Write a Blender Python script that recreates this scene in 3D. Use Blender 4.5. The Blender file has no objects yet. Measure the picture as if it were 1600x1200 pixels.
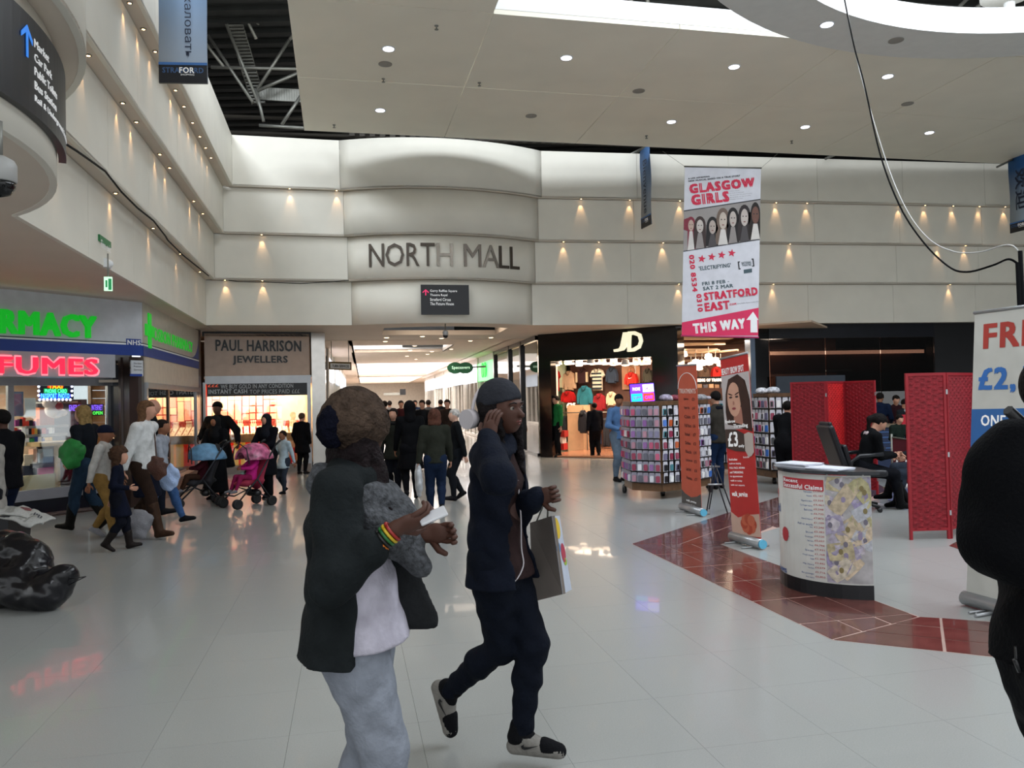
import bpy, bmesh, math, random
import numpy as np
from mathutils import Vector, Matrix
random.seed(7)
rng = np.random.default_rng(7)
SC = bpy.context.scene
COL = SC.collection
PI = math.pi
# ---------------------------------------------------------------- camera
H, F = 1.55, 1250.0
ROLL, PITCH = 0.022, math.atan(22.5/1250)
cd = bpy.data.cameras.new('camera'); cam = bpy.data.objects.new('camera', cd); COL.objects.link(cam)
cd.sensor_fit = 'HORIZONTAL'; cd.sensor_width = 36.0; cd.lens = F/1600*36.0
cd.clip_start = .05; cd.clip_end = 300
CM = Matrix.Rotation(PI/2+PITCH, 3, 'X')
CM = Matrix.Rotation(ROLL, 3, 'Y') @ CM
cam.matrix_world = Matrix.Translation((0,0,H)) @ CM.to_4x4()
SC.camera = cam
SC.view_settings.view_transform = 'Standard'; SC.view_settings.look = 'None'
SC.view_settings.gamma = 1; SC.view_settings.use_curve_mapping = False
SC.view_settings.exposure = 0.30
# ---------------------------------------------------------------- world and daylight
W = bpy.data.worlds.new('world'); SC.world = W; W.use_nodes = True
W.node_tree.nodes['Background'].inputs[0].default_value = (.93,.97,1,1)
W.node_tree.nodes['Background'].inputs[1].default_value = 1.12
def area(name, loc, sx, sy, power, color, rot=(0,0,0)):
    l = bpy.data.lights.new(name,'AREA'); l.shape='RECTANGLE'; l.size=sx; l.size_y=sy; l.energy=power; l.color=color
    o = bpy.data.objects.new(name,l); COL.objects.link(o); o.location=loc; o.rotation_euler=rot
    return o
DAY = (.86,.93,1.0); WARM = (1.0,.62,.36)
area('skylight_oculus', (7.2,6.7,9.6), 8.5, 8.5, 900, DAY)
area('skylight_slot', (.8,13.6,9.0), 8, 1.6, 330, DAY, (0,0,.2125))
area('skylight_left', (-5.2,8.5,9.0), 1.3, 11, 620, DAY, (0,0,.2125))
area('skylight_rear', (-1.5,-4.5,9.0), 9, 6, 800, DAY)
# ---------------------------------------------------------------- pixel to place
def ray(px,py):
    return CM @ Vector(((px-800)/F, -(py-600)/F, -1))
def P(px,py,Y):
    d = ray(px,py); s = Y/d.y
    return Vector((d.x*s, Y, H+d.z*s))
def Z(px,py,z=0.0):
    d = ray(px,py); s = (z-H)/d.z
    return Vector((d.x*s, d.y*s, z))
AX = Vector((-.2111,.9775,0)); BX = Vector((.9775,.2111,0)); UP = Vector((0,0,1))
ANG = math.atan2(.2111,.9775)
# ---------------------------------------------------------------- materials
def srgb(h):
    if isinstance(h,str):
        c=[int(h[i:i+2],16)/255 for i in (0,2,4)]
        return tuple(x/12.92 if x<=.04045 else ((x+.055)/1.055)**2.4 for x in c)
    return h
MATS = {}
def mat(name, col, rough=.6, metal=0, var=.06, scale=6, emit=0, bump=0, bscale=60, alpha=1, trans=0, kind='noise', ecol=None, ior=1.45, coat=0, spec=.5):
    if name in MATS: return MATS[name]
    col = srgb(col)
    m = bpy.data.materials.new(name); m.use_nodes=True; nt=m.node_tree; b=nt.nodes['Principled BSDF']
    tc = nt.nodes.new('ShaderNodeTexCoord')
    tx = nt.nodes.new('ShaderNodeTexVoronoi' if kind=='voronoi' else 'ShaderNodeTexNoise')
    tx.inputs['Scale'].default_value=scale
    nt.links.new(tc.outputs['Object'], tx.inputs['Vector'])
    rp = nt.nodes.new('ShaderNodeValToRGB')
    rp.color_ramp.elements[0].position=.3; rp.color_ramp.elements[1].position=.7
    rp.color_ramp.elements[0].color=tuple(min(1,x*(1-var)) for x in col)+(1,)
    rp.color_ramp.elements[1].color=tuple(min(1,x*(1+var)) for x in col)+(1,)
    nt.links.new(tx.outputs[0 if kind!='voronoi' else 'Color'] if kind!='voronoi' else tx.outputs['Distance'], rp.inputs[0])
    nt.links.new(rp.outputs[0], b.inputs['Base Color'])
    b.inputs['Roughness'].default_value=rough; b.inputs['Metallic'].default_value=metal
    b.inputs['IOR'].default_value=ior; b.inputs['Specular IOR Level'].default_value=spec
    if coat: b.inputs['Coat Weight'].default_value=coat
    if trans: b.inputs['Transmission Weight'].default_value=trans
    if alpha<1: b.inputs['Alpha'].default_value=alpha
    if emit:
        b.inputs['Emission Color'].default_value=(srgb(ecol) if ecol else col)+(1,); b.inputs['Emission Strength'].default_value=emit
    if bump:
        n2=nt.nodes.new('ShaderNodeTexNoise'); n2.inputs['Scale'].default_value=bscale
        nt.links.new(tc.outputs['Object'], n2.inputs['Vector'])
        bp=nt.nodes.new('ShaderNodeBump'); bp.inputs['Strength'].default_value=bump; bp.inputs['Distance'].default_value=.02
        nt.links.new(n2.outputs[0], bp.inputs['Height']); nt.links.new(bp.outputs[0], b.inputs['Normal'])
    MATS[name]=m; return m
def glassmat(name, tint=(.9,.95,.95), alpha=.18, rough=.03):
    if name in MATS: return MATS[name]
    m = bpy.data.materials.new(name); m.use_nodes=True; nt=m.node_tree; nt.nodes.clear()
    out=nt.nodes.new('ShaderNodeOutputMaterial'); mx=nt.nodes.new('ShaderNodeMixShader')
    tr=nt.nodes.new('ShaderNodeBsdfTransparent'); gl=nt.nodes.new('ShaderNodeBsdfGlossy'); fr=nt.nodes.new('ShaderNodeFresnel')
    nz=nt.nodes.new('ShaderNodeTexNoise'); nz.inputs['Scale'].default_value=.6
    mr=nt.nodes.new('ShaderNodeMapRange'); mr.inputs[3].default_value=rough*.7; mr.inputs[4].default_value=rough*1.3
    nt.links.new(nz.outputs[0],mr.inputs[0]); nt.links.new(mr.outputs[0],gl.inputs['Roughness'])
    tr.inputs[0].default_value=tuple(tint)+(1,); fr.inputs[0].default_value=1.5
    ad=nt.nodes.new('ShaderNodeMath'); ad.operation='ADD'; ad.inputs[1].default_value=alpha
    nt.links.new(fr.outputs[0],ad.inputs[0]); nt.links.new(ad.outputs[0],mx.inputs[0])
    nt.links.new(tr.outputs[0],mx.inputs[1]); nt.links.new(gl.outputs[0],mx.inputs[2]); nt.links.new(mx.outputs[0],out.inputs[0])
    MATS[name]=m; return m
# ---------------------------------------------------------------- objects
def tag(o, label=None, cat=None, group=None, kind=None):
    if label: o['label']=label
    if cat: o['category']=cat
    if group: o['group']=group
    if kind: o['kind']=kind
    return o
def empty(name, loc=(0,0,0), label=None, cat=None, group=None, rz=0):
    o=bpy.data.objects.new(name,None); COL.objects.link(o); o.location=loc; o.rotation_euler=(0,0,rz); o.empty_display_size=.1
    return tag(o,label,cat,group)
def link(name, me, parent=None, m=None, kind=None):
    o=bpy.data.objects.new(name,me); COL.objects.link(o)
    if m is not None:
        me.materials.clear()
        for x in (m if isinstance(m,(list,tuple)) else [m]): me.materials.append(x)
    if parent: o.parent=parent
    if kind: o['kind']=kind
    return o
class MB:
    def __init__(s): s.v=[]; s.f=[]; s.mi=[]; s.sm=[]
    def add(s, vs, fs, mi=0, smooth=False):
        b=len(s.v); s.v+= [tuple(x) for x in vs]
        for f in fs: s.f.append([b+i for i in f]); s.mi.append(mi); s.sm.append(smooth)
        return s
    def box(s, c, d, mi=0, ax=None, rz=0):
        c=Vector(c)
        if ax is None: ax=(Vector((math.cos(rz),math.sin(rz),0)),Vector((-math.sin(rz),math.cos(rz),0)),UP)
        a,b,u=[Vector(ax[i])*d[i]/2 for i in range(3)]
        vs=[c+sx*a+sy*b+sz*u for sz in (-1,1) for sx,sy in ((-1,-1),(1,-1),(1,1),(-1,1))]
        return s.add(vs,[(3,2,1,0),(4,5,6,7),(0,1,5,4),(1,2,6,5),(2,3,7,6),(3,0,4,7)],mi)
    def quad(s,a,b,c,d,mi=0): return s.add([a,b,c,d],[(0,1,2,3)],mi)
    def prism(s, pts, z0, z1, mi=0):    # vertical prism from plan points (ccw)
        n=len(pts); A=sum(pts[i][0]*pts[(i+1)%n][1]-pts[(i+1)%n][0]*pts[i][1] for i in range(n))
        if A<0: pts=pts[::-1]
        vs=[(p[0],p[1],z0) for p in pts]+[(p[0],p[1],z1) for p in pts]
        return s.add(vs,[tuple(range(n))[::-1],tuple(range(n,2*n))]+[(i,(i+1)%n,n+(i+1)%n,n+i) for i in range(n)],mi)
    def slab(s, pts, n, t, mi=0):       # planar polygon pts thickened along n
        n=Vector(n)*t; k=len(pts); vs=[Vector(p) for p in pts]+[Vector(p)+n for p in pts]
        return s.add(vs,[tuple(range(k)),tuple(range(2*k-1,k-1,-1))]+[((i+1)%k,i,k+i,k+(i+1)%k) for i in range(k)],mi)
    def tube(s, path, r, n=8, mi=0, smooth=True, caps=True):
        path=[Vector(p) for p in path]; m=len(path); rs=r if isinstance(r,(list,tuple)) else [r]*m
        t0=(path[1]-path[0]).normalized(); ref=Vector((0,0,1)) if abs(t0.z)<.9 else Vector((1,0,0))
        vs=[]; x=t0.cross(ref).normalized()
        for i,p in enumerate(path):
            t=(path[min(i+1,m-1)]-path[max(i-1,0)]).normalized()
            x=(x-t*x.dot(t)).normalized(); y=t.cross(x)
            for k in range(n):
                a=2*PI*k/n; vs.append(p+(x*math.cos(a)+y*math.sin(a))*rs[i])
        fs=[(i*n+k,i*n+(k+1)%n,(i+1)*n+(k+1)%n,(i+1)*n+k) for i in range(m-1) for k in range(n)]
        s.add(vs,fs,mi,smooth)
        if caps: b=len(s.v)-len(vs); s.f+= [[b+k for k in range(n)][::-1],[b+(m-1)*n+k for k in range(n)]]; s.mi+=[mi,mi]; s.sm+=[False,False]
        return s
    def lathe(s, prof, c=(0,0,0), n=24, mi=0, ax='z', sx=1, sy=1, smooth=True):
        vs=[]
        for r,z in prof:
            for k in range(n):
                a=2*PI*k/n; x,y=r*math.cos(a)*sx,r*math.sin(a)*sy
                vs.append((c[0]+x,c[1]+y,c[2]+z) if ax=='z' else ((c[0]+x,c[1]+z,c[2]+y) if ax=='y' else (c[0]+z,c[1]+x,c[2]+y)))
        m=len(prof)
        fs=[(i*n+k,i*n+(k+1)%n,(i+1)*n+(k+1)%n,(i+1)*n+k) for i in range(m-1) for k in range(n)]
        fs+=[tuple(range(n))[::-1],tuple((m-1)*n+k for k in range(n))]
        return s.add(vs,fs,mi,smooth)
    def ball(s,c,r,n=10,mi=0,sc=(1,1,1)):
        prof=[]; vs=[]; fs=[]; c=Vector(c)
        for i in range(n+1):
            th=PI*i/n
            for k in range(n*2-4):
                a=2*PI*k/(n*2-4); vs.append((c.x+r*sc[0]*math.sin(th)*math.cos(a),c.y+r*sc[1]*math.sin(th)*math.sin(a),c.z-r*sc[2]*math.cos(th)))
        q=n*2-4
        for i in range(n):
            for k in range(q): fs.append((i*q+k,i*q+(k+1)%q,(i+1)*q+(k+1)%q,(i+1)*q+k))
        return s.add(vs,fs,mi,True)
    def mesh(s,name):
        me=bpy.data.meshes.new(name); me.from_pydata(s.v,[],s.f)
        me.polygons.foreach_set('material_index',s.mi); me.polygons.foreach_set('use_smooth',s.sm); me.update()
        return me
    def build(s,name,m,parent=None,kind=None,origin=None):
        if origin is not None:
            o=Vector(origin); s.v=[(x-o.x,y-o.y,z-o.z) for x,y,z in s.v]
        ob=link(name,s.mesh(name),parent,m,kind)
        if origin is not None: ob.location=origin
        return ob
def bevel(o,w=.01,seg=2):
    md=o.modifiers.new('bevel','BEVEL'); md.width=w; md.segments=seg; md.limit_method='ANGLE'; return o
ORD=['first','second','third','fourth','fifth','sixth','seventh','eighth','ninth','tenth','eleventh','twelfth','thirteenth','fourteenth','fifteenth','sixteenth','seventeenth','eighteenth']
# ---------------------------------------------------------------- flat frames and lettering
class FR:   # origin o (top left), u to the reader's right, v down, n towards the reader
    def __init__(s,o,u,v): s.o=Vector(o); s.u=Vector(u).normalized(); s.v=Vector(v).normalized(); s.n=s.v.cross(s.u).normalized()
    def p(s,x,y,d=0): return s.o+s.u*x+s.v*y+s.n*d
    def plate(s,mb,x0,y0,x1,y1,d0=0,t=.01,mi=0):
        mb.slab([s.p(x0,y0,d0+t),s.p(x0,y1,d0+t),s.p(x1,y1,d0+t),s.p(x1,y0,d0+t)],-s.n,t,mi); return mb
def quadframe(tl,tr,bl): return FR(tl,Vector(tr)-Vector(tl),Vector(bl)-Vector(tl))
TXT={}
def glyphs(s,bold=0,res=2):
    k=(s,bold,res)
    if k in TXT: return TXT[k]
    c=bpy.data.curves.new('t','FONT'); c.body=s; c.resolution_u=res; c.space_character=1+bold*2.6
    o=bpy.data.objects.new('t',c); COL.objects.link(o)
    me=bpy.data.meshes.new_from_object(o.evaluated_get(bpy.context.evaluated_depsgraph_get()))
    bpy.data.objects.remove(o); bpy.data.curves.remove(c)
    vs=np.array([v.co[:2] for v in me.vertices]); fs=[tuple(p.vertices) for p in me.polygons]; es=[tuple(e.vertices) for e in me.edges]
    bpy.data.meshes.remove(me)
    cnt={}
    for f in fs:
        for i in range(len(f)):
            a,b=f[i],f[(i+1)%len(f)]; cnt[(a,b)]=1
    bd=[e for e in cnt if (e[1],e[0]) not in cnt]
    TXT[k]=(vs,fs,bd); return TXT[k]
def letters_of(vs,fs):
    par=list(range(len(vs)))
    def fd(a):
        while par[a]!=a: par[a]=par[par[a]]; a=par[a]
        return a
    for f in fs:
        for b in f[1:]: par[fd(f[0])]=fd(b)
    gr={}
    for f in fs: gr.setdefault(fd(f[0]),[]).append(f)
    return sorted(gr.values(), key=lambda g: min(vs[i][0] for f in g for i in f))
def text(fr,s,x,y,w,h,m,parent,name='lettering',depth=.002,off=.001,bold=.01,rot=0,res=2,slant=0,split=False,curve=None,skip=(),shearv=0):
    """lettering filling the box (x,y,w,h) of frame fr; w or h may be None to keep the aspect"""
    vs,fs,bd=glyphs(s,bold,res)
    mn=vs.min(0); mx=vs.max(0); sz=mx-mn
    if w is None: w=h*sz[0]/sz[1]
    if h is None: h=w*sz[1]/sz[0]
    bx=bold*.8*w/sz[0]; by=bold*.5*h/sz[1]
    q=(vs-mn)/sz; X=q[:,0]*w; Yv=(1-q[:,1])*h
    X=X+slant*(h-Yv)
    Yv=Yv+shearv*X
    if rot:
        c_,s_=math.cos(rot),math.sin(rot); X,Yv=X*c_-Yv*s_,X*s_+Yv*c_
    X=X+x; Yv=Yv+y
    pos=curve or (lambda a,b,d: fr.p(a,b,d))
    outs=[]
    def build(fl):
        idx=sorted({i for f in fl for i in f}); mp={a:i for i,a in enumerate(idx)}; n=len(idx)
        mb=MB(); cr,sr=math.cos(rot),math.sin(rot)
        for si,(ox,oy) in enumerate(((0,0),) if bold<.015 else ((-bx,-by),(bx,-by),(bx,by),(-bx,by))):
            ox,oy=ox*cr-oy*sr,ox*sr+oy*cr; e=si*.00008
            V=[pos(X[i]+ox,Yv[i]+oy,off+depth+e) for i in idx]; Fc=[tuple(mp[i] for i in f) for f in fl]
            if depth>.0025:
                V+=[pos(X[i]+ox,Yv[i]+oy,off) for i in idx]; Fc+=[(mp[b],mp[a],n+mp[a],n+mp[b]) for a,b in bd if a in mp and b in mp]
            mb.add(V,Fc)
        if parent:
            pass
        outs.append(mb.build(name,m,parent))
    if split:
        for g in letters_of(vs,fs): build(g)
    else: build(fs)
    return outs
def reparent(o,root):   # keep world-space mesh under a root that stands somewhere else
    o.parent=root; o.matrix_parent_inverse=root.matrix_world.inverted() if False else Matrix.Translation(root.location).inverted()
def arc_pts(p0,p1,sag,n=16):
    """circular arc from p0 to p1 in plan bulging to the side of the camera by sag"""
    p0=Vector(p0[:2]); p1=Vector(p1[:2]); c=(p1-p0); L=c.length; m=(p0+p1)/2
    R=(L*L/4+sag*sag)/(2*sag); nn=Vector((c.y,-c.x)).normalized()
    ce=m+nn*(sag-R); a0=math.atan2((p0-ce).y,(p0-ce).x); a1=math.atan2((p1-ce).y,(p1-ce).x)
    d=(a1-a0+PI)%(2*PI)-PI
    return [Vector((ce.x+R*math.cos(a0+d*i/n),ce.y+R*math.sin(a0+d*i/n))) for i in range(n+1)]
# ================================================================ the hall
M_wall = mat('painted_panel','e2ded2',.55,var=.03,scale=2,bump=.02)
M_soff = mat('painted_soffit','d6cabb',.6,var=.03,scale=1.5)
M_ceil = mat('ceiling_board','ece7d8',.65,var=.03,scale=1.2)
M_black = mat('black_trim','0d0d10',.35,var=.2)
M_back = mat('joint_backing','a8a499',.8)
M_dark = mat('dark_backing','1a1918',.8,var=.2)
M_deck = mat('roof_deck','1c1e1e',.7,var=.25,scale=3)
M_steel = mat('grey_steel','84847e',.45,.6,var=.1)
M_white = mat('bright_white','e6e8ea',.5,var=.02)
M_terr = mat('terrazzo_base','969895',.4,var=.1,scale=40)
M_tile = mat('terrazzo_tile','969896',.24,var=.06,scale=170,kind='noise',coat=.2)
M_red = mat('red_stone_tile','5e3631',.16,var=.25,scale=9,coat=.3)
M_grout= mat('pale_grout','a98f86',.6)
TZ = [3.2,4.13,5.07,6.02,7.07]
Lc = Z(322,508,3.2).to_2d(); Ls = Z(28,338,3.2).to_2d()
A2 = (Lc-Ls).normalized(); B2 = Vector((A2.y,-A2.x))
Nl = Z(550,508,3.2).to_2d(); Nr = Z(832,508,3.2).to_2d(); N1 = Z(1045,507,3.2).to_2d(); N2 = Z(1525,503,3.2).to_2d()
ND = (N2-Nr).normalized(); Nend = N2+ND*4.5
NB = Vector((ND.y,-ND.x))           # towards the camera
def cross2(p,d,q,e):
    k=d.x*e.y-d.y*e.x; t=((q-p).x*e.y-(q-p).y*e.x)/k
    return p+d*t
def tier_lines(k):
    o=.2*k; n_=.12*k
    Ld=(Ls+B2*o); ND1=(Nl-Lc).normalized(); NB1=Vector((ND1.y,-ND1.x))
    corner=cross2(Ld,A2,Lc+NB1*n_,ND1)
    a1=Ls+B2*o+A2*.07*k; a0=Ls-A2*3.86+B2*o-A2*.07*k
    left=[('s',a0-A2*7,a0),('c',a0,a1,.78),('s',a1,corner)]
    b0=Nl+NB1*n_-ND1*.07*k; b1=Nr+NB*n_+ND*.07*k
    north=[('s',corner,b0),('c',b0,b1,.5),('s',b1,Nend+NB*n_)]
    return left,north
def seg_pieces(sg,w):
    if sg[0]=='c': return [arc_pts(sg[1],sg[2],sg[3],20)]
    L=(sg[2]-sg[1]).length; n=max(1,round(L/w)); d=(sg[2]-sg[1])/n
    return [[sg[1]+d*i,sg[1]+d*(i+1)] for i in range(n)]
def strip_panel(pts,z0,z1,t=.05,gap=.003):
    """wall panel following plan points, front face on the points, thickness behind"""
    mb=MB(); pts=[Vector(p) for p in pts]
    pts[0]=pts[0]+(pts[1]-pts[0]).normalized()*gap; pts[-1]=pts[-1]+(pts[-2]-pts[-1]).normalized()*gap
    back=[]
    for i,p in enumerate(pts):
        d=(pts[min(i+1,len(pts)-1)]-pts[max(i-1,0)]).normalized(); back.append(p+Vector((-d.y,d.x))*t)
    n=len(pts); V=[]
    for z in (z0,z1): V+=[(p.x,p.y,z) for p in pts]+[(p.x,p.y,z) for p in back]
    Fc=[]
    for i in range(n-1):
        Fc+=[(i,i+1,2*n+i+1,2*n+i),(n+i+1,n+i,3*n+i,3*n+i+1),(i+1,i,n+i,n+i+1),(2*n+i,2*n+i+1,3*n+i+1,3*n+i)]
    Fc+=[(0,2*n,3*n,n),(n-1,2*n-1,4*n-1,3*n-1)]
    mb.add(V,Fc,smooth=False); return mb
walls={}
for nm in ('wall_left','wall_north'):
    mb=MB(); lines=tier_lines(0)[0 if nm=='wall_left' else 1]
    for sg in lines:
        for pts in seg_pieces(sg,30):
            b=strip_panel([Vector(p) for p in pts],3.22,7.0,.1,0)
            off=-.07
            for v in b.v:
                mb.v.append(v)
            base=len(mb.v)-len(b.v); mb.f+=[[base+i for i in f] for f in b.f]; mb.mi+=b.mi; mb.sm+=b.sm
    # shift the backing behind the panels
    sh=(-B2 if nm=='wall_left' else -NB)*.06
    mb.v=[(x+sh.x,y+sh.y,z) for x,y,z in mb.v]
    walls[nm]=tag(mb.build(nm,M_back),kind='structure')
for k in range(4):
    lines=tier_lines(k); nxt=tier_lines(k+1) if k<3 else None
    for li,nm in enumerate(('wall_left','wall_north')):
        for si,sg in enumerate(lines[li]):
            for j,pts in enumerate(seg_pieces(sg,2.15)):
                o=strip_panel(pts,TZ[k]+(0 if k==0 else .0),TZ[k+1]-.004).build('wall_panel',M_wall,walls[nm])
                if sg[0]=='c':
                    for p in o.data.polygons: p.use_smooth=abs(p.normal.z)<.5
            if nxt:
                a=seg_pieces(sg,100)[0]; b=seg_pieces(nxt[li][si],100)[0]
                mb=MB(); n=len(a)
                V=[(p.x,p.y,TZ[k+1]+.004) for p in a]+[(p.x,p.y,TZ[k+1]+.004) for p in b]
                back=[Vector(p)+((-B2 if li==0 else -NB)*.12) for p in a]
                V[:n]=[(p.x,p.y,TZ[k+1]+.004) for p in back]
                V+=[(x,y,z+.03) for x,y,z in V]
                Fc=[]
                for i in range(n-1): Fc+=[(i,i+1,n+i+1,n+i),(2*n+i+1,2*n+i,3*n+i,3*n+i+1),(n+i,n+i+1,3*n+i+1,3*n+i)]
                mb.add(V,Fc); mb.build('soffit_strip',M_soff,walls[nm])
# cap rails of the top tier
# ---------------------------------------------------------------- soffit under the bulkheads
def poly_clip(poly,p,n):   # keep side where (x-p).n>=0
    out=[]; m=len(poly)
    for i in range(m):
        a,b=poly[i],poly[(i+1)%m]; da=(a-p).dot(n); db=(b-p).dot(n)
        if da>=0: out.append(a)
        if (da>=0)!=(db>=0): out.append(a+(b-a)*(da/(da-db)))
    return out
L0,N0=tier_lines(0)
corner0=L0[2][2]
leftpts=[L0[0][1],L0[0][2]]+[Vector(p) for p in arc_pts(L0[1][1],L0[1][2],.78,20)]+[corner0]
so=MB()
def ceil_poly(mb,pts,z,t=.12,mi=0):
    """non convex plan polygon via triangulation"""
    from mathutils.geometry import tessellate_polygon
    P3=[Vector((p[0],p[1],0)) for p in pts]; tr=tessellate_polygon([P3]); n=len(pts)
    V=[(p.x,p.y,z) for p in P3]+[(p.x,p.y,z+t) for p in P3]
    Fc=[tuple(t_) for t_ in tr]+[tuple(n+i for i in t_[::-1]) for t_ in tr]+[(i,(i+1)%n,n+(i+1)%n,n+i) for i in range(n)]
    mb.add(V,Fc,mi)
leftpts=[p-B2*.02 for p in leftpts]
ceil_poly(so,leftpts+[Vector((-7.2,20.5)),Vector((-16,20.5)),Vector((-16,-4))],3.205)
# corridor axis and mouth
CR0=Vector((.71,21.2)); CL0=Z(497,528,3.13).to_2d()
CA=Vector((-.182,.983)).normalized()
# coffer behind the bulge
narc=[Vector(p)+Vector((-.01,.06)) for p in arc_pts(N0[1][1],N0[1][2],.5,20)]
cof_n=[Vector(p)+Vector((.0,.75)) for p in arc_pts(narc[0]*.86+narc[-1]*.14,narc[-1]*.86+narc[0]*.14,.42,14)]
cof_far=cof_n[0].lerp(cof_n[-1],.5)+Vector((-.2,1.9)); cdir=(cof_n[-1]-cof_n[0]).normalized()
cf0=cross2(cof_far,cdir,cof_n[0],CA); cf1=cross2(cof_far,cdir,cof_n[-1],CA)
K=lambda p,t:p+CA*t
mouthL=K(CL0,-1.6); 
ceil_poly(so,[corner0,narc[0]]+[cof_n[0],cf0]+[K(cf0,3.0),Vector((-7.6,23.8)),Vector((-7.2,20.5))],3.205)
for i in range(len(cof_n)-1):
    j=int(i/(len(cof_n)-1)*20); j2=int((i+1)/(len(cof_n)-1)*20)
    so.slab([Vector((*narc[j],3.205)),Vector((*narc[j2],3.205)),Vector((*cof_n[i+1],3.205)),Vector((*cof_n[i],3.205))],UP,.12)
ceil_poly(so,[narc[-1],Nend,Nend+Vector((0,4)),Vector((3,26)),K(cf1,3.0),cf1,cof_n[-1]],3.205)
ceil_poly(so,[cf0,cf1,K(cf1,3.0),K(cf0,3.0)],3.206)
soffit=so.build('ceiling',M_soff); tag(soffit,kind='structure')
cb=MB()
for i in range(len(cof_n)-1):
    a,b=cof_n[i],cof_n[i+1]
    cb.slab([Vector((*a,3.33)),Vector((*b,3.33)),Vector((*b,3.6)),Vector((*a,3.6))],Vector((0,-1,0)),.03)
for a,b in ((cof_n[0],cf0),(cof_n[-1],cf1)): cb.slab([Vector((*a,3.33)),Vector((*b,3.33)),Vector((*b,3.6)),Vector((*a,3.6))],Vector((1,0,0)),.03)
cb.build('coffer_rim',M_soff,soffit)
cc=MB()
for i in range(len(cof_n)-1):
    a,b=cof_n[i],cof_n[i+1]; t0=i/(len(cof_n)-1); t1=(i+1)/(len(cof_n)-1); c_,d_=cf0.lerp(cf1,t1),cf0.lerp(cf1,t0)
    cc.slab([Vector((*a,3.6)),Vector((*b,3.6)),Vector((*c_,3.6)),Vector((*d_,3.6))],UP,.04)
cc.build('coffer_ceiling',M_soff,soffit)
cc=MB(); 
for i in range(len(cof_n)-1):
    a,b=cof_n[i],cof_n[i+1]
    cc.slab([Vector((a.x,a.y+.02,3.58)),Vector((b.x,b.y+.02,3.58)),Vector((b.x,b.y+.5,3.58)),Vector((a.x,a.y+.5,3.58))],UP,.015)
cc.build('coffer_shadow_band',mat('painted_cove_shade','5d554d',.7),soffit)  # shade inside the coffer's near rim, painted as a darker strip
# ---------------------------------------------------------------- corridor beyond (north mall)
cor=empty('corridor_shell'); cor['kind']='structure'; cor.name='wall_corridor'
WCR=CR0; WCL=K(Vector((-4.62,19.0)),0)
def cx(side,t,out=0):   # point on the corridor wall line, t metres in, out metres away from the walkway
    base=WCR if side>0 else WCL
    p=base+CA*t; n=Vector((CA.y,-CA.x))*side
    return p+n*out
cw=MB()
L=56
for s in (-1,1):    # rear walls of the shops
    a=cx(s,0.2 if s<0 else 1.5,3.2); b=cx(s,L,3.2); d=(b-a).normalized()
    cw.prism([a,b,b+Vector((d.y,-d.x))*s*.1,a+Vector((d.y,-d.x))*s*.1],0,5.4)
a=cx(-1,L,4); b=cx(1,L,4); cw.prism([a,b,b+CA*.1,a+CA*.1],0,5.4)
cw.build('rear_wall',mat('corridor_wall','d8d2c8',.6),cor)
M_warmc=mat('corridor_ceiling','d8c6b4',.6)
cm=MB()
def cbox(mb,t0,t1,o0,o1,z0,z1,mi=0):   # o measured from the right wall towards the left (m)
    n=Vector((CA.y,-CA.x)); r=[WCR+CA*t0-n*o0,WCR+CA*t1-n*o0,WCR+CA*t1-n*o1,WCR+CA*t0-n*o1]
    mb.prism(r,z0,z1,mi)
CWID=(WCR-WCL).dot(Vector((CA.y,-CA.x)))
# ceiling runs at the sides, cross bands between the light wells
cbox(cm,1.2,L,-3.2,.55,3.2,3.3); 
cbox(cm,1.2,L,CWID-.8,CWID+3.2,3.2,3.3)
for t0,t1 in ((1.2,3.2),(6.5,14.5),(32,34.5),(52,56)): cbox(cm,t0,t1,.5,CWID-.7,3.2,3.3)
cm.build('corridor_ceiling',M_warmc,cor)
wl=MB()
for t0,t1 in ((3.2,6.5),(14.5,32),(34.5,52)):
    o0,o1=.5,CWID-.8
    if t0<5: o0=1.9
    cbox(wl,t0,t1,o0-.05,o0,3.2,4.3); cbox(wl,t0,t1,o1,o1+.05,3.2,4.3); cbox(wl,t0,t0+.05,o0,o1,3.3,4.3); cbox(wl,t1-.05,t1,o0,o1,3.3,4.3)
    if t0<5: cbox(cm,t0,t1,.5,1.9,3.2,3.3)
wl.build('light_well',M_white,cor)
gl=MB()
for t0,t1 in ((3.2,6.5),(14.5,32),(34.5,52)): cbox(gl,t0,t1,(1.9 if t0<5 else .5),CWID-.8,4.3,4.34)
gl.build('skylight_glazing',mat('skylight_glass','ffffff',.3,emit=4,ecol='fff4ea'),cor)
cm2=MB(); cbox(cm2,3.2,6.5,.5,1.9,3.2,3.3); cm2.build('corridor_ceiling',M_warmc,cor)
for t in (12,25,43):
    p=WCR+CA*t-Vector((CA.y,-CA.x))*CWID/2
    area('corridor_daylight',(p.x,p.y,3.15),3.4,9,(80 if t==12 else 260),(1,.93,.86),(0,0,math.atan2(-CA.x,CA.y)))
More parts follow.
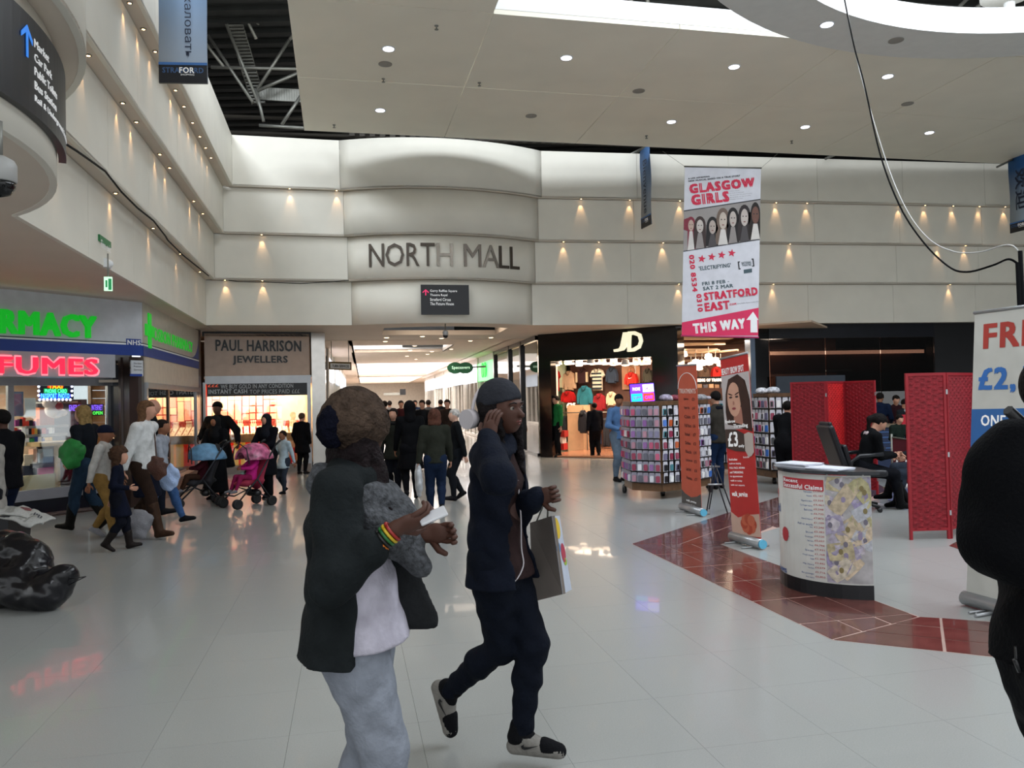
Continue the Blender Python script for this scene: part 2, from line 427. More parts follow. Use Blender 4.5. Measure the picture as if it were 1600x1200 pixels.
# ---------------------------------------------------------------- floor
fl=MB(); fl.quad((-16,-8,-.03),(22,-8,-.03),(22,80,-.03),(-16,80,-.03)); 
floor=tag(fl.build('floor',M_terr),kind='structure')
TS=.6; tiles=[]
fo=Vector((0,0))
GA=Vector((-.2,.98)).normalized(); GB=Vector((GA.y,-GA.x))
FLP=[Z(x,y).to_2d() for x,y in ((987,850),(1300,1000),(1600,1032),(1600,975),(1437,964),(1355,937),(1209,882),(1127,851),(1215,826),(1215,793),(1206,786),(1135,802))]
def cell(i,j,s=TS,g=.0006):
    c=fo+GB*(i*s)+GA*(j*s); a=s/2-g
    return [c-GB*a-GA*a,c+GB*a-GA*a,c+GB*a+GA*a,c-GB*a+GA*a],c
def tile_mesh(poly,top=0.0,bot=-.02):
    mb=MB(); mb.prism(poly,bot,top); return mb
cells=[]
for i in range(-26,30):
    for j in range(-6,40):
        poly,c=cell(i,j)
        if c.y<.6 or c.y>22.5 or abs(c.x)>c.y*.66+1.2: 
            if not(-2<c.y<22.5 and abs(c.x)<9): continue
        cells.append((c.length if c.y>.9 else 99,i,j,poly,c))
cells.sort(key=lambda t:t[0])
stuff=MB(); base_me=None
for n,(d,i,j,poly,c) in enumerate(cells):
    if n<150 and d<99:
        if base_me is None:
            mb=tile_mesh([p-c for p in poly]); base_me=mb.mesh('floor_tile'); base_me.materials.append(M_tile)
        o=link('floor_tile',base_me,floor); o.location=(c.x,c.y,0)
    else: stuff.prism(poly,-.02,0)
stuff.build('floor_tiles_beyond',M_tile,floor,kind='stuff')
far=MB(); far.quad((-16,21,-.012),(22,21,-.012),(22,80,-.012),(-16,80,-.012)); far.build('far_floor',mat('far_terrazzo','b5aaa2',.15,var=.05,scale=3,coat=.2),floor)
# red stone band: strips following the outline, cut into tiles
band=MB()
inner=[Z(x,y).to_2d() for x,y in ((1127,851),(1437,964),(1600,975),(1800,990))]
outer=[Z(x,y).to_2d() for x,y in ((987,850),(1300,1000),(1600,1032),(1800,1052))]
upi=[Z(x,y).to_2d() for x,y in ((1127,851),(1215,825),(1400,772))]
upo=[Z(x,y).to_2d() for x,y in ((987,850),(1135,802),(1340,738))]
def band_tiles(i0,i1,o0,o1,rows=3):
    L=(o1-o0).length; d=(o1-o0).normalized(); n=max(1,round(L/.62)); out=[]
    quad=[o0,o1,i1,i0]
    for r in range(rows):
        for c in range(-3,n+4):
            a0=o0+d*(c*.62); a1=o0+d*((c+1)*.62); nn=Vector((-d.y,d.x))
            if (i0-o0).dot(nn)<0: nn=-nn
            wd=abs((i0.lerp(i1,.5)-o0).dot(nn))/rows
            poly=[a0+nn*wd*r,a1+nn*wd*r,a1+nn*wd*(r+1),a0+nn*wd*(r+1)]
            # clip to the mitred quad
            q=quad
            A=sum(q[k].x*q[(k+1)%4].y-q[(k+1)%4].x*q[k].y for k in range(4))
            if A<0: q=q[::-1]
            for k in range(4):
                e=(q[(k+1)%4]-q[k]).normalized(); poly=poly_clip(poly,q[k]+Vector((-e.y,e.x))*.001,Vector((-e.y,e.x)))
                if len(poly)<3: break
            if len(poly)<3: continue
            ce=sum(poly,Vector((0,0)))/len(poly); poly=[ce+(p-ce)*(1-.011/max(.05,(p-ce).length)) for p in poly]
            out.append(poly)
    return out
allb=[]
for (ii,oo) in ((inner,outer),):
    for k in range(3): allb+=band_tiles(ii[k],ii[k+1],oo[k],oo[k+1])
for k in range(2): allb+=band_tiles(upi[k],upi[k+1],upo[k],upo[k+1],2)
c0=Z(1483,853).to_2d(); c1=Z(1515,836).to_2d()
tri=[Z(1483,853).to_2d(),Z(1560,880).to_2d(),Z(1700,850).to_2d(),Z(1530,828).to_2d()]
allb.append(tri)
for poly in allb:
    c=sum(poly,Vector((0,0)))/len(poly)
    mb=tile_mesh([p-c for p in poly],.004,-.001); o=mb.build('red_floor_tile',M_red,floor); o.location=(c.x,c.y,0)
gb=MB()
for ii,oo in ((inner,outer),(upi,upo)):
    for k in range(len(ii)-1): gb.prism([oo[k],oo[k+1],ii[k+1],ii[k]],-.001,.0012)
gb.build('grout_bed',M_grout,floor)
# ---------------------------------------------------------------- suspended ceiling, slot, oculus
E0=Z(475,204,6.95).to_2d()
CWD,CRD=2.8,2.68; mA=-A2; cB=B2
cb=MB(); c0=E0; 
sus=empty('ceiling_raft'); sus['kind']='structure'; sus.name='ceiling_2'
RC=Vector((7.2,6.7)); RO,RI=5.75,4.85
def craft(i,j,j1=None):
    g=.006; a=E0+cB*(i*CWD+g)+mA*(j*CRD+g); b=E0+cB*((i+1)*CWD-g)+mA*(j*CRD+g)
    c=E0+cB*((i+1)*CWD-g)+mA*((j+1)*CRD-g); d=E0+cB*(i*CWD+g)+mA*((j+1)*CRD-g)
    return [a,b,c,d]
for i in range(8):
    for j in range(8):
        if j<2 or i==0:
            mb=MB(); mb.prism(craft(i,j),6.95,7.02); mb.build('ceiling_board',M_ceil,sus)
mb=MB()
for i in range(3,8):
    for s in range(10):
        a=E0+cB*((i+s/10)*CWD)+mA*(2*CRD+.006); b=E0+cB*((i+(s+1)/10)*CWD)+mA*(2*CRD+.006)
        def run(p):
            q=Vector(p)
            for _ in range(60):
                if (q-RC).length<RO-.3 or (q-p).length>6: return q
                q=q+mA*.1
            return q
        mb.prism([a,b,run(b),run(a)],6.95,7.02)
mb.build('ceiling_board',M_ceil,sus)
mb=MB()   # upstands of the slot
a=E0+cB*CWD+mA*2*CRD; b=E0+cB*(CWD*3.2)+mA*2*CRD
mb.prism([a,b,b-mA*.04,a-mA*.04],7.02,7.3); c=a+mA*9; mb.prism([a,c,c-cB*.04,a-cB*.04],7.02,7.3)
mb.build('slot_upstand',M_white,sus)
mb=MB(); n=96; V=[];Fc=[]
prof=[(RI,7.06),(RI,6.72),(RO,6.72),(RO,6.95),(RI+.05,6.95),(RI+.05,7.06)]
for k in range(n):
    a=2*PI*k/n
    for r,z in prof: V.append((RC.x+r*math.cos(a),RC.y+r*math.sin(a),z))
q=len(prof)
for k in range(n):
    for i in range(q): Fc.append((k*q+i,k*q+(i+1)%q,((k+1)%n)*q+(i+1)%q,((k+1)%n)*q+i))
mb.add(V,Fc); mb.build('oculus_ring',mat('ring_board','d4d4d0',.6,var=.03),sus)
mb=MB()
mb.add([(RC.x+r*math.cos(2*PI*k/n),RC.y+r*math.sin(2*PI*k/n),z) for k in range(n) for r,z in ((RI-.012,6.70),(RI-.012,7.08))],[(2*k,2*k+1,2*((k+1)%n)+1,2*((k+1)%n)) for k in range(n)])
mb.build('ring_lip',M_white,sus)
# ---------------------------------------------------------------- roof above
rf=MB(); rf.box((2,21,9.6),(40,14.5,.1)); rf.box((2,27,6.5),(40,.1,6.3)); rf.box((-13,10,9.6),(13,24,.1)); rf.box((-14.5,10,6.5),(.1,34,6.4)); rf.box((20,12,6),(.1,30,9)); rf.box((14,6.8,9.6),(.1,.1,.1))
roof=tag(rf.build('roof',M_deck),kind='structure')
for y in np.arange(14.2,26.5,.42):
    pass
mb=MB()
for y in np.arange(14.0,26.8,.5): mb.box((2,y,9.5),(36,.2,.1))
mb.build('deck_ribs',M_deck,roof,kind='stuff')
tr=MB(); d=15.3
def tub(p,q,r=.035,Y=16.5,Y2=None): tr.tube([P(*p,Y),P(*q,Y2 or Y)],r,6)
for p,q in (((330,-20),(405,165)),((402,140),(452,62)),((452,62),(480,30)),((402,142),(470,112)),((330,105),(470,108)),((325,55),(395,160)),((400,140),(412,190)),((440,195),(470,150)),((370,0),(400,60)),((420,0),(402,38)),((300,40),(350,105)),((405,196),(475,200))): tub(p,q)
for p,q in (((905,-10),(885,2)),((1010,-20),(1013,12)),((975,20),(1003,-30)),((1370,-30),(1384,28)),((1470,38),(1520,-10)),((1488,42),(1560,-15)),((1250,-8),(1600,22)),): tub(p,q,.04,15.2)
tr.build('roof_truss_tubes',M_steel,roof)
ld=MB(); a=P(352,-15,16.2); b=P(404,160,17.2)
side=Vector((.14,0,.05))
ld.tube([a-side,b-side],.012,4); ld.tube([a+side,b+side],.012,4)
for k in range(34): p=a.lerp(b,k/33); ld.box(p,(.3,.05,.03))
a=P(403,146,16.8); b=P(478,150,16.8)
for k in range(20): p=a.lerp(b,k/19); ld.box(p,(.05,.03,.26))
ld.tube([a+UP*.13,b+UP*.13],.012,4); ld.tube([a-UP*.13,b-UP*.13],.012,4)
ld.build('cable_ladder',M_steel,roof)
gp=MB()  # lattice seen in the gap over the north wall
for k in range(90):
    p=Vector((Nl.x,Nl.y,7.6)).lerp(Vector((Nend.x,Nend.y,7.6)),k/89)+Vector((0,.4,0)); gp.box(p,(.12,.03,.35))
p=Vector((Nl.x-3,Nl.y,7.45)); q=Vector((Nend.x,Nend.y+.4,7.45)); gp.tube([p,q],.04,6); gp.tube([p+UP*.35,q+UP*.35],.04,6)
gp.build('lattice_girder',mat('dull_steel','4a4640',.6,.3),roof)
dr=MB(); c=P(1575,-6,13.5); dr.lathe([(.02,0),(.42,0),(.42,.16),(.02,.16)],c,24); dr.tube([P(1577,5,13.5),P(1577,55,13.5)],.09,10)
tag(dr.build('hanging_drum',M_white),'white round drum fitting on a stem seen through the round roof opening','light fitting')
# ================================================================ shops
TN={}
def on(fr,px,py,d=0):
    D=ray(px,py); o=fr.o+fr.n*d; s=(o-Vector((0,0,H))).dot(fr.n)/D.dot(fr.n)
    q=Vector((0,0,H))+D*s-fr.o
    return q.dot(fr.u),q.dot(fr.v)
def text_px(fr,s,x0,y0,x1,y1,m,parent,d=0,**k):
    a,b=on(fr,x0,y0,d); c,e=on(fr,x1,y0,d); _,g=on(fr,x0,y1,d)
    return text(fr,s,a,b,c-a,g-b,m,parent,off=d+k.pop('off',.001),**k)
def plate_px(fr,mb,x0,y0,x1,y1,d=0,t=.01,mi=0):
    a,b=on(fr,x0,y0,d); c,e=on(fr,x1,y1,d); fr.plate(mb,min(a,c),min(b,e),max(a,c),max(b,e),d,t,mi); return mb
VD=Vector((0,0,-1))
navy=mat('navy_gloss','10131f',.25,var=.2); cream=mat('cream_shutter','cfc0ae',.45); alu=mat('brushed_aluminium','a3a5a8',.35,.7)
fascia_w=mat('fascia_white','c2c6cb',.35); blue=mat('sign_blue','24408f',.4); blued=mat('line_dark','1c2234',.5)
green_e=mat('green_letter','10b32a',.4,emit=.35,ecol='10c92a'); red_e=mat('red_neon','ff2a45',.4,emit=1.3,ecol='ff1c3a'); pink_e=mat('pink_halo','ff9aa0',.4,emit=.9,ecol='ff8090')
brown=mat('brown_column','3a2b26',.3,.2); wood=mat('shop_wood','7b5a3c',.5,var=.2,scale=12); glass=glassmat('shop_glass'); marble=mat('pink_threshold','a58c84',.2,coat=.2)
# ---------------- pharmacy
p0=Z(0,448,3.2); p1=Z(220,470,3.2); p2=Z(309,515,3.2)
PF=FR(p1,p1-p0,VD)                    # x<0 to the left of the corner
PS=FR(p1,p2-p1,VD); PSL=(p2-p1).length
sg=empty('fascia_sign',tuple(p1),'white fascia over the perfume shop with big green lettering and a blue stripe','sign')
def up(ob):     # keep absolute coordinates under a root standing elsewhere
    for o in (ob if isinstance(ob,list) else [ob]): o.matrix_parent_inverse=Matrix.Translation(-Vector(o.parent.location))
    return ob
def bpart(mb,name,m,parent,**k):
    o=mb.build(name,m,parent,**k); o.matrix_parent_inverse=Matrix.Translation(-Vector(parent.location)); return o
def tpart(fr,s,x,y,w,h,m,parent,**k): return up(text(fr,s,x,y,w,h,m,parent,**k))
def tpx(fr,s,x0,y0,x1,y1,m,parent,**k): return up(text_px(fr,s,x0,y0,x1,y1,m,parent,**k))
mb=MB(); PF.plate(mb,-4.6,.03,0,.66,0,.03); bpart(mb,'fascia_panel',fascia_w,sg)
mb=MB(); PF.plate(mb,-4.6,.70,0,.86,0,.032); bpart(mb,'blue_stripe',blue,sg)
mb=MB(); PF.plate(mb,-4.6,.66,0,.675,0,.033); bpart(mb,'dark_line',blued,sg); mb=MB(); PF.plate(mb,-4.6,.675,0,.70,0,.033); bpart(mb,'white_line',M_white,sg)
tpx(PF,'RMACY',0,484,147,520,green_e,sg,d=.03,depth=.05,name='letter',bold=.05,split=True,shearv=0)
a,b=on(PF,0,484,.03)
tpart(PF,'PHA',a-1.12,b,1.05,.31,green_e,sg,off=.03,depth=.05,name='letter',bold=.05,split=True)
mb=MB(); plate_px(PF,mb,197,529,220,540,.033,.004); bpart(mb,'blue_badge',blue,sg)
tpx(PF,'NHS',199,531,219,538.5,M_white,sg,d=.038,slant=.03,bold=.04)
sg=empty('fascia_sign',tuple((p1+p2)/2),'cream fascia with small green lettering and a blue curved corner, beside the dark column','sign')
mb=MB(); PS.plate(mb,0,.03,PSL-.12,.66,0,.03); bpart(mb,'fascia_panel',mat('fascia_cream','c4bdae',.35),sg)
mb=MB(); PS.plate(mb,0,.70,PSL-.12,.86,0,.032); bpart(mb,'blue_stripe',blue,sg)
mb=MB(); PS.plate(mb,0,.66,PSL-.12,.675,0,.033); bpart(mb,'dark_line',blued,sg); mb=MB(); PS.plate(mb,0,.675,PSL-.12,.70,0,.033); bpart(mb,'white_line',M_white,sg)
mb=MB(); e=PSL-.12; pts=[PS.p(e,.14,.031)]+[PS.p(e-.9*(1-math.cos(t)) ,.14+.52*math.sin(t),.031) for t in [PI/2*k/8 for k in range(1,9)]]+[PS.p(e,.66,.031)]
mb.slab(pts,-PS.n,.008); bpart(mb,'blue_corner',blue,sg)
tpx(PS,'OSBON PHARMACY',240,511,300,531,green_e,sg,d=.03,depth=.006,name='letter',bold=.02,split=True)
for o in sg.children: pass
mb=MB(); xx,yy=on(PS,233,517,.03)
PS.plate(mb,xx-.09,yy-.28,xx+.09,yy+.28,.03,.02); PS.plate(mb,xx-.28,yy-.09,xx+.28,yy+.09,.03,.02); bpart(mb,'green_cross',green_e,sg)
# perfumes box sign
bx_=empty('box_sign',tuple(p0),'grey box sign with glowing red outlined letters above the perfume window','sign')
mb=MB(); a,b=on(PF,180,551,.12); PF.plate(mb,-4.6,.865,a,1.21,-.3,.42); bpart(mb,'sign_box',mat('sign_grey','a5a8ae',.4),bx_)
tpx(PF,'FUMES',-2,557,151,583,red_e,bx_,d=.13,depth=.02,name='letter',bold=.03,split=True)
tpx(PF,'FUMES',-4.5,555,153,585,pink_e,bx_,d=.122,depth=.006,name='letter_halo',bold=.062,split=True)
a,b=on(PF,-2,557,.13); tpart(PF,'PER',a-.98,b+.0,.9,.235,red_e,bx_,off=.13,depth=.02,name='letter',bold=.03,split=True)
# shop body: glazing .7 m behind the fascia
GD=-.7
gx1,_=on(PF,166,700,GD)
sh=empty('window_1'); sh['kind']='structure'
def frame_bar(fr,x0,y0,x1,y1,d,t,name,m,parent):
    mb=MB(); fr.plate(mb,x0,y0,x1,y1,d,t); return mb.build(name,m,parent)
frame_bar(PF,-4.6,.98,gx1+.1,1.31,GD,.12,'shutter_box',alu,sh)
for px in (16,): 
    a,_=on(PF,px,700,GD); frame_bar(PF,a-.05,1.3,a+.03,2.85,GD,.06,'mullion',alu,sh)
frame_bar(PF,gx1,1.3,gx1+.07,2.85,GD,.06,'jamb',alu,sh)
a16,_=on(PF,16,700,GD)
frame_bar(PF,a16+.03,1.31,gx1,2.83,GD+.02,.008,'pane',glass,sh); frame_bar(PF,-4.6,1.31,a16-.05,2.83,GD+.02,.008,'pane',glass,sh)
frame_bar(PF,-4.6,2.83,gx1+.1,2.98,GD-.02,.12,'sill',mat('grey_sill','8c8d93',.4),sh)
frame_bar(PF,-4.6,2.98,gx1+.1,3.2,GD-.02,.08,'plinth',navy,sh)
mb=MB(); PF.plate(mb,-4.6,3.185,gx1+.5,3.2,GD-.2,.65); mb.build('threshold',marble,floor)
mb=MB(); PF.plate(mb,-4.6,3.183,gx1+.5,3.2,GD+.4,.05); mb.build('threshold',brown,floor)
# columns
mb=MB(); cx0,_=on(PF,172,700,-.2); PF.plate(mb,gx1+.07,.66,-.12,3.2,-.7,.6); c1=tag(mb.build('trim_1',navy),kind='structure')
mb=MB(); PF.plate(mb,-.2,.88,0,3.2,-.3,.28); PS.plate(mb,-.02,.88,.14,3.2,-.3,.3); mb.build('column_cladding',brown,c1)
mb=MB(); a,_=on(PS,312,600,0); PS.plate(mb,PSL-.1,0,PSL+.34,3.2,-.3,.3); tag(mb.build('trim_2',brown),kind='structure')
hs=empty('projecting_sign',tuple(PF.p(-.3,1.0,.2)),'small grey notice sign bracketed off the dark column corner','sign')
mb=MB(); plate_px(PF,mb,203,563,222,588,.12,.03); bpart(mb,'sign_plate',fascia_w,hs)
mb=MB(); plate_px(PF,mb,203,584,222,588,.155,.004); bpart(mb,'blue_footer',blue,hs)
for i,s in enumerate(('Minor Ailment','Repeat','Service')): tpx(PF,s,209,566+i*5,221,569+i*5,mat('ink','30343c',.6),hs,d=.152,bold=.01)
for y in (564,575,586): mb=MB(); plate_px(PF,mb,201,y-1,204,y+1,.10,.03); bpart(mb,'bracket',M_black,hs)
# shop interior
rm=empty('wall_shop_left'); rm['kind']='structure'
M_shopw=mat('shop_wall','b5a58e',.6,var=.08)
mb=MB(); mb.slab([PF.p(-4.6,1.0,-3.4),PF.p(.3,1.0,-3.4),PF.p(.3,3.2,-3.4),PF.p(-4.6,3.2,-3.4)],PF.n,.05); mb.build('rear_wall',M_shopw,rm)
mb=MB(); mb.slab([PF.p(-4.6,.95,-3.4),PF.p(.3,.95,-3.4),PF.p(.3,.95,GD),PF.p(-4.6,.95,GD)],UP,.05); mb.build('shop_ceiling',M_shopw,rm)
c=PF.p(-1.6,1.15,-2.0); area('perfume_shop_light',tuple(c),2.6,1.2,130,(1,.86,.68),(0,0,math.atan2(PF.u.y,PF.u.x)))
shelf_m=mat('shelf_dark','20202c',.5); 
sd=-1.5
# shelf unit with perfume boxes
def px_box(fr,x0,y0,x1,y1,d,t,name,m,label=None,cat=None,group=None,parent=None):
    a,b=on(fr,x0,y0,d); c_,e_=on(fr,x1,y1,d)
    ce=fr.p((a+c_)/2,(b+e_)/2,d-t/2)
    mb=MB(); mb.box((0,0,0),(abs(c_-a),t,abs(e_-b)),ax=(fr.u,fr.n,UP))
    o=mb.build(name,m,parent); o.location=ce if not parent else ce-Vector(parent.location)
    return tag(o,label,cat,group)
lbls=[('ffffff','white'),('c0392b','red'),('e26a2b','orange'),('203a8a','blue'),('d9b45a','gold'),('7a2d6e','purple'),('2e8b57','green'),('1b1b24','black'),('cfcfd6','silver')]
dc=empty('display_cabinet',tuple(PF.p(-1.7,3.2,GD-.5)),'low wooden glass-fronted cabinet with white base panel inside the perfume window','cabinet')
def cab(x0,y0,x1,y1,d,t,name,m): 
    mb=MB(); plate_px(PF,mb,x0,y0,x1,y1,d,t); return bpart(mb,name,m,dc)
cab(32,691,89,694,-1.5,.55,'top',mat('pale_wood','b49a73',.5)); cab(84,691,89,770,-1.05,.1,'post',mat('pale_wood','b49a73',.5)); cab(24,745,88,768,-1.05,.03,'base_panel',mat('cream_base','c9c2a4',.5)); cab(24,691,29,770,-1.05,.1,'post',mat('pale_wood','b49a73',.5)); cab(28,724,86,726,-1.5,.45,'shelf',shelf_m)
for i,(x0,y0,x1,y1,c,l) in enumerate(((38,711,57,727,'c9b9a8','beige boxed gift set standing in the left of the cabinet'),(67,702,83,726,'8fa3b5','pale blue perfume box with a framed picture in the cabinet'),(60,728,84,744,'c0307e','bright pink gift box in the lower cabinet'),(37,728,58,744,'33384a','dark gift box in the lower cabinet beside the pink one'),(25,726,33,745,'2a4070','blue tall box at the cabinet edge'),(52,702,58,722,'d7a48c','peach slim box in the middle of the cabinet'))):
    px_box(PF,x0,y0,x1,y1,-1.15,.14,'gift_box',mat('giftbox_%s'%c,c,.4,emit=.12),l,'box')
us=empty('shelf_unit',tuple(PF.p(-1.7,3.2,GD-.9)),'dark back shelf with narrow ledges holding perfume boxes in the window','shelf')
mb=MB(); plate_px(PF,mb,20,672,86,690,-1.75,.05); plate_px(PF,mb,56,625,135,770,-1.85,.05); bpart(mb,'back_board',shelf_m,us)
for q in ((20,691,86,692.5),(20,679,84,680.5),(20,666,86,667),(56,628,100,630)): mb=MB(); plate_px(PF,mb,*q,-1.72,.4); bpart(mb,'ledge',alu,us)
PBN={}
k=0
for row,(y0,y1,x0,x1,dd) in enumerate(((681,691,32,86,-1.3),(666,679,22,86,-1.35),(652,666,24,64,-1.4))):
    x=x0
    while x<x1-4:
        w=random.uniform(3.2,6.5); c,l=random.choice(lbls); hh=random.uniform(.55,1)
        px_box(PF,x,y1-(y1-y0)*hh,x+w,y1,dd,.07,'perfume_box',mat('pb_'+l,c,.35,emit=.1),'%s perfume box on the %s ledge behind the perfume window, %s of its colour'%(l,('lowest','middle','top')[row],ORD[PBN.setdefault((l,row),-1)+1]),'box','%s perfume boxes behind the perfume window'%l); PBN[(l,row)]=PBN.get((l,row),-1)+1; x+=w+.5
for i,(x,w) in enumerate(((62,12),(74,11))): px_box(PF,x,637,x+w,666,-1.5,.12,'wooden_gift_box',mat('orangewood','a0552c',.5),'orange-brown box %s on the shelf under the bear'%('nearer the posters' if i==0 else 'nearer the neon'),'box')
tag(px_box(PF,20,612,37,650,GD-.06,.006,'leaflet_poster',mat('poster_blue','3b5f86',.5,emit=.1)),'blue poster with a dark leaf shape on the perfume window','poster')
tag(px_box(PF,38,622,56,650,GD-.06,.006,'price_sheet',mat('paper_white','cfd2d0',.6,emit=.1)),'white printed price sheet beside the blue leaf poster','poster')
# toy bear
br=empty('teddy_bear',tuple(PF.p(-1.2,1.7,-1.2)),'white teddy bear slumped with a red heart under the neon sign','toy')
wht=mat('bear_fur','d6c8c4',.9,bump=.3)
def bl(px,py,r,sc=(1,1,1)): a,b=on(PF,px,py,-1.15); return PF.p(a,b,-1.15),r,sc
mb=MB()
for px,py,r,sc in ((78,630,.10,(1.1,1,.85)),(81,641,.10,(1,1,1.1)),(87,649,.06,(1.6,1,.8)),(96,645,.065,(1.4,1,.9)),(72,624,.03,(1,1,1)),(86,624,.03,(1,1,1))): c,r,sc=bl(px,py,r,sc); mb.ball(c,r,8,0,sc)
bpart(mb,'body',wht,br)
c,r,_=bl(88,635,.07); mb=MB(); mb.ball(c+PF.n*.06,r,8); bpart(mb,'heart',mat('heart_red','a3122a',.5),br)
# neon sign
ns=empty('led_sign',tuple(PF.p(-1.2,1.4,GD-.15)),'bright multicolour LED sign hanging at the top of the perfume window','sign')
mb=MB(); plate_px(PF,mb,60,598,113,624,GD-.15,.04); bpart(mb,'backplate',mat('led_back','0a1030',.4),ns)
def em(n,c,s): return mat('em_'+n,c,.5,emit=s,ecol=c)
tpx(PF,'TAXI',76,600,97,607,em('yellow','ffc020',2.2),ns,d=GD-.1,bold=.05); mb=MB(); plate_px(PF,mb,74,599,99,606,GD-.104,.003); bpart(mb,'red_field',em('red','ff3010',1.3),ns)
tpx(PF,'PHONE CARD',70,608,104,614,em('cyan','50ffb0',2.5),ns,d=GD-.1,bold=.05)
tpx(PF,'PASSPORT PHOTO',64,615,108,623,em('ltblue','58b8ff',3),ns,d=GD-.1,bold=.05)
mb=MB(); plate_px(PF,mb,68,607,106,614.5,GD-.104,.003); bpart(mb,'green_field',em('green','108030',1),ns); mb=MB(); plate_px(PF,mb,62,615,110,624,GD-.104,.003); bpart(mb,'blue_field',em('blue','1020c0',1.6),ns)
mb=MB()
for x in range(62,114,6):
    for y in (598.5,624.5): a,b=on(PF,x,y,GD-.1); mb.ball(PF.p(a,b,GD-.1),.02,5)
for y in (604,611,618):
    for x in (60.5,112.5): a,b=on(PF,x,y,GD-.1); mb.ball(PF.p(a,b,GD-.1),.02,5)
bpart(mb,'bulbs',em('bulb','e8e4ff',4),ns,kind='stuff')
ns=empty('led_sign',tuple(PF.p(-.6,1.7,GD-.15)),'purple and green LED sign low in the perfume window beside the jamb','sign')
tpx(PF,'ENERGY',108,633,128,642,em('purple','8a60ff',1.6),ns,d=GD-.2,bold=.05); tpx(PF,'INTERNET',143,633,160,641,em('purple','8a60ff',1.6),ns,d=GD-.2,bold=.05); tpx(PF,'OPEN',145,643,160,648,em('greenl','60ff60',1.5),ns,d=GD-.2,bold=.05)
mb=MB(); plate_px(PF,mb,106,632,162,649,GD-.23,.01); bpart(mb,'backplate',mat('led_back','0a1030',.4),ns)
# slatted wall at the right of the window
sw=empty('slatwall_unit',tuple(PF.p(-.5,3.2,GD-.3)),'tan slatted display board behind the end of the perfume window','display')
for i in range(13):
    mb=MB(); plate_px(PF,mb,142,598+i*12.5,163,609.5+i*12.5,GD-.35,.03); bpart(mb,'slat',mat('slat_tan','9c7a56',.5,emit=.05),sw)
mb=MB(); plate_px(PF,mb,137,598,142,760,GD-.3,.08); bpart(mb,'post',wood,sw)
# ---------------- jeweller return windows (under the cream fascia)
JW=empty('window_2'); JW['kind']='structure'
def jb(x0,y0,x1,y1,d,t,name,m):
    mb=MB(); PS.plate(mb,x0,y0,x1,y1,d,t); return mb.build(name,m,JW)
e=PSL-.12
jb(.15,.84,e,1.27,-.05,.07,'shutter_box',cream); jb(.15,1.22,e,1.26,-.75,.7,'display_ceiling',cream); jb(.15,1.27,e,1.36,-.03,.09,'head_rail',alu)
jb(.15,1.36,.25,3.0,-.02,.06,'jamb',alu); jb(e-.35,1.36,e-.15,3.0,-.02,.06,'jamb',alu); jb(e-.12,1.36,e,3.0,-.02,.06,'jamb',alu)
mx,_=on(PS,262,650,0); jb(mx-.05,1.36,mx+.05,3.0,-.02,.05,'mullion',mat('bronze','3a3230',.4,.5))
jb(.25,1.36,mx-.05,2.95,0,.008,'pane',glass); jb(mx+.05,1.36,e-.35,2.95,0,.008,'pane',glass)
jb(.15,2.95,e,3.2,-.3,.45,'stall_riser',mat('riser_brown','6d4a36',.4))
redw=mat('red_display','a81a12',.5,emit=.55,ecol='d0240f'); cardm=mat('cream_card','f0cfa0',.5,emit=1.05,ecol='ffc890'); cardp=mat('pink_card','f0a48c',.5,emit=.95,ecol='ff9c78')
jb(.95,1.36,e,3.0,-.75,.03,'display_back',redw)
area('jewel_return_light',tuple(PS.p(e*.5,1.4,-.35)),.5,3.4,60,(1,.70,.42),(0,0,math.atan2(PS.u.y,PS.u.x)+PI/2))
def card(fr,x0,y0,x1,y1,d,where,n,pos=''):
    m=cardm if (n*7)%5<3 else cardp
    mb=MB(); fr.plate(mb,x0,y0,x1,y1,d,.015)
    rows=max(1,int((y1-y0)/.09)); cols=max(1,int((x1-x0)/.07))
    for r in range(rows):
        for c_ in range(cols):
            xx=x0+(c_+.5)*(x1-x0)/cols; yy=y0+(r+.5)*(y1-y0)/rows; fr.plate(mb,xx-.008,yy-.008,xx+.008,yy+.008,d+.012,.012,1)
    return tag(mb.build('jewellery_card',[m,mat('gold_bits','d9a24a',.3,.8)]),'%s jewellery card in %s, %s'%('cream' if m is cardm else 'pink',where,pos),'display card','jewellery cards in %s'%where)
n=0
for x in np.arange(.95,e-.4,.36):
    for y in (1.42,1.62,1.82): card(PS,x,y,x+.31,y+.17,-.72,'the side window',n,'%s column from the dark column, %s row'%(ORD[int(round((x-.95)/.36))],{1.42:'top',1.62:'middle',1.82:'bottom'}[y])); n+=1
def tray(fr,x0,x1,y0,y1,d0,d1,name,m,label,grp,cat='tray'):
    TN[grp]=TN.get(grp,-1)+1; label='%s, %s from its left end'%(label,ORD[min(17,TN[grp])])
    mb=MB(); mb.slab([fr.p(x0,y1,d1),fr.p(x1,y1,d1),fr.p(x1,y0,d0),fr.p(x0,y0,d0)],(fr.n-fr.v*.5).normalized(),.02)
    nn=int((x1-x0)/.09)
    for r in range(3):
        for i in range(nn):
            t=(r+.5)/3; c=fr.p(x0+(i+.5)*(x1-x0)/nn,y0+(y1-y0)*t,d0+(d1-d0)*t)+UP*.03; mb.box(c,(.03,.03,.03),1)
    return tag(mb.build(name,[m,mat('gold_bits','d9a24a',.3,.8)]),label,cat,grp)
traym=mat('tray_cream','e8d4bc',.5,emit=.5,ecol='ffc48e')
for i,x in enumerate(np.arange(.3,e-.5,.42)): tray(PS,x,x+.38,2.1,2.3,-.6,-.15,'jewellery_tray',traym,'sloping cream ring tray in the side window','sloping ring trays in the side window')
jb(.2,2.32,e,2.42,-.7,.62,'mid_shelf',mat('tan_shelf','b58d66',.5)); 
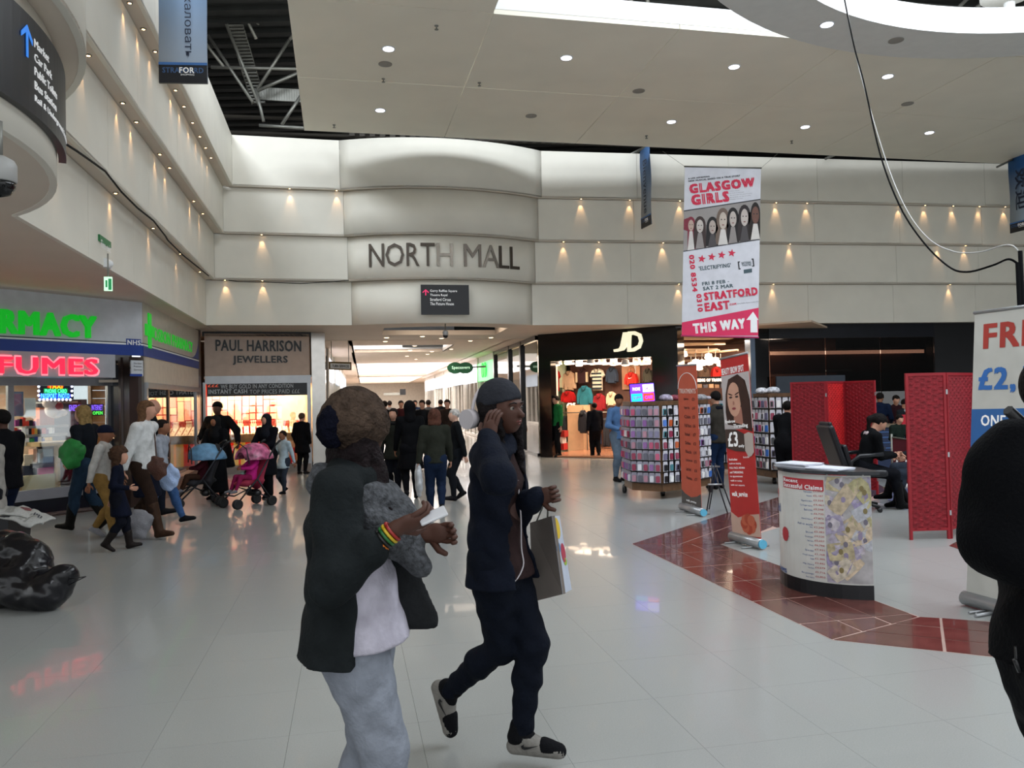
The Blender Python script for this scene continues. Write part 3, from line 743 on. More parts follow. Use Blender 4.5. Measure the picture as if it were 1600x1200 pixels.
for i,x in enumerate(np.arange(.4,e-.4,.3)): 
    mb=MB(); mb.lathe([(.05,0),(.06,.02),(.02,.05),(.015,.12),(.05,.16),(.05,.24),(.02,.28)],(0,0,0),10); o=mb.build('bust_stand',traym); o.location=PS.p(x,2.95,-.35); tag(o,'small cream necklace stand in the lower side window, %s from its left'%ORD[i],'display stand','necklace stands in the lower side window')
# ---------------- jeweller front
j0=P(317,600,17.95); j1=P(487,600,18.75); j0.z=j1.z=3.2
JF=FR(j0,j1-j0,VD); JL=(j1-j0).length
js=empty('fascia_sign',tuple(j0),'pinkish beige fascia board with black raised letters over the gold jewellery window','sign')
peach=mat('peach_board','b79a83',.3,coat=.3)
mb=MB(); plate_px(JF,mb,319,521,484,588,.02,.03); bpart(mb,'fascia_board',peach,js)
tpx(JF,'PAUL HARRISON',337,531,470,548,M_black,js,d=.05,depth=.03,name='letter',bold=.03,split=True,shearv=.01)
tpx(JF,'JEWELLERS',364,556,449,570,M_black,js,d=.05,depth=.03,name='letter',bold=.03,split=True,shearv=.005)
JN=empty('window_3'); JN['kind']='structure'
def jf(x0,y0,x1,y1,d,t,name,m): mb=MB(); plate_px(JF,mb,x0,y0,x1,y1,d,t); return mb.build(name,m,JN)
mb=MB(); JF.plate(mb,0,0,JL,.1,-.1,.15); mb.build('black_head',M_black,JN)
jf(320,588,486,598,0,.06,'shutter_box',alu); jf(317,598,323,738,-.05,.12,'jamb',alu); jf(479,598,487,738,-.05,.12,'jamb',alu)
jf(323,617,479,731,0,.008,'pane',glass); jf(320,731,486,738,-.05,.15,'stall_riser',mat('riser_grey','8d8078',.4))
mb=MB(); JF.plate(mb,0,3.05,JL,3.2,-.6,.56); mb.build('stall_base',brown,JN)
bn=empty('window_banner',tuple(j0),'black strip banner with silver lettering across the top of the jewellery window','banner')
mb=MB(); plate_px(JF,mb,323,600,480,617,.012,.01); bpart(mb,'strip',M_black,bn)
slv=mat('silver_print','8f9294',.4,emit=.12); orr=mat('orange_print','d2553a',.5,emit=.4)
tpx(JF,'WE BUY GOLD IN ANY CONDITION',345,601,458,607.5,slv,bn,d=.024,bold=.02); tpx(JF,'INSTANT CASH',326,609,386,615.5,slv,bn,d=.024,bold=.05); tpx(JF,'TOP PRICES PAID £££',390,609,468,615.5,slv,bn,d=.024,bold=.01)
tpx(JF,'£££',325,601,341,605,orr,bn,d=.024,bold=.03)
jd=-.8
mb=MB(); plate_px(JF,mb,322,600,482,738,jd,.03); mb.build('display_back',redw,JN)
mb=MB(); JF.plate(mb,.02,1.0,JL,1.05,-.85,.8); mb.build('display_ceiling',cream,JN)
area('jewel_front_light',tuple(JF.p(JL/2,1.15,-.35)),1.8,.4,90,(1,.74,.48),(0,0,math.atan2(JF.u.y,JF.u.x)))
# card wall from the photograph: columns of cards of mixed height
cols=[(324,331,[(618,634),(636,651),(652,660)]),(332,343,[(618,624),(626,638),(640,653)]),(344,355,[(617,640),(642,654)]),(356,366,[(618,625),(626,655)]),(367,377,[(618,625),(626,656)]),(379,389,[(617,634),(635,645),(647,656)]),(390,399,[(617,633),(635,644),(646,655)]),(401,410,[(617,633),(635,644),(646,655)]),(412,421,[(618,623),(625,644)]),(422,432,[(618,623),(625,632),(635,644),(646,654)]),(433,442,[(617,633),(635,654)]),(443,452,[(618,634),(636,643),(646,653)])]
n=0
for ci,(x0,x1,ys) in enumerate(cols):
    for ri,(y0,y1) in enumerate(ys):
        a,b=on(JF,x0,y0,jd+.04); c_,e_=on(JF,x1,y1,jd+.04); card(JF,a,b,c_,e_,jd+.04,'the front window',n,'%s column from its left, %s row'%(ORD[ci],ORD[ri])); n+=1
a,b=on(JF,465,625,-.3); c_,e_=on(JF,474,645,-.3); mb=MB(); JF.plate(mb,a,b,c_,e_,-.3,.02); tag(mb.build('poster_panel',cardm),'cream panel on the plain red side of the jewellery window','poster')
for i in range(14):
    x=330+i*10.2; a,b=on(JF,x,657,-.62); c_,_=on(JF,x+9,657,-.62)
    mb=MB()
    for k in range(3): mb.lathe([(.03,0),(.035,.05),(.01,.12),(.03,.15),(.001,.17)],JF.p(a+(c_-a)*(k+.5)/3,b+.16,-.55),8)
    tag(mb.build('necklace_bust',mat('bust_red','c05040',.5,emit=.3) if i%2 else traym),'%s row of necklace busts above the %s tray of the front window'%('red' if i%2 else 'cream',ORD[i]),'display stand','%s necklace busts above the front trays'%('red' if i%2 else 'cream'))
    a,b=on(JF,x,666,-.5); c_,e_=on(JF,x+8.6,678,-.2)
    tray(JF,a,a+(c_-a)*.95,b,b+.22,-.55,-.12,'jewellery_tray',traym,'sloping cream ring tray across the front window','sloping ring trays in the front window')
jf(323,679,479,686,-.6,.55,'mid_shelf',mat('tan_shelf','b58d66',.5))
for i,(x,c) in enumerate(((365,'yellow'),(376,'yellow'),(384,'cream'),(443,'red'),(454,'red'),(466,'cream'))):
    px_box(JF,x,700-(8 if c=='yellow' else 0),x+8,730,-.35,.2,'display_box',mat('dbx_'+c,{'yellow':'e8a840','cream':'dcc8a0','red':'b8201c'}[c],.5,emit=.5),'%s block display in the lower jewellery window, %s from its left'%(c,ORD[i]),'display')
# steel column at the corridor corner
mb=MB(); a=P(487,600,18.75); a.z=0; mb.prism([a.to_2d()+Vector((0,.02)),a.to_2d()+Vector((.3,.10)),a.to_2d()+Vector((.2,.6)),a.to_2d()+Vector((-.2,.5))],0,3.2)
tag(mb.build('trim_3',mat('polished_steel','b8b4ae',.15,.9)),kind='structure')
# ================================================================ sportswear shop, corridor shops, dark restaurant front
def outline_garment(fr,x,y,w,h,d,t,shape):
    """puffed flat garment hanging in frame fr; shape = list of (u,v) 0..1"""
    c=np.mean(np.array(shape),0); mb=MB(); n=len(shape)
    V=[fr.p(x+u*w,y+v*h,d) for u,v in shape]+[fr.p(x+(c[0]+(u-c[0])*.86)*w,y+(c[1]+(v-c[1])*.9)*h,d+t) for u,v in shape]
    V+=[fr.p(x+u*w,y+v*h,d-t*.6) for u,v in shape]
    Fc=[(i,(i+1)%n,n+(i+1)%n,n+i) for i in range(n)]+[tuple(range(n,2*n))]+[((i+1)%n,i,2*n+i,2*n+(i+1)%n) for i in range(n)]+[tuple(range(3*n-1,2*n-1,-1))]
    mb.add(V,Fc,0,False); return mb
SH_HOOD=[(.36,0),(.64,0),(.72,.08),(.88,.14),(1,.5),(1,.9),(.86,.92),(.82,.5),(.8,1),(.2,1),(.18,.5),(.14,.92),(0,.9),(0,.5),(.12,.14),(.28,.08)]
SH_TEE=[(.38,.02),(.5,.07),(.62,.02),(.85,.1),(1,.34),(.86,.42),(.8,.34),(.8,1),(.2,1),(.2,.34),(.14,.42),(0,.34),(.15,.1)]
SH_TROU=[(.15,0),(.85,0),(.95,1),(.6,1),(.5,.35),(.4,1),(.05,1)]
def garment(fr,px0,py0,px1,py1,d,col,label,shape=SH_HOOD,name='hoodie',cat='clothing',extra=None,emit=0):
    a,b=on(fr,px0,py0,d); c,e=on(fr,px1,py1,d)
    o=empty(name,tuple(fr.p((a+c)/2,b,d)),label,cat)
    m=mat('cloth_'+col,col,.85,var=.12,bump=.3,bscale=40)
    bpart(outline_garment(fr,a,b,c-a,e-b,d,.07,shape),'body_cloth',m,o)
    if shape is not SH_TROU:
        mb=MB(); w=c-a; mb.tube([fr.p(a+w*.36,b+.02,d+.04),fr.p(a+w*.42,b+.1,d+.09),fr.p(a+w*.5,b+.13,d+.1),fr.p(a+w*.58,b+.1,d+.09),fr.p(a+w*.64,b+.02,d+.04)],.025,6)
        bpart(mb,'collar',mat('cloth_dark_'+col,tuple(x*.5 for x in srgb(col)),.9),o)
        mb=MB(); mb.tube([fr.p(a+w*.3,b+.03,d),fr.p(a+w*.5,b-.04,d),fr.p(a+w*.7,b+.03,d)],.008,4); mb.tube([fr.p(a+w*.5,b-.04,d),fr.p(a+w*.5,b-.12,d)],.005,4); bpart(mb,'hanger',M_black,o)
    if extra: extra(o,fr,a,b,c,e,d)
    return o
def plan_hit2(px,fr,d):
    D=ray(px,600).to_2d(); o=fr.p(0,0,d).to_2d(); e=fr.u.to_2d(); k=D.x*e.y-D.y*e.x; t=(o.x*e.y-o.y*e.x)/k; return D*t
# ---------------- JD front
q0=P(842,600,20.9); q1=P(1060,600,19.0); q0.z=q1.z=3.2
SF=FR(q0,q1-q0,VD); SL=(q1-q0).length
glossb=mat('gloss_black_portal','0b0b0d',.12,var=.2)
st=empty('window_4'); st['kind']='structure'; st.name='wall_sports_front'
def sf(x0,y0,x1,y1,d,t,name,m):
    mb=MB(); plate_px(SF,mb,x0,y0,x1,y1,d,t); return mb.build(name,m,st)
a862,_=on(SF,862,650); a1021,_=on(SF,1021,650); _,yop=on(SF,940,561)
def sm(x0,y0,x1,y1,d,t,name,m): mb=MB(); SF.plate(mb,x0,y0,x1,y1,d,t); return mb.build(name,m,st)
sm(0,0,a862,3.2,-.3,.3,'black_pier',glossb); sm(a1021,0,SL,3.2,-.5,.5,'black_pier',glossb); sm(a862,0,a1021,yop,-.3,.3,'black_head',glossb)
jg=empty('shop_sign',tuple(q0),'cream slanted two-letter logo sign on the black shopfront head','sign')
cw_=mat('cream_sign','e8e4cc',.4,emit=.75,ecol='efe8c8')
tpx(SF,'J',960,521,976,549.5,cw_,jg,d=.0,depth=.05,name='letter',bold=.03,slant=.25)
tpx(SF,'D',981,519,1003,549,cw_,jg,d=.0,depth=.05,name='letter',bold=.03,slant=.06)
SBK=-3.6
M_tan=mat('shop_tan','b98a6a',.6,var=.1); M_shopf=mat('shop_floor_dark','6b4a38',.3)
def smp(pts,name,m,n=None,t=.04):
    mb=MB(); mb.slab(pts,n or UP,t); return mb.build(name,m,st)
smp([SF.p(a862-1.2,0,SBK),SF.p(SL+3,0,SBK),SF.p(SL+3,3.2,SBK),SF.p(a862-1.2,3.2,SBK)],'rear_wall',mat('shop_rear','5a3d33',.6,var=.15),-SF.n)
smp([SF.p(a862-.3,.1,SBK),SF.p(SL+3,.1,SBK),SF.p(SL+3,.1,-.3),SF.p(a862-.3,.1,-.3)],'shop_ceiling',mat('shop_ceiling','cbb49e',.6))
smp([SF.p(a862-.3,3.19,SBK),SF.p(SL+1,3.19,SBK),SF.p(SL+1,3.19,-.02),SF.p(a862-.3,3.19,-.02)],'shop_floor',mat('shop_floor_warm','a8765a',.25))
_h=plan_hit2(857,SF,SBK); smp([Vector((*_h,3.2)),Vector((*_h,0)),SF.p(a862-.05,3.2,-.3),SF.p(a862-.05,0,-.3)],'side_wall',mat('shop_rear','5a3d33'),-SF.u)
# ceiling lights just inside the head
lm=mat('strip_lamp','fff4e4',.4,emit=9,ecol='ffdcb8')
for i,px in enumerate((864,882,900,918,936,954,972,990,1006)):
    r=random.Random(i); o=empty('spot_lamp',tuple(SF.p(*on(SF,px+5,564+r.random()*4,-.6-.25*(i%3)),-.6-.25*(i%3))),'glaring ceiling lamp %s from the pier inside the sportswear shop'%ORD[i],'lamp','glaring lamps inside the sportswear shop')
    mb=MB(); mb.lathe([(.02,.1),(.09,.08),(.11,-.02),(.10,-.05)],(0,0,0),12); mb.build('housing',M_white,o)
    mb=MB(); mb.lathe([(.01,-.055),(.098,-.05),(.09,-.07),(.01,-.08)],(0,0,0),12); mb.build('bulb',lm,o)
    mb=MB(); mb.tube([(0,0,.1),(0,0,.32)],.01,6); mb.build('stem',M_steel,o)
mb=MB(); 
for i_ in range(8): plate_px(SF,mb,865+i_*19.5,567,878+i_*19.5,569.5,-.7,.06)
mb.build('strip_light',lm,st,kind='stuff')
area('sports_light',tuple(SF.p(SL*.45,.45,-1.6)),3.2,1.4,190,(1,.78,.58),(0,0,math.atan2(SF.u.y,SF.u.x)))
area('sports_light_side',tuple(SF.p(SL+1.2,.35,-2.0)),1.8,1.4,90,(1,.82,.64),(0,0,math.atan2(SF.u.y,SF.u.x)))
d=-3.3
garment(SF,862,578,876,611,d,'d01a18','plain bright red sweatshirt beside the black pier on the top row',SH_TEE,'sweatshirt')
garment(SF,878,580,900,610,d,'d8b898','beige hooded top on a bust on the top row of the sportswear wall')
def varsity(o,fr,a,b,c,e,d):
    for s in (0,1):
        mb=MB(); x0=a+(c-a)*(.0 if s==0 else .86); fr.plate(mb,x0,b+(e-b)*.25,x0+(c-a)*.14,b+(e-b)*.88,d+.03,.07); bpart(mb,'sleeve',mat('cream_sleeve','d8c9a8',.8),o)
garment(SF,901,576,920,600,d,'3a1f24','dark maroon varsity jacket with cream sleeves on the top row',SH_HOOD,'varsity_jacket',extra=varsity)
def stripes(o,fr,a,b,c,e,d):
    w=c-a;h=e-b
    for i,y in enumerate((.2,.36,.52,.7,.86)):
        mb=MB(); fr.plate(mb,a+w*.17,b+h*y,a+w*.83,b+h*(y+.075),d+.066,.012); bpart(mb,'stripe',mat('teal_stripe','1f5a60' if i%2 else '24323a',.8),o)
garment(SF,921,576,946,610,d,'e8e2cc','cream and teal striped polo shirt in the middle of the top row',SH_TEE,'polo_shirt',extra=stripes)
garment(SF,946,574,966,599,d,'2c3a4c','dark blue jacket on the top row beside the striped polo shirt')
pp=empty('wall_poster',tuple(SF.p(*on(SF,985,600,SBK+.06),SBK+.06)),'tan poster of a boy in a red hooded top on the sportswear wall','poster')
mb=MB(); plate_px(SF,mb,972,573,1001,608,SBK+.06,.03); bpart(mb,'poster_sheet',M_tan,pp)
a,b=on(SF,987,580,SBK+.12); mb=MB(); mb.ball(SF.p(a,b,SBK+.13),.13,8,0,(.9,.5,1.1)); bpart(mb,'printed_head',mat('skin_print','b07a58',.7),pp)
def swoosh_pts(fr,x,y,w,d):
    P_=[(0,.55),(.05,.8),(.2,.92),(.42,.8),(1,.35),(.42,.62),(.22,.66),(.14,.55),(.2,.35)]
    return [fr.p(x+u*w,y+v*w*.5,d) for u,v in P_]
def nk(o,fr,a,b,c,e,d):
    mb=MB(); mb.slab(swoosh_pts(fr,a+(c-a)*.36,b+(e-b)*.35,(c-a)*.3,d+.08),fr.n,.006); bpart(mb,'chest_logo',M_white,o)
garment(SF,975,582,997,602,d-.05,'d8281c','red hooded top with a small white chest mark on the poster',extra=nk)
garment(SF,1004,576,1020,598,d,'3b3a30','dark olive jacket with a red streak at the end of the top row')
garment(SF,876,611,899,629,d+.2,'c4181a','folded-shoulder red jacket on the second row above the price lettering',SH_HOOD,'track_jacket')
garment(SF,901,603,926,634,d+.5,'1d6878','teal hooded top hanging above the tan column')
garment(SF,926,615,947,642,d+.4,'8c1520','maroon sleeveless top on the second row above the shopper')
garment(SF,947,612,964,634,d+.4,'d8c0a0','cream and red jacket on the second row beside the blue-shirted man')
tc_=empty('display_column',tuple(SF.p(*on(SF,912,713,-2.5),-2.5)),'tall tan lit display column in the sportswear shop with a dark jacket on it','display')
mb=MB(); plate_px(SF,mb,898,633,924,712,-2.7,.5); bpart(mb,'column_panel',mat('tan_lit','d8ae84',.5,emit=.15),tc_)
garment(SF,903,641,920,677,-2.1,'20242c','dark jacket hung on the tan column in the sportswear shop',name='jacket')
tg=empty('price_lettering',tuple(SF.p(*on(SF,890,633,-2.6),-2.6)),'white price figures on the sportswear wall','sign')
tpx(SF,'£25',886,630,899,637,em('pricew','fff0e0',.8),tg,d=-2.6,depth=.02,bold=.06)
grp='dark trousers hung low in the sportswear shop'
cl=['2b3138','3a3f55','22252c','4a4652','2c3b58','31363f']
for i in range(11):
    px=877+i*13
    if 896<px<926: continue
    garment(SF,px,650+(i%2)*3,px+11,690+(i%3)*4,-2.3-(i%2)*.5,cl[i%6],'%s pair of dark trousers hanging on the low rails, counted from the black pier'%ORD[i],SH_TROU,'trousers','clothing')
rk=empty('clothes_rail',tuple(SF.p(*on(SF,880,713,-1.9),-1.9)),'chrome rail of dark clothes at the left of the sportswear shop doorway','rail')
mb=MB(); a,b=on(SF,873,645,-2.15); c,e=on(SF,962,645,-2.15)
for s in (0,.5,1): mb.tube([SF.p(a+(c-a)*s,b,-2.15),SF.p(a+(c-a)*s,3.18,-2.15)],.015,6)
bpart(mb,'posts',M_steel,rk,kind='stuff'); mb=MB(); mb.tube([SF.p(a,b,-2.15),SF.p(c,b,-2.15)],.015,6); bpart(mb,'bar',M_steel,rk)
for i,(px,py,c) in enumerate(((868,700,'b82820'),(866,690,'d8d0c8'),(869,680,'a02a24'))):
    px_box(SF,px+4,py-7,px+13,py+3,-1.6,.25,'folded_clothes',mat('fold_'+c,c,.8),'%s folded stack low beside the black pier'%('red','white','dark red')[i].replace('dark red','upper dark red'),'clothing')
# second opening
wj=empty('wall_sports_side'); wj['kind']='structure'
w0=P(1058,600,19.0); w1=P(1600,600,20.35); w0.z=w1.z=3.2
WF=FR(w0,w1-w0,VD)
def wf(x0,y0,x1,y1,d,t,name,m,par=None): mb=MB(); plate_px(WF,mb,x0,y0,x1,y1,d,t); return mb.build(name,m,par or wj)
def wm(x0,y0,x1,y1,d,t,name,m,par=None): mb=MB(); WF.plate(mb,x0,y0,x1,y1,d,t); return mb.build(name,m,par or wj)
b0,_=on(WF,1174,600); b1,_=on(WF,1203,600); b2,_=on(WF,1461,600); b3,_=on(WF,1760,600)
wm(.0,-.05,b0,.06,-.2,.2,'black_head',glossb); wm(b0,0,b0+.12,3.2,-.3,.3,'steel_jamb',mat('blue_steel','5c6a7c',.3,.6)); wm(b0+.12,0,b1,3.2,-.3,.3,'black_pier',glossb)
wm(b2,0,b3+2,3.2,-.3,.32,'black_wall',mat('black_board','0c0c10',.4,var=.2))
mb=MB()
for i in range(5): WF.plate(mb,.1,.2+i*.12,b0,.26+i*.12,-1.2-.5*i,.25)
for x in (.3,.9,1.4): mb.tube([WF.p(x,.55,-2.6),WF.p(x+.6,.55,-1.0)],.03,6)
mb.build('ceiling_ducts',mat('duct_beige','a88f74',.5),wj)
for i,(px,py) in enumerate(((1068,553),(1107,557),(1087,566),(1097,567),(1108,566),(1118,563),(1080,571),(1126,568),(1092,574))):
    dd=-.8-.3*(i%3); o=empty('spot_lamp',tuple(WF.p(*on(WF,px,py,dd),dd)),'glaring lamp in the side opening behind the hanging poster, %s of the cluster'%ORD[i],'lamp','glaring lamps behind the hanging poster')
    mb=MB(); mb.lathe([(.02,.08),(.08,.06),(.10,-.03),(.09,-.06),(.01,-.08)],(0,0,0),12); mb.build('bulb',lm,o)
    mb=MB(); mb.tube([(0,0,.08),(0,0,.25)],.01,6); mb.build('stem',M_steel,o)
garment(WF,1111,573,1127,592,-2.4,'c02018','red hooded top in the side opening between the two roll-up banners')
garment(WF,1093,573,1108,592,-2.4,'5a4434','brown jacket in the side opening beside the slim orange banner')
kt=empty('wall_lettering',tuple(WF.p(1,1,-1.8)),'white slogan lettering across the side opening above the phone case racks','sign')
tpx(WF,'KING OF TRAINERS',1090,592,1134,596.5,em('slogan','fff0e0',.7),kt,d=-2.2,depth=.02,bold=.06)
wf(1086,589,1174,599,-2.25,.03,'slogan_board',M_black)
for i in range(9):
    px_box(WF,1090+i*9,600+(i%2),1097+i*9,606,-2.2,.2,'shoe_box',mat('shoebx%d'%(i%3),('8a6a50','4a4a52','b09070')[i%3],.6),'%s shoe box along the shelf under the slogan'%ORD[i],'box','shoe boxes under the slogan')
# dark restaurant front
rg=empty('window_5'); rg['kind']='structure'
wm(b1,0,b2,.34,-.1,.12,'head_panel',mat('dark_navy_panel','12141c',.3,var=.2),rg)
dk=glassmat('smoked_glass',(.34,.31,.30),.05,.01)
for i in range(3):
    x0=b1+(b2-b1)*i/3; wm(x0+.01,.34,b1+(b2-b1)*(i+1)/3-.01,3.15,0,.01,'pane',dk,rg)
wf(1203,549.5,1442,551.5,-.6,.05,'light_line',mat('cove_light','ffe0c8',.4,emit=1.6,ecol='ffc8a8'),rg)
wf(1203,552,1461,580,-.9,.03,'mirror_panel',mat('bronze_panel','5a3a30',.25,.5),rg); wf(1290,578,1330,580,-.6,.04,'shelf_line',M_steel,rg)
wm(b1,3.15,b2,3.2,-.05,.1,'sill',glossb,rg)
wm(b1,.3,b3,3.2,-5.2,.05,'rear_wall',mat('rest_rear','2a1c18',.7,var=.3),rg); 
smp([WF.p(b1,.3,-5.2),WF.p(b3,.3,-5.2),WF.p(b3,.3,-.1),WF.p(b1,.3,-.1)],'rear_ceiling',mat('rest_rear','2a1c18'))
area('restaurant_light',tuple(WF.p((b1+b2)/2,.5,-2)),5,1,26,(1,.7,.5),(0,0,math.atan2(WF.u.y,WF.u.x)))
tag(px_box(WF,1213,588,1322,640,.25,.05,'menu_board',mat('slate_board','3b4450',.5)),'grey slate screen standing in front of the dark restaurant glass','board')
# shop signs that the dark glass mirrors: real boards on the far side of the hall, behind the viewer
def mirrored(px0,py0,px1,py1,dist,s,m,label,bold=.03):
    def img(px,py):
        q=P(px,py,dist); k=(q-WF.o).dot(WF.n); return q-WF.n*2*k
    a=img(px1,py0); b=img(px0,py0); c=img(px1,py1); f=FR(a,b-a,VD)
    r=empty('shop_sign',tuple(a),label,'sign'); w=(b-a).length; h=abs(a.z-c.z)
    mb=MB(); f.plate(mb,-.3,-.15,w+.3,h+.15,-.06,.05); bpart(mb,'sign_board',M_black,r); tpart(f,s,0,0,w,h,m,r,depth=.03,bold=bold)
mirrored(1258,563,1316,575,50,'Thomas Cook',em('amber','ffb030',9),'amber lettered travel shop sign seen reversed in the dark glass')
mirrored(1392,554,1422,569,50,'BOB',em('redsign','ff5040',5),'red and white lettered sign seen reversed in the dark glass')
# ---------------- corridor shops
CRF=FR((WCR.x,WCR.y,3.2),-CA.to_3d(),VD)    # right hand wall, x<0 further away
CLF=FR((WCL.x,WCL.y,3.2),CA.to_3d(),VD)
def bay(fr,x0,x1,side,sign,frame,inside,power,label,col='d8c8b0'):
    r=empty('shopfront'); r['kind']='structure'; r.name='wall_shopfront'
    def q(a,b,c,d,dd,t,name,m): mb=MB(); fr.plate(mb,a,b,c,d,dd,t); return mb.build(name,m,r)
    w=x1-x0
    q(x0,0,x0+.16,3.2,-.2,.26,'pilaster',frame); q(x1-.1,0,x1,3.2,-.2,.22,'pilaster',frame)
    if sign: q(x0+.16,.25,x1-.1,.95,-.1,.14,'sign_panel',sign)
    q(x0+.16,0,x1-.1,.25,-.1,.1,'head',frame)
    top=.95 if sign else .25
    n=max(1,round(w/1.3))
    for i in range(n):
        a=x0+.16+(w-.26)*i/n; b=x0+.16+(w-.26)*(i+1)/n; q(a+.02,top,b-.02,3.1,-.05,.01,'pane',glass); q(b-.03,top,b+.02,3.1,-.07,.06,'mullion',frame)
    q(x0,3.1,x1,3.2,-.08,.1,'sill',frame)
    q(x0,.2,x1,3.2,-2.6,.05,'rear_wall',inside)
    mb=MB(); mb.slab([fr.p(x0,0,-2.6),fr.p(x0,3.2,-2.6),fr.p(x0,3.2,-.2),fr.p(x0,0,-.2)],fr.u,.04); mb.build('side_wall',inside,r)
    mb=MB(); mb.slab([fr.p(x0,.15,-2.6),fr.p(x1,.15,-2.6),fr.p(x1,.15,-.1),fr.p(x0,.15,-.1)],UP,.04); mb.build('shop_ceiling',M_shopw,r)
    mb=MB()
    for i in range(int(w/.7)):
        for k in range(3):
            fr.plate(mb,x0+.3+i*.7,1.3+k*.6,x0+.8+i*.7,1.75+k*.6,-2.4,.15+.1*((i+k)%2),0)
    mb.build('shelf_goods',mat('goods_%s'%label,col,.6,var=.5,scale=9),r,kind='stuff')
    l=area('shop_light',tuple(fr.p((x0+x1)/2,.35,-1.3)),w*.7,1,power,(1,.86,.7),(0,0,math.atan2(fr.u.y,fr.u.x)))
    return r
whf=mat('white_frame','d8d4cc',.4); blf=mat('black_frame','141414',.2); insw=mat('warm_interior','cdb498',.6,var=.15); insd=mat('pale_interior','d8d0c4',.6)
# glass side of the sportswear shop: three dark mullions
xs=[0]+[on(CRF,px,640)[0] for px in (818,799,776)]
r=empty('wall_glass_side'); r['kind']='structure'
for i in range(3):
    mb=MB(); CRF.plate(mb,xs[i+1]+.05,.15,xs[i]-.05,3.15,0,.01); mb.build('pane',glass,r)
    mb=MB(); CRF.plate(mb,xs[i+1]-.10,0,xs[i+1]+.10,3.2,-.04,.12); mb.build('mullion',blf,r)
mb=MB(); CRF.plate(mb,xs[3],3.12,0,3.2,-.03,.1); CRF.plate(mb,xs[3],0,0,.12,-.03,.1); mb.build('rail',blf,r,kind='stuff')
mb=MB(); CRF.plate(mb,xs[3],.1,-1.5,3.2,-.9,.05); mb.build('rear_wall',insd,r)
area('glass_side_light',tuple(CRF.p(xs[3]/2,.3,-.5)),4,.6,60,(1,.85,.7),(0,0,math.atan2(CRF.u.y,CRF.u.x)))
mb=MB()
for k in range(4): CRF.plate(mb,xs[3]+.5,.9+k*.55,-2.0,1.0+k*.55,-.85,.3)
mb.build('wall_shelf',whf,r,kind='stuff')
x=xs[3]-.15; 
gsign=mat('green_lightbox','2f9a4c',.4,emit=1.5,ecol='70e080'); wsign=mat('white_lightbox','f4f4f8',.4,emit=2.2,ecol='f4f2ff'); gsg=mat('grey_sign','9aa6b4',.4,emit=.5,ecol='b0c0d0')
specs=[(4.2,gsign,whf,insw,60,'optician','c8d8c8'),(4.5,wsign,whf,insw,70,'phone','e0c8a8'),(4.5,gsg,whf,insd,60,'books','8890a0'),(5,wsign,whf,insw,70,'shoes','c0a080'),(6,gsg,whf,insd,70,'cards','b0b0c0'),(8,wsign,whf,insw,80,'bank','c8a888')]
for w,s,f_,ins,pw,lb,c in specs:
    bay(CRF,x-w,x,1,s,f_,ins,pw,lb,c); x-=w
x=.4
specs=[(5,None,mat('steel_frame','77736d',.3,.6),insw,60,'watch','806a50'),(5,wsign,whf,insw,60,'cafe','a08060'),(6,gsg,whf,insd,60,'toys','9088a0'),(6,wsign,whf,insw,70,'gifts','b09070'),(8,gsg,whf,insd,70,'food','a89888')]
for w,s,f_,ins,pw,lb,c in specs:
    bay(CLF,x,x+w,-1,s,f_,ins,pw,lb,c); x+=w
ts=empty('hanging_sign',tuple(CLF.p(1,.8,.3)),'narrow brass-framed sign with black lettering over the corridor entrance beyond the jeweller','sign')
TFr=FR(P(514,565.5,21.6),P(549,566.5,21.7)-P(514,565.5,21.6),VD)
mb=MB(); plate_px(TFr,mb,514,565,549,577,0,.06); bpart(mb,'sign_frame',mat('brass','6a5430',.4,.6),ts); mb=MB(); plate_px(TFr,mb,516,567.5,547,575,.06,.006); bpart(mb,'sign_plate',M_white,ts)
tpx(TFr,'TURN SERVICES',519,569.5,545,573.5,M_black,ts,d=.067,bold=.05)
mb=MB()
for px in (518,545): a,b=on(TFr,px,565,.03); mb.tube([TFr.p(a,b,.03),Vector((*TFr.p(a,b,.03).to_2d(),3.2))],.01,6)
bpart(mb,'rods',M_steel,ts,kind='stuff')
# double-oval green projecting sign and green logo lightbox
sp=empty('projecting_sign',tuple(P(718,575,27)),'dark green double-oval projecting sign with pale lettering on the corridor wall','sign')
gd=mat('dark_green','1d5a38',.4,emit=.12); PFr=FR(P(700,566,26.5),Vector((1,.1,0)),VD)
for cx_ in (711,727):
    a,b=on(PFr,cx_,575,0); mb=MB(); mb.slab([PFr.p(a+.26*math.cos(t),b+.19*math.sin(t),0) for t in [2*PI*k/28 for k in range(28)]],PFr.n,.06); bpart(mb,'oval',gd,sp)
tpx(PFr,'Specsavers',706,572,734,578,em('palegreen','c8f0d0',.6),sp,d=.065,bold=.03)
mb=MB(); a,b=on(PFr,736,574,0); mb.tube([PFr.p(a,b,.03),PFr.p(a+.5,b-.02,0)],.03,6); bpart(mb,'arm',M_steel,sp)
lg=empty('lightbox_logo',tuple(P(755,566,27)),'bright green rounded figure logo on the pale green lightbox in the corridor','sign')
ax_,bx2=on(CRF,755,566,.1)
for dx in (-.4,.25): 
    mb=MB(); mb.slab([CRF.p(ax_+dx+.3*math.cos(t),.55+.28*math.sin(t),.06) for t in [2*PI*k/24 for k in range(24)]],CRF.n,.03); bpart(mb,'logo_disc',em('logogreen','20b040' if dx<0 else 'c8f050',1.2),lg)
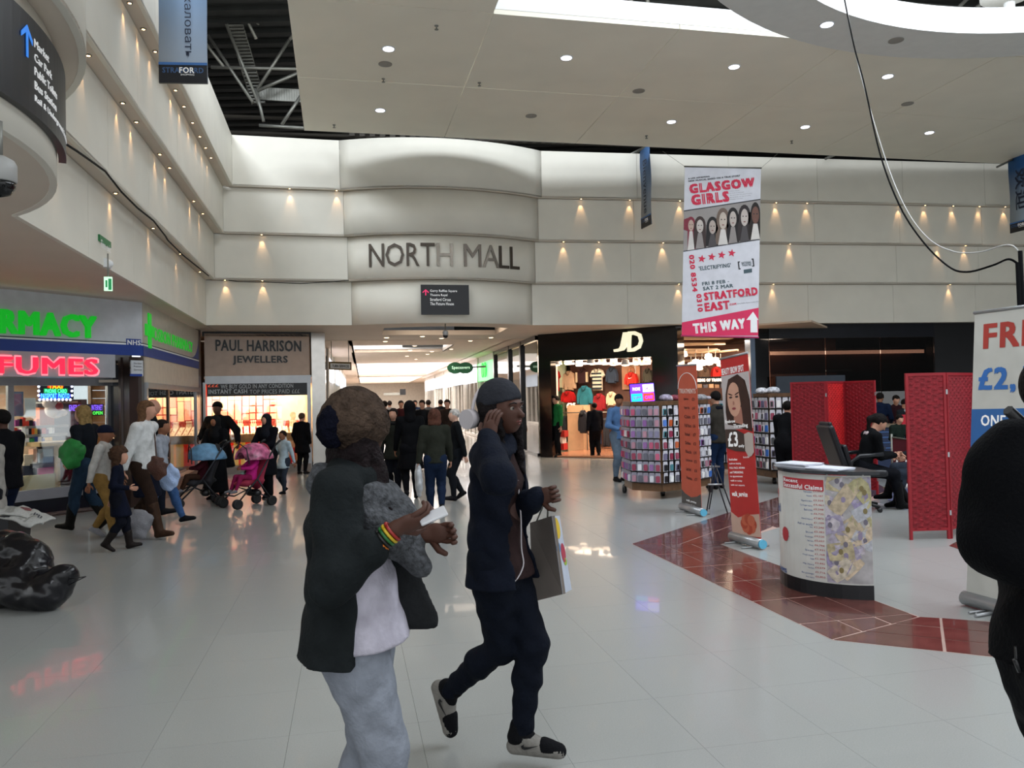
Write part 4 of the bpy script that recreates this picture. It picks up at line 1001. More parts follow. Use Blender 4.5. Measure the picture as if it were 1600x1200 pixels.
# far end structures: hanging bridge sign and clock gate
fe=empty('hanging_sign',tuple(P(630,607,44)),'dark rectangular sign hanging far down the corridor beside a pale bulkhead','sign')
f2=FR(P(600,600,46),Vector((1,.1,0)),VD); mb=MB(); plate_px(f2,mb,625,608,634,617,0,.15); bpart(mb,'sign_plate',M_black,fe)
mb=MB(); plate_px(f2,mb,600,614,634,617,-.2,.3); bpart(mb,'truss',M_steel,fe)
# ================================================================ lights, signs and banners on the walls and ceiling
def plan_hit(px,p,q):
    D=ray(px,400).to_2d(); return cross2(Vector((0,0)),D,p,(q-p))
scal=mat('scallop_lamp','ffd9a0',.4,emit=14,ecol='ffc884')
def wall_spot(pt,z,nrm,label,grp,power=5):
    """little halogen set in the soffit strip just off the wall face"""
    o=empty('recessed_spot',(pt.x+nrm.x*.07,pt.y+nrm.y*.07,z),label,'light',grp)
    mb=MB(); mb.lathe([(.018,.0),(.018,-.006),(.001,-.008)],(0,0,0),8); mb.build('lens',scal,o)
    mb=MB(); mb.lathe([(.02,.002),(.032,.002),(.032,-.006),(.02,-.006)],(0,0,0),10); mb.build('rim',M_steel,o)
    l=bpy.data.lights.new('spot_beam','SPOT'); l.energy=power; l.color=(1,.58,.28); l.spot_size=math.radians(46); l.spot_blend=.7; l.shadow_soft_size=.01
    lo=bpy.data.objects.new('spot_beam',l); COL.objects.link(lo); lo.parent=o; lo.location=(0,0,-.02)
    d=Vector((-nrm.x*.22,-nrm.y*.22,-1)); lo.rotation_euler=d.to_track_quat('-Z','Y').to_euler()
L_=[tier_lines(k)[0] for k in range(4)]; N_=[tier_lines(k)[1] for k in range(4)]
for k,pxs in ((1,(97,182,240,282,312)),(2,(142,195,216,252,267,304,318)),(3,(208,229,247,278,291,304,315,324,332))):
    sg=L_[k-1][2]
    for i,px in enumerate(pxs):
        h=plan_hit(px,sg[1]+B2*.07,sg[2]+B2*.07)-B2*.07
        if h.y>sg[2].y-.15 or h.y<4: continue
        wall_spot(h,TZ[k]-.002,B2,'tiny warm downlight under the %s ledge of the side wall, %s from its near end'%(('lowest','middle','top')[k-1],ORD[i]),'warm downlights under the side wall ledges')
for k,pxs in ((3,(455,528,909,985,1013,1063,1213,1261,1405,1445,1489,1530,1570)),(2,(410,880,935,1035,1233,1464,1506)),(1,(352,410,1058,1205,1480))):
    for i,px in enumerate(pxs):
        sg=N_[k-1][0] if px<560 else N_[k-1][2]
        h=plan_hit(px,sg[1],sg[2]); 
        wall_spot(h,TZ[k]-.002,NB,'tiny warm downlight under the %s ledge of the end wall, %s from the corner'%(('lowest','middle','top')[k-1],ORD[i]),'warm downlights under the end wall ledges',6)
# raft downlights
disc=mat('downlight_glow','f4f4ff',.3,emit=2.6,ecol='eef0ff'); dull=mat('speaker_grille','6f6a62',.7,bump=.3,bscale=200)
n=0
for px,py,z in ((607,76,6.95),(885,90,6.95),(1147,104,6.95),(1387,119,6.95),(594,172,6.95),(1049,190,6.95),(1258,198,6.95),(1452,207,6.95),(1292,38,6.72)):
    p=Z(px,py,z); o=empty('ceiling_downlight',tuple(p),'round lit downlight %s'%('in the curved ring of the ceiling' if z<6.9 else 'in the flat ceiling raft, %s %s'%(ORD[n%4],'of the row nearer the viewer' if n<4 else 'of the row nearer the end wall')),'light','lit downlights in the ceiling raft'); n+=1
    mb=MB(); mb.lathe([(.085,.0),(.105,.0),(.105,-.012),(.085,-.006)],(0,0,0),20); mb.build('trim_ring',M_white,o)
    mb=MB(); mb.lathe([(.001,-.018),(.05,-.018),(.084,-.014),(.084,-.012)],(0,0,0),20); mb.build('reflector',disc,o)
for i,(px,py,z) in enumerate(((602,100,6.95),(830,181,6.95),(998,142,6.95),(1418,162,6.95),(1400,63,6.72))):
    p=Z(px,py,z); o=empty('ceiling_speaker',tuple(p),'dark round grille %s'%('in the curved ring of the ceiling' if z<6.9 else 'in the flat ceiling raft, %s from its left edge'%ORD[(0,1,2,3)[i]]),'speaker','round grilles in the ceiling')
    mb=MB(); mb.lathe([(.001,-.004),(.08,-.005),(.095,-.002),(.1,0)],(0,0,0),18); mb.build('grille',dull,o); mb=MB(); mb.lathe([(.095,0),(.11,0),(.11,-.008),(.095,-.008)],(0,0,0),18); mb.build('trim_ring',mat('grey_ring','8f8b84',.5),o)
for i,(px,py) in enumerate(((682,40),(599,123),(749,129),(1010,212),(522,195),(1314,67),(1237,220))):
    p=Z(px,py,6.95); o=MB(); o.lathe([(.03,0),(.03,-.01),(.012,-.015),(.01,-.05),(.03,-.055),(.03,-.06),(.001,-.062)],(0,0,0),10); q=o.build('sprinkler_head',M_steel); q.location=p
    tag(q,'tiny sprinkler head under the ceiling raft, %s counted from the left edge'%ORD[[1,2,3,5,0,6,4][i]] if False else 'tiny sprinkler head hanging from the ceiling raft near its %s'%('top left corner','left grille','slot corner','gap above the slim flag','far left corner','curved ring','far edge above the poster')[i],'sprinkler','sprinkler heads')
for i,(px,py) in enumerate(((604,527),(602,533),(660,525),(690,528),(767,527),(735,532),(648,540),(641,547),(668,553),(636,556),(675,549),(650,561),(705,545))):
    inc = py<536; p=Z(px,py,3.6 if inc else 3.2)
    if inc and not(cof_n[0].y<p.y<cf0.y+1): p=Z(px,py,3.2)
    o=empty('ceiling_downlight',(p.x,p.y,p.z-.002),'small warm spotlight in the corridor entrance ceiling, %s counted inwards'%ORD[i],'light','small spotlights in the corridor entrance')
    mb=MB(); mb.lathe([(.001,-.014),(.05,-.013),(.06,-.009)],(0,0,0),12); mb.build('lens',mat('warm_spot','ffe6c8',.3,emit=7,ecol='ffdcb0'),o); mb=MB(); mb.lathe([(.06,0),(.08,0),(.08,-.008),(.06,-.008)],(0,0,0),12); mb.build('trim_ring',M_white,o)
p=(cof_n[0]+cof_n[-1])/2; area('entrance_glow',(p.x,p.y+1,3.5),2.4,.8,18,(1,.82,.66))
area('soffit_glow',(-2.0,22.3,3.15),3.6,1.2,40,(1,.80,.62))
# curved lettering on the bulges
class ArcMap:
    def __init__(s,p0,p1,sag,ztop):
        p0=Vector(p0);p1=Vector(p1); c=p1-p0; Lc_=c.length; s.R=(Lc_*Lc_/4+sag*sag)/(2*sag); s.n=Vector((c.y,-c.x)).normalized(); s.c=(p0+p1)/2+s.n*(sag-s.R); s.t=c.normalized(); s.z=ztop; s.half=math.asin(Lc_/2/s.R)
    def p(s,a,y,d=0):
        th=a/s.R; q=s.c+(s.n*math.cos(th)+s.t*math.sin(th))*(s.R+d); return Vector((q.x,q.y,s.z-y))
    def find(s,px):
        best=None
        for i in range(-400,401):
            a=s.half*s.R*i/400*1.0; q=s.p(a,0); nn=s.p(a,0,1)-q
            if (Vector((0,0,q.z))-q).dot(nn)<0: continue
            v=CM.transposed()@(q-Vector((0,0,H)))
            if v.z>-.1: continue
            x=800-F*v.x/v.z; s.sil=a
            if best is None or abs(x-px)<best[0]: best=(abs(x-px),a)
        return best[1]
sg=N_[1][1]; am=ArcMap(sg[1],sg[2],.5,4.89)
NM=empty('wall_lettering',tuple(am.p(0,0)),'large brown-grey capital letters across the curved bulge of the end wall','sign')
lt1=mat('letter_bronze','4e453d',.35,.35); lt2=mat('letter_bronze_pale','8d857b',.25,.55); lt3=mat('letter_bronze_mid','6d645b',.3,.45)
ch=[('N',577,600,lt1),('O',602.5,631,lt1),('R',635,655,lt1),('T',657,679,lt1),('H',682,707,lt2),('M',724,751,lt3),('A',753,779,lt2),('L',779,794,lt1),('L',796,810,lt1)]
for c_,x0,x1,m in ch:
    a=am.find(x0); b=am.find(x1)
    up(text(None,c_,a,0,b-a,.49,m,NM,name='letter',off=.01,depth=.03,bold=.0 if c_=='O' else .008,curve=lambda u,v,d:am.p(u,v,d)))
sg=N_[0][1]; am0=ArcMap(sg[1],sg[2],.5,4.13); a=am0.find(657); b=am0.find(733); pa=am0.p(a,0,.12); pb=am0.p(b,0,.12)
DF=FR((pa.x,pa.y,4.13),Vector((pb.x-pa.x,pb.y-pa.y,0)),VD)
dr=empty('directory_sign',tuple(DF.p(.5,.4,.02)),'flat black wayfinding panel with a pink arrow under the large bulge lettering','sign')
bp=mat('sign_black','17171c',.4); pink=mat('arrow_pink','e0306a',.4,emit=.4); wtx=mat('sign_white','e8e8e8',.5,emit=.15)
mb=MB(); plate_px(DF,mb,657,445,733,492,0,.04); bpart(mb,'panel',bp,dr)
mb=MB(); DF.plate(mb,.1,.2,.9,.5,-.12,.11); bpart(mb,'fixing_block',M_steel,dr)
for i,s in enumerate(('Gerry Raffles Square','Theatre Royal','Stratford Circus','The Picture House')):
    w=(42,27,32,37)[i]; tpx(DF,s,672,452.5+i*6.6,672+w,457+i*6.6,wtx,dr,d=.042,bold=.02)
def arrow(fr,cx_,y0,y1,w,d,m,par,t=.006):
    h=y1-y0; mb=MB()
    mb.slab([fr.p(cx_-w*.09,y0+h*.12,d),fr.p(cx_-w*.09,y1,d),fr.p(cx_+w*.09,y1,d),fr.p(cx_+w*.09,y0+h*.12,d)],fr.n,t)
    for s in (-1,1): mb.slab([fr.p(cx_,y0,d),fr.p(cx_,y0+h*.2,d),fr.p(cx_+s*w*.42,y0+h*.62,d),fr.p(cx_+s*w*.5,y0+h*.46,d)],fr.n,t)
    return bpart(mb,'arrow',m,par)
a,b=on(DF,665,452,.042); arrow(DF,a,b,b+.13,.14,.042,pink,dr)
# near directory on the left hand bulge
sg=L_[0][1]; al=ArcMap(sg[1],sg[2],.78,3.98)
a0=-1.35; a1=al.find(91)
am_=al; dl=empty('directory_sign',tuple(al.p(.2,.3,.02)),'large curved black wayfinding sign with a blue arrow on the near rounded bulkhead','sign')
mb=MB(); n=24; V=[];Fc=[]
for i in range(n+1):
    a=a0+(al.sil+.06-a0)*i/n
    V+=[al.p(a,-.0,.06),al.p(a,.6,.06),al.p(a,.6,.01),al.p(a,0,.01)]
for i in range(n):
    for k in range(4): Fc.append((4*i+k,4*i+(k+1)%4,4*i+4+(k+1)%4,4*i+4+k))
Fc+=[(0,3,2,1),(4*n,4*n+1,4*n+2,4*n+3)]
mb.add(V,Fc); bpart(mb,'panel',bp,dl)
ta=al.find(36)
cv=lambda u,v,d:al.p(u,v,d)
for i,s in enumerate(('Market','Car Park','Public Toilets','Bus Station','Rail & Underground Station')):
    up(text(None,s,ta,.12+i*.088,(.24,.30,.42,.40,.86)[i],.05,wtx,dl,off=.062,depth=.003,bold=.02,curve=cv))
arb=al.find(24); blu=mat('arrow_blue','2f7fe0',.4,emit=.4)
for q in (((-.012,.04),(-.012,.22),(.012,.22),(.012,.04)),((0,.02),(0,.06),(-.07,.12),(-.07,.09)),((0,.02),(.07,.09),(.07,.12),(0,.06))):
    mb=MB(); n4=[al.p(arb+u,.06+v,.064) for u,v in q]; mb.slab(n4,(al.p(arb,0,1)-al.p(arb,0,0)),.004); bpart(mb,'arrow',blu,dl)
# exit signs and small fittings on the left wall
LWF=FR((L_[0][2][1].x,L_[0][2][1].y,4.13),A2.to_3d(),VD)
gex=mat('exit_green','1f6a3a',.4,emit=.1)
ex=empty('exit_sign',tuple(LWF.p(*on(LWF,162,378))),'dark green flat exit sign fixed high on the white side wall','sign')
mb=MB(); plate_px(LWF,mb,153,366,171,388,0,.02); bpart(mb,'plate',gex,ex)
a,b=on(LWF,154.5,371); c,_=on(LWF,169.5,380); tpart(LWF,'Fire exit',a,b+.02,c-a,.09,wtx,ex,off=.022,bold=.005)
al_=empty('alarm_beacon',tuple(LWF.p(*on(LWF,165,412))),'small white round alarm beacon on the side wall below the green sign','alarm')
mb=MB(); c=LWF.p(*on(LWF,165,412),.04); mb.ball(c,.045,8,0,(1,1,1)); bpart(mb,'dome',M_white,al_); mb=MB(); mb.box(c-LWF.n*.02,(.16,.05,.1),ax=(LWF.u,LWF.n,UP)); bpart(mb,'base',M_white,al_)
he=empty('exit_sign',tuple(Z(168,442,2.95)),'small glowing green and white exit sign hanging under the soffit of the side wall','sign')
HF=FR(P(163,433,8.6),Vector((.95,.3,0)),VD); a,b=on(HF,176,455)
mb=MB(); HF.plate(mb,0,0,a,b,0,.03); bpart(mb,'lightbox',em('exitglow','bfe8c8',.8),he); mb=MB(); HF.plate(mb,a*.55,.02,a-.005,b-.01,.03,.004); bpart(mb,'green_panel',em('exitgreen','1f8a50',.4),he)
mb=MB(); HF.plate(mb,a*.2,b*.25,a*.42,b*.75,.03,.004); bpart(mb,'running_figure',em('exitgreen','1f8a50',.4),he)
mb=MB(); q=HF.p(a/2,0,.015); mb.tube([q,Vector((q.x,q.y,3.205))],.008,6); bpart(mb,'hanger',M_steel,he)
# loose cable along the left ledge
mb=MB(); pts=[(98,222),(120,236),(140,250),(165,268),(190,300),(215,325),(240,345),(258,368),(262,375),(285,398),(310,418),(326,431)]
LW2=FR((L_[1][2][1].x,L_[1][2][1].y,4.13),A2.to_3d(),VD)
mb.tube([LW2.p(*on(LW2,x,y,.03),.03) for x,y in pts],.012,5); tag(mb.build('loose_cable',M_dark),'thin dark cable sagging along the lowest ledge of the side wall','cable')
mb=MB(); sg=N_[1][0]; NF=FR((sg[1].x,sg[1].y,4.13),(sg[2]-sg[1]).to_3d(),VD); mb.tube([NF.p(*on(NF,x,y,.03),.03) for x,y in ((357,438),(372,440),(420,441),(470,443),(520,440),(545,438))],.009,5); tag(mb.build('loose_cable',M_dark),'short dark wire drooping along the ledge left of the curved bulge','cable')
# dome cameras
def dome(top,drop,r,label):
    o=empty('dome_camera',tuple(top),label,'camera'); x,y=0,0
    mb=MB(); mb.tube([(0,0,0),(0,0,-drop)],r*.18,8); mb.build('stem',M_steel,o)
    mb=MB(); mb.lathe([(r*.3,-drop),(r*.85,-drop-r*.3),(r,-drop-r*.6),(r,-drop-r*1.7),(r*.9,-drop-r*1.8)],(0,0,0),20); mb.build('housing',mat('camera_grey','9a9a98',.4),o)
    mb=MB(); mb.lathe([(r*.92,-drop-r*1.75),(r*.9,-drop-r*2.1),(r*.6,-drop-r*2.6),(r*.02,-drop-r*2.8)],(0,0,0),20); mb.build('dome_cover',mat('dome_dark','0c0c0e',.08),o)
q=am0.p(am0.find(697),0,-.25); dome((q.x,q.y,3.205),.14,.062,'small dome camera hanging on a stem under the middle of the curved bulge')
q=P(0,240,4.55); dome((q.x,q.y,3.2),.2,.085,'grey dome camera hanging under the near rounded bulkhead')
# ---------------- hanging flags
blk=mat('flag_footer','14171f',.5); skyb=mat('flag_blue','3f6fae',.6)
def gradmat(name,c1,c2,z0,z1):
    m=mat(name,c1,.7); nt=m.node_tree; b=nt.nodes['Principled BSDF']; g=nt.nodes.new('ShaderNodeNewGeometry'); sx=nt.nodes.new('ShaderNodeSeparateXYZ'); mr=nt.nodes.new('ShaderNodeMapRange'); rp=nt.nodes.new('ShaderNodeValToRGB')
    rp.color_ramp.elements[0].color=srgb(c1)+(1,); rp.color_ramp.elements[1].color=srgb(c2)+(1,)
    mr.inputs[1].default_value=z0; mr.inputs[2].default_value=z1
    nt.links.new(g.outputs['Position'],sx.inputs[0]); nt.links.new(sx.outputs['Z'],mr.inputs[0]); nt.links.new(mr.outputs[0],rp.inputs[0]); nt.links.new(rp.outputs[0],b.inputs['Base Color']); return m
def flag(fr,w,h,word,cloth,label,poledir,tall=None,chinese=False):
    o=empty('hanging_flag',tuple(fr.p(w/2,0)),label,'banner')
    mb=MB(); n=10; V=[]
    for i in range(n+1): 
        for j in (0,1): V.append(fr.p(w*j,h*i/n,.012*math.sin(i*.9+j)))
    V+= [v-fr.n*.006 for v in V]; N=2*(n+1)
    Fc=[(2*i,2*i+2,2*i+3,2*i+1) for i in range(n)]+[(N+2*i,N+2*i+1,N+2*i+3,N+2*i+2) for i in range(n)]+[(2*i,N+2*i,N+2*i+2,2*i+2) for i in range(n)]+[(2*i+1,2*i+3,N+2*i+3,N+2*i+1) for i in range(n)]
    mb.add(V,Fc,smooth=True); bpart(mb,'cloth',cloth,o)
    fh=.235
    mb=MB(); fr.plate(mb,0,h-fh,w,h,.014,.003); bpart(mb,'footer',blk,o); mb=MB(); fr.plate(mb,0,h-fh,w,h-fh+.03,.018,.002); bpart(mb,'blue_line',skyb,o)
    tpart(fr,'STRATFORD',w*.08,h-fh+.06,w*.84,.06,mat('footer_blue','3b5a86',.5),o,off=.018,bold=.03); tpart(fr,'FOR',w*.43,h-fh+.058,w*.3,.064,wtx,o,off=.021,bold=.03); tpart(fr,'SHOPPING',w*.45,h-fh+.13,w*.28,.02,wtx,o,off=.018)
    ink=mat('flag_ink','1d2840',.6)
    if chinese: tpart(fr,word,w*.85,h*.2,h*.52,w*.5,ink,o,off=.02,rot=PI/2,bold=.02)
    else: tpart(fr,word,w*.72,(h-fh)-tall[0]-.06 if tall else h*.15,tall[0] if tall else h*.6,w*.22 if not tall else tall[1],ink,o,off=.02,rot=PI/2,bold=.012)
    mb=MB(); a=fr.p(w,-.02,0)-poledir*0; mb.tube([fr.p(w+.02,-.02),fr.p(-.25,-.02)],.018,8); bpart(mb,'pole',M_steel,o)
    mb=MB(); mb.tube([fr.p(0,h-.005),fr.p(w,h-.005)],.01,6); bpart(mb,'weight_bar',M_steel,o)
tl=P(249,130,9.0); w=74/1250*9.0
FL1=FR((tl.x,tl.y,7.02),P(323,131,9.05)-tl,VD); FL1.u=Vector((FL1.u.x,FL1.u.y,0)).normalized(); FL1=FR(FL1.o,FL1.u,VD)
flag(FL1,w,7.02-tl.z,'Добро пожаловать',gradmat('flag_cloth','aab4c0','7f9cc0',5.2,6.3),'pale grey and blue hanging flag with upright dark Cyrillic lettering near the side wall',B2.to_3d(),tall=(1.50,.115))
p=P(1006,300,18.0); FL2=FR((p.x-.05,18.1,7.1),Vector((.25,-.97,0)),VD)
flag(FL2,.54,7.1-5.33,'Bienvenue',gradmat('flag_cloth_b','9aa3ab','456b9c',5.6,6.9),'slim blue hanging flag seen almost edge-on beside the tall musical poster',NB.to_3d(),tall=(1.2,.2))
p=P(1577,300,18.9); FL3=FR((p.x,18.9,7.0),Vector((.21,-.97,0)),VD)
flag(FL3,.56,7.0-5.2,'欢迎',gradmat('flag_cloth_c','9aa9b8','1f5590',5.8,6.7),'blue hanging flag with two large Chinese characters at the right edge',NB.to_3d(),chinese=True)
mb=MB(); mb.tube([P(1290,248,18.4),P(1318,236,19.2)],.03,8); tag(mb.build('flag_pole_stub',M_steel),'empty grey flag pole stub on the end wall right of the poster','pole')
for px,py in ((985,241),(1558,261)):
    mb=MB(); mb.tube([P(px,py,18.2),P(px+24,py-12,18.8)],.025,8); tag(mb.build('flag_pole_stub',M_steel),'grey flag pole stub beside the %s flag'%('slim blue' if px<1000 else 'Chinese-lettered'),'pole')
# ---------------- the tall show poster banner
GY=13.6
g0=P(1070,260,GY); g1=P(1187,262.6,GY); g2=P(1075.8,525,GY)
GF=FR(g0,g1-g0,(g2-g0)); GF.v=GF.v-GF.u*GF.v.dot(GF.u); GF.v.normalize(); GF.n=GF.v.cross(GF.u).normalized()
gb=empty('hanging_banner',tuple(g0),'tall white, black and crimson show poster banner hanging from the ceiling','banner')
GS=GY/1250/4.0   # metres per pixel of the enlarged reading (4x)
W_=on(GF,1189,264)[0]; HH=on(GF,1130,526)[1]
def gx(x,y): a,b=on(GF,1040+x/4,240+y/4); return (0 if x<=136 else (W_ if x>=592 else a)),b
bw=mat('poster_white','c9cad2',.6); crim=mat('poster_crimson','c4143f',.55); crim2=mat('poster_magenta','cf1f55',.5); ink=mat('poster_ink','1a1c24',.6); teal=mat('poster_slate','3c5058',.6)
mb=MB(); GF.plate(mb,0,0,W_,HH,-.006,.006); bpart(mb,'cloth',bw,gb)
mb=MB(); mb.tube([GF.p(-.01,0),GF.p(W_+.01,0)],.014,8); bpart(mb,'top_bar',M_steel,gb); mb=MB(); mb.tube([GF.p(-.01,HH),GF.p(W_+.01,HH)],.016,8); bpart(mb,'bottom_bar',mat('bar_pink','b8386a',.4),gb)
mb=MB(); mb.tube([GF.p(0,0),P(1035,236,GY+.6)],.003,4); mb.tube([GF.p(W_,0),P(1215,240,GY+.6)],.003,4); bpart(mb,'wires',M_steel,gb,kind='stuff')
r8=-math.radians(7.5)
def gt(s,x,y,w,h,m,rot=r8,bold=.05,**k):
    a,b=gx(x,y); tpart(GF,s,a,b,w*GS,h*GS,m,gb,rot=rot,bold=bold,off=.002,depth=.002,**k)
gt('A LIFE AFFIRMING',140,153,135,9,ink,bold=.05); gt('NEW MUSICAL BASED ON A TRUE STORY',143,168,325,10,ink,bold=.05)
gt('GLASGOW',150,195,403,54,crim,bold=.09); gt('GIRLS',162,262,228,60,crim,bold=.09)
for i in range(5): gt('the remarkable true story of a group',400 if i<2 else 402,240+i*13-6,(60,90,140,130,80)[i],5,ink,bold=0)
def gpoly(pts,m,d,name):
    mb=MB(); mb.slab([GF.p(*gx(x,y),d) for x,y in pts],GF.n,.002); bpart(mb,name,m,gb)
gpoly([(130,358),(130,612),(595,536),(592,285)],mat('photo_grey','8f8a88',.6),.001,'photo_field')
gpoly([(130,356),(130,362),(592,289),(592,283)],ink,.003,'rule'); gpoly([(130,609),(130,614),(595,539),(595,534)],ink,.003,'rule')
faces=[(158,450,24,40,'b49c90','7a2a3a'),(214,455,30,46,'b8b0aa','3a2c2a'),(292,460,30,48,'a89c94','1c1a1c'),(358,420,34,60,'b8aca0','6a5a50'),(420,410,30,54,'b4aaa4','1a1618'),(492,400,32,60,'b8aea8','2a2224'),(560,385,32,60,'6a4a40','1e1614')]
for i,(x,y,rx,ry,sk,hr) in enumerate(faces):
    el=lambda cx_,cy_,a,b_,n=18:[(cx_+a*math.cos(2*PI*k/n),cy_-b_*math.sin(2*PI*k/n)) for k in range(n)]
    top=358-(x-134)*.16; bot=610-(x-142)*.163
    gpoly([(max(137,x-rx*1.25),y-ry*.3),(max(137,x-rx*1.4),bot-6),(min(590,x+rx*1.3),bot-12),(min(590,x+rx*1.2),y-ry*.3)],mat('print_'+hr,hr,.7),.0035+.0005*i,'printed_hair')
    gpoly(el(x,y-6,min(rx*1.2,590-x),min(ry*1.25,y-6-top-2)),mat('print_'+hr,hr,.7),.004+.0005*i,'printed_hair')
    gpoly([(x-rx*.9,bot-(2 if 1 else 0)),(min(590,x+rx*.9),bot-8),(min(590,x+rx*.4),y+ry*.9),(x-rx*.4,y+ry*.9)],mat('print_cloth%d'%(i%3),('c8c4c0','8a8482','4a4648')[i%3],.7),.0065+.0004*i,'printed_top')
    gpoly(el(x,y,rx*.72,ry*.9),mat('print_'+sk,sk,.7),.0085+.0004*i,'printed_face')
    for s in (-1,1): gpoly(el(x+s*rx*.3,y-ry*.12,rx*.14,ry*.06,8),ink,.0125,'printed_eye')
    gpoly(el(x,y+ry*.45,rx*.24,ry*.06,8),mat('print_lip','7a4a48',.7),.0125,'printed_mouth')
def gstar(x,y,r):
    gpoly([(x+(r if k%2==0 else r*.42)*math.sin(PI*k/5+.12),y-(r if k%2==0 else r*.42)*math.cos(PI*k/5+.12)) for k in range(10)][::-1],crim,.003,'star')
for x,y in ((226,658),(288,646),(350,634),(413,622)): gstar(x,y,26)
gt("'ELECTRIFYING'",207,706,200,25,teal,bold=.04); gt('FRI 8 FEB -',228,804,168,21,teal,bold=.04); gt('SAT 2 MAR',233,834,188,22,teal,bold=.04)
gt('STRATFORD',240,872,332,46,crim,bold=.08); gt('EAST',245,936,150,50,crim,bold=.08); gt('.COM',396,938,44,12,crim,bold=.06)
gt('THEATRE ROYAL',462,892,96,8,ink,bold=0); gt('Gerry Raffles Square London E15',446,936,135,7,ink,bold=0)
gt('020 8534',176,634,228,30,crim,rot=PI/2-.12,bold=.06); gt('0310',222,878,108,30,crim,rot=PI/2-.12,bold=.06)
gt('[',452,676,10,48,ink); gt(']',538,658,10,48,ink); gt('NATIONAL',474,678,60,14,teal,bold=.04); gt('THEATRE',476,694,58,12,teal,bold=.04); gpoly([(488,726),(489,750),(540,742),(539,718)],teal,.003,'logo_box')
gpoly([(130,1056),(130,1138),(614,1138),(608,964)],crim2,.0015,'crimson_band')
gt('THIS WAY',172,1066,320,58,M_white,bold=.09)
gpoly([(546,988),(504,1040),(530,1040),(530,1118),(574,1118),(572,1040),(598,1040)],M_white,.004,'white_arrow')
# ---------------- cables to the kiosk poles
def cable(pts,r,m,label):
    n=len(pts); path=[]
    P3=[P(x,y,d) for x,y,d in pts]
    for i in range(n-1):
        a=P3[max(i-1,0)];b=P3[i];c=P3[i+1];d=P3[min(i+2,n-1)]
        for k in range(6):
            t=k/6; path.append(.5*((2*b)+(c-a)*t+(2*a-5*b+4*c-d)*t*t+(3*b-a-3*c+d)*t**3))
    path.append(P3[-1]); mb=MB(); mb.tube(path,r,6); return tag(mb.build('power_cable',m),label,'cable')
cable([(1318,-8,10.35),(1334,70,9.95),(1350,130,9.55),(1375,240,9),(1405,320,8.3),(1440,375,7.7),(1480,415,7),(1510,425,6.6),(1550,415,6.3),(1575,405,6.15),(1589,411,6.1)],.0085,mat('cable_rubber','08080a',.8,spec=.05),'black power cable swooping from the ceiling to the stand pole')
cable([(1319,-8,10.4),(1334,70,10),(1348,130,9.6),(1384,250,9),(1415,325,8.3),(1450,372,7.7),(1490,393,7.1),(1530,394,6.6),(1565,384,6.3),(1582,384,6.15),(1591,392,6.1)],.006,mat('cable_white','a9a9a6',.5),'white power cable running beside the black one from the ceiling')
for px,l in ((1590,'thin black pole behind the blue claims banner, outer one'),(1594,'thin black pole behind the blue claims banner, taller one')):
    t=P(px,392 if px>1591 else 410,6.1); b=Z(px+12,900,0); 
    mb=MB(); mb.tube([t,Vector((t.x+.03,t.y,0))],.016,8); tag(mb.build('cable_pole',mat('cable_rubber','08080a',.8,spec=.05)),l,'pole')
# ================================================================ kiosk in the middle of the hall
# ---------------- curved counter
cA=Vector((2.19,6.64)); cB2=Vector((2.64,5.93)); CT=.94
ck=ArcMap(cA,cB2,.22,CT)
ct=empty('promotional_counter',(2.42,6.25,0),'curved white promotional counter printed with claim lists and banknotes on a black base','counter')
M_cw=mat('counter_print','c9c8c4',.35); M_cb=mat('counter_black','0e1116',.35)
S0=-ck.half*ck.R; S1=ck.half*ck.R
def curved(am,a0,a1,y0,y1,d,t,n=18):
    mb=MB(); V=[];Fc=[]
    for i in range(n+1):
        a=a0+(a1-a0)*i/n; V+=[am.p(a,y0,d),am.p(a,y1,d),am.p(a,y1,d-t),am.p(a,y0,d-t)]
    for i in range(n):
        for k in range(4): Fc.append((4*i+k,4*i+4+k,4*i+4+(k+1)%4,4*i+(k+1)%4))
    Fc+=[(0,1,2,3),(4*n+3,4*n+2,4*n+1,4*n)]; mb.add(V,Fc); return mb
bpart(curved(ck,S0,S1,.02,.83,0,.01),'printed_panel',M_cw,ct)
bpart(curved(ck,S0,S1,.83,.94,.004,.03),'base',M_cb,ct)
base=[ck.p(S0+(S1-S0)*i/12,0,-.01) for i in range(13)]
bk=[(cB2+Vector((.07,.3))),(cA+Vector((.26,.36)))]
mb=MB(); mb.prism([Vector(p.to_2d()) for p in base]+bk,0,.06); bpart(mb,'base_board',M_cb,ct)
mb=MB(); mb.prism([Vector(ck.p(S0-.05+(S1-S0+.1)*i/12,0,.035).to_2d()) for i in range(13)]+[bk[0]+Vector((.0,.02)),bk[1]+Vector((-.02,.03))],CT-.012,CT+.012); o=bpart(mb,'top_board',mat('counter_top','23252a',.3),ct)
mb=MB(); 
for i in (0,1,2): mb.tube([Vector((*(bk[0]*(1-i/2)+bk[1]*(i/2)),.05)),Vector((*(bk[0]*(1-i/2)+bk[1]*(i/2)),CT))],.01,6)
bpart(mb,'rear_posts',M_steel,ct,kind='stuff')
def ckp(px,py):   # pixel -> arc coordinate and drop
    a=ck.find(px); q=ck.p(a,0); z=P(px,py,q.y).z; return a,CT-z
cv=lambda u,v,d:ck.p(u,v,d)
def ctext(s,x0,y0,x1,y1,m,bold=.02,**k):
    a,b=ckp(x0,y0); c,_=ckp(x1,y0); _,e=ckp(x0,y1); up(text(None,s,a,b,max(c-a,.01),e-b,m,ct,off=.002,depth=.001,bold=bold,curve=cv,**k))
rd=mat('print_red','b03038',.5); bl_=mat('print_blue','3a5a94',.5); gr_=mat('print_grey','70757c',.5)
a,b=ckp(1224,744); c,_=ckp(1286,744); _,e=ckp(1224,761)
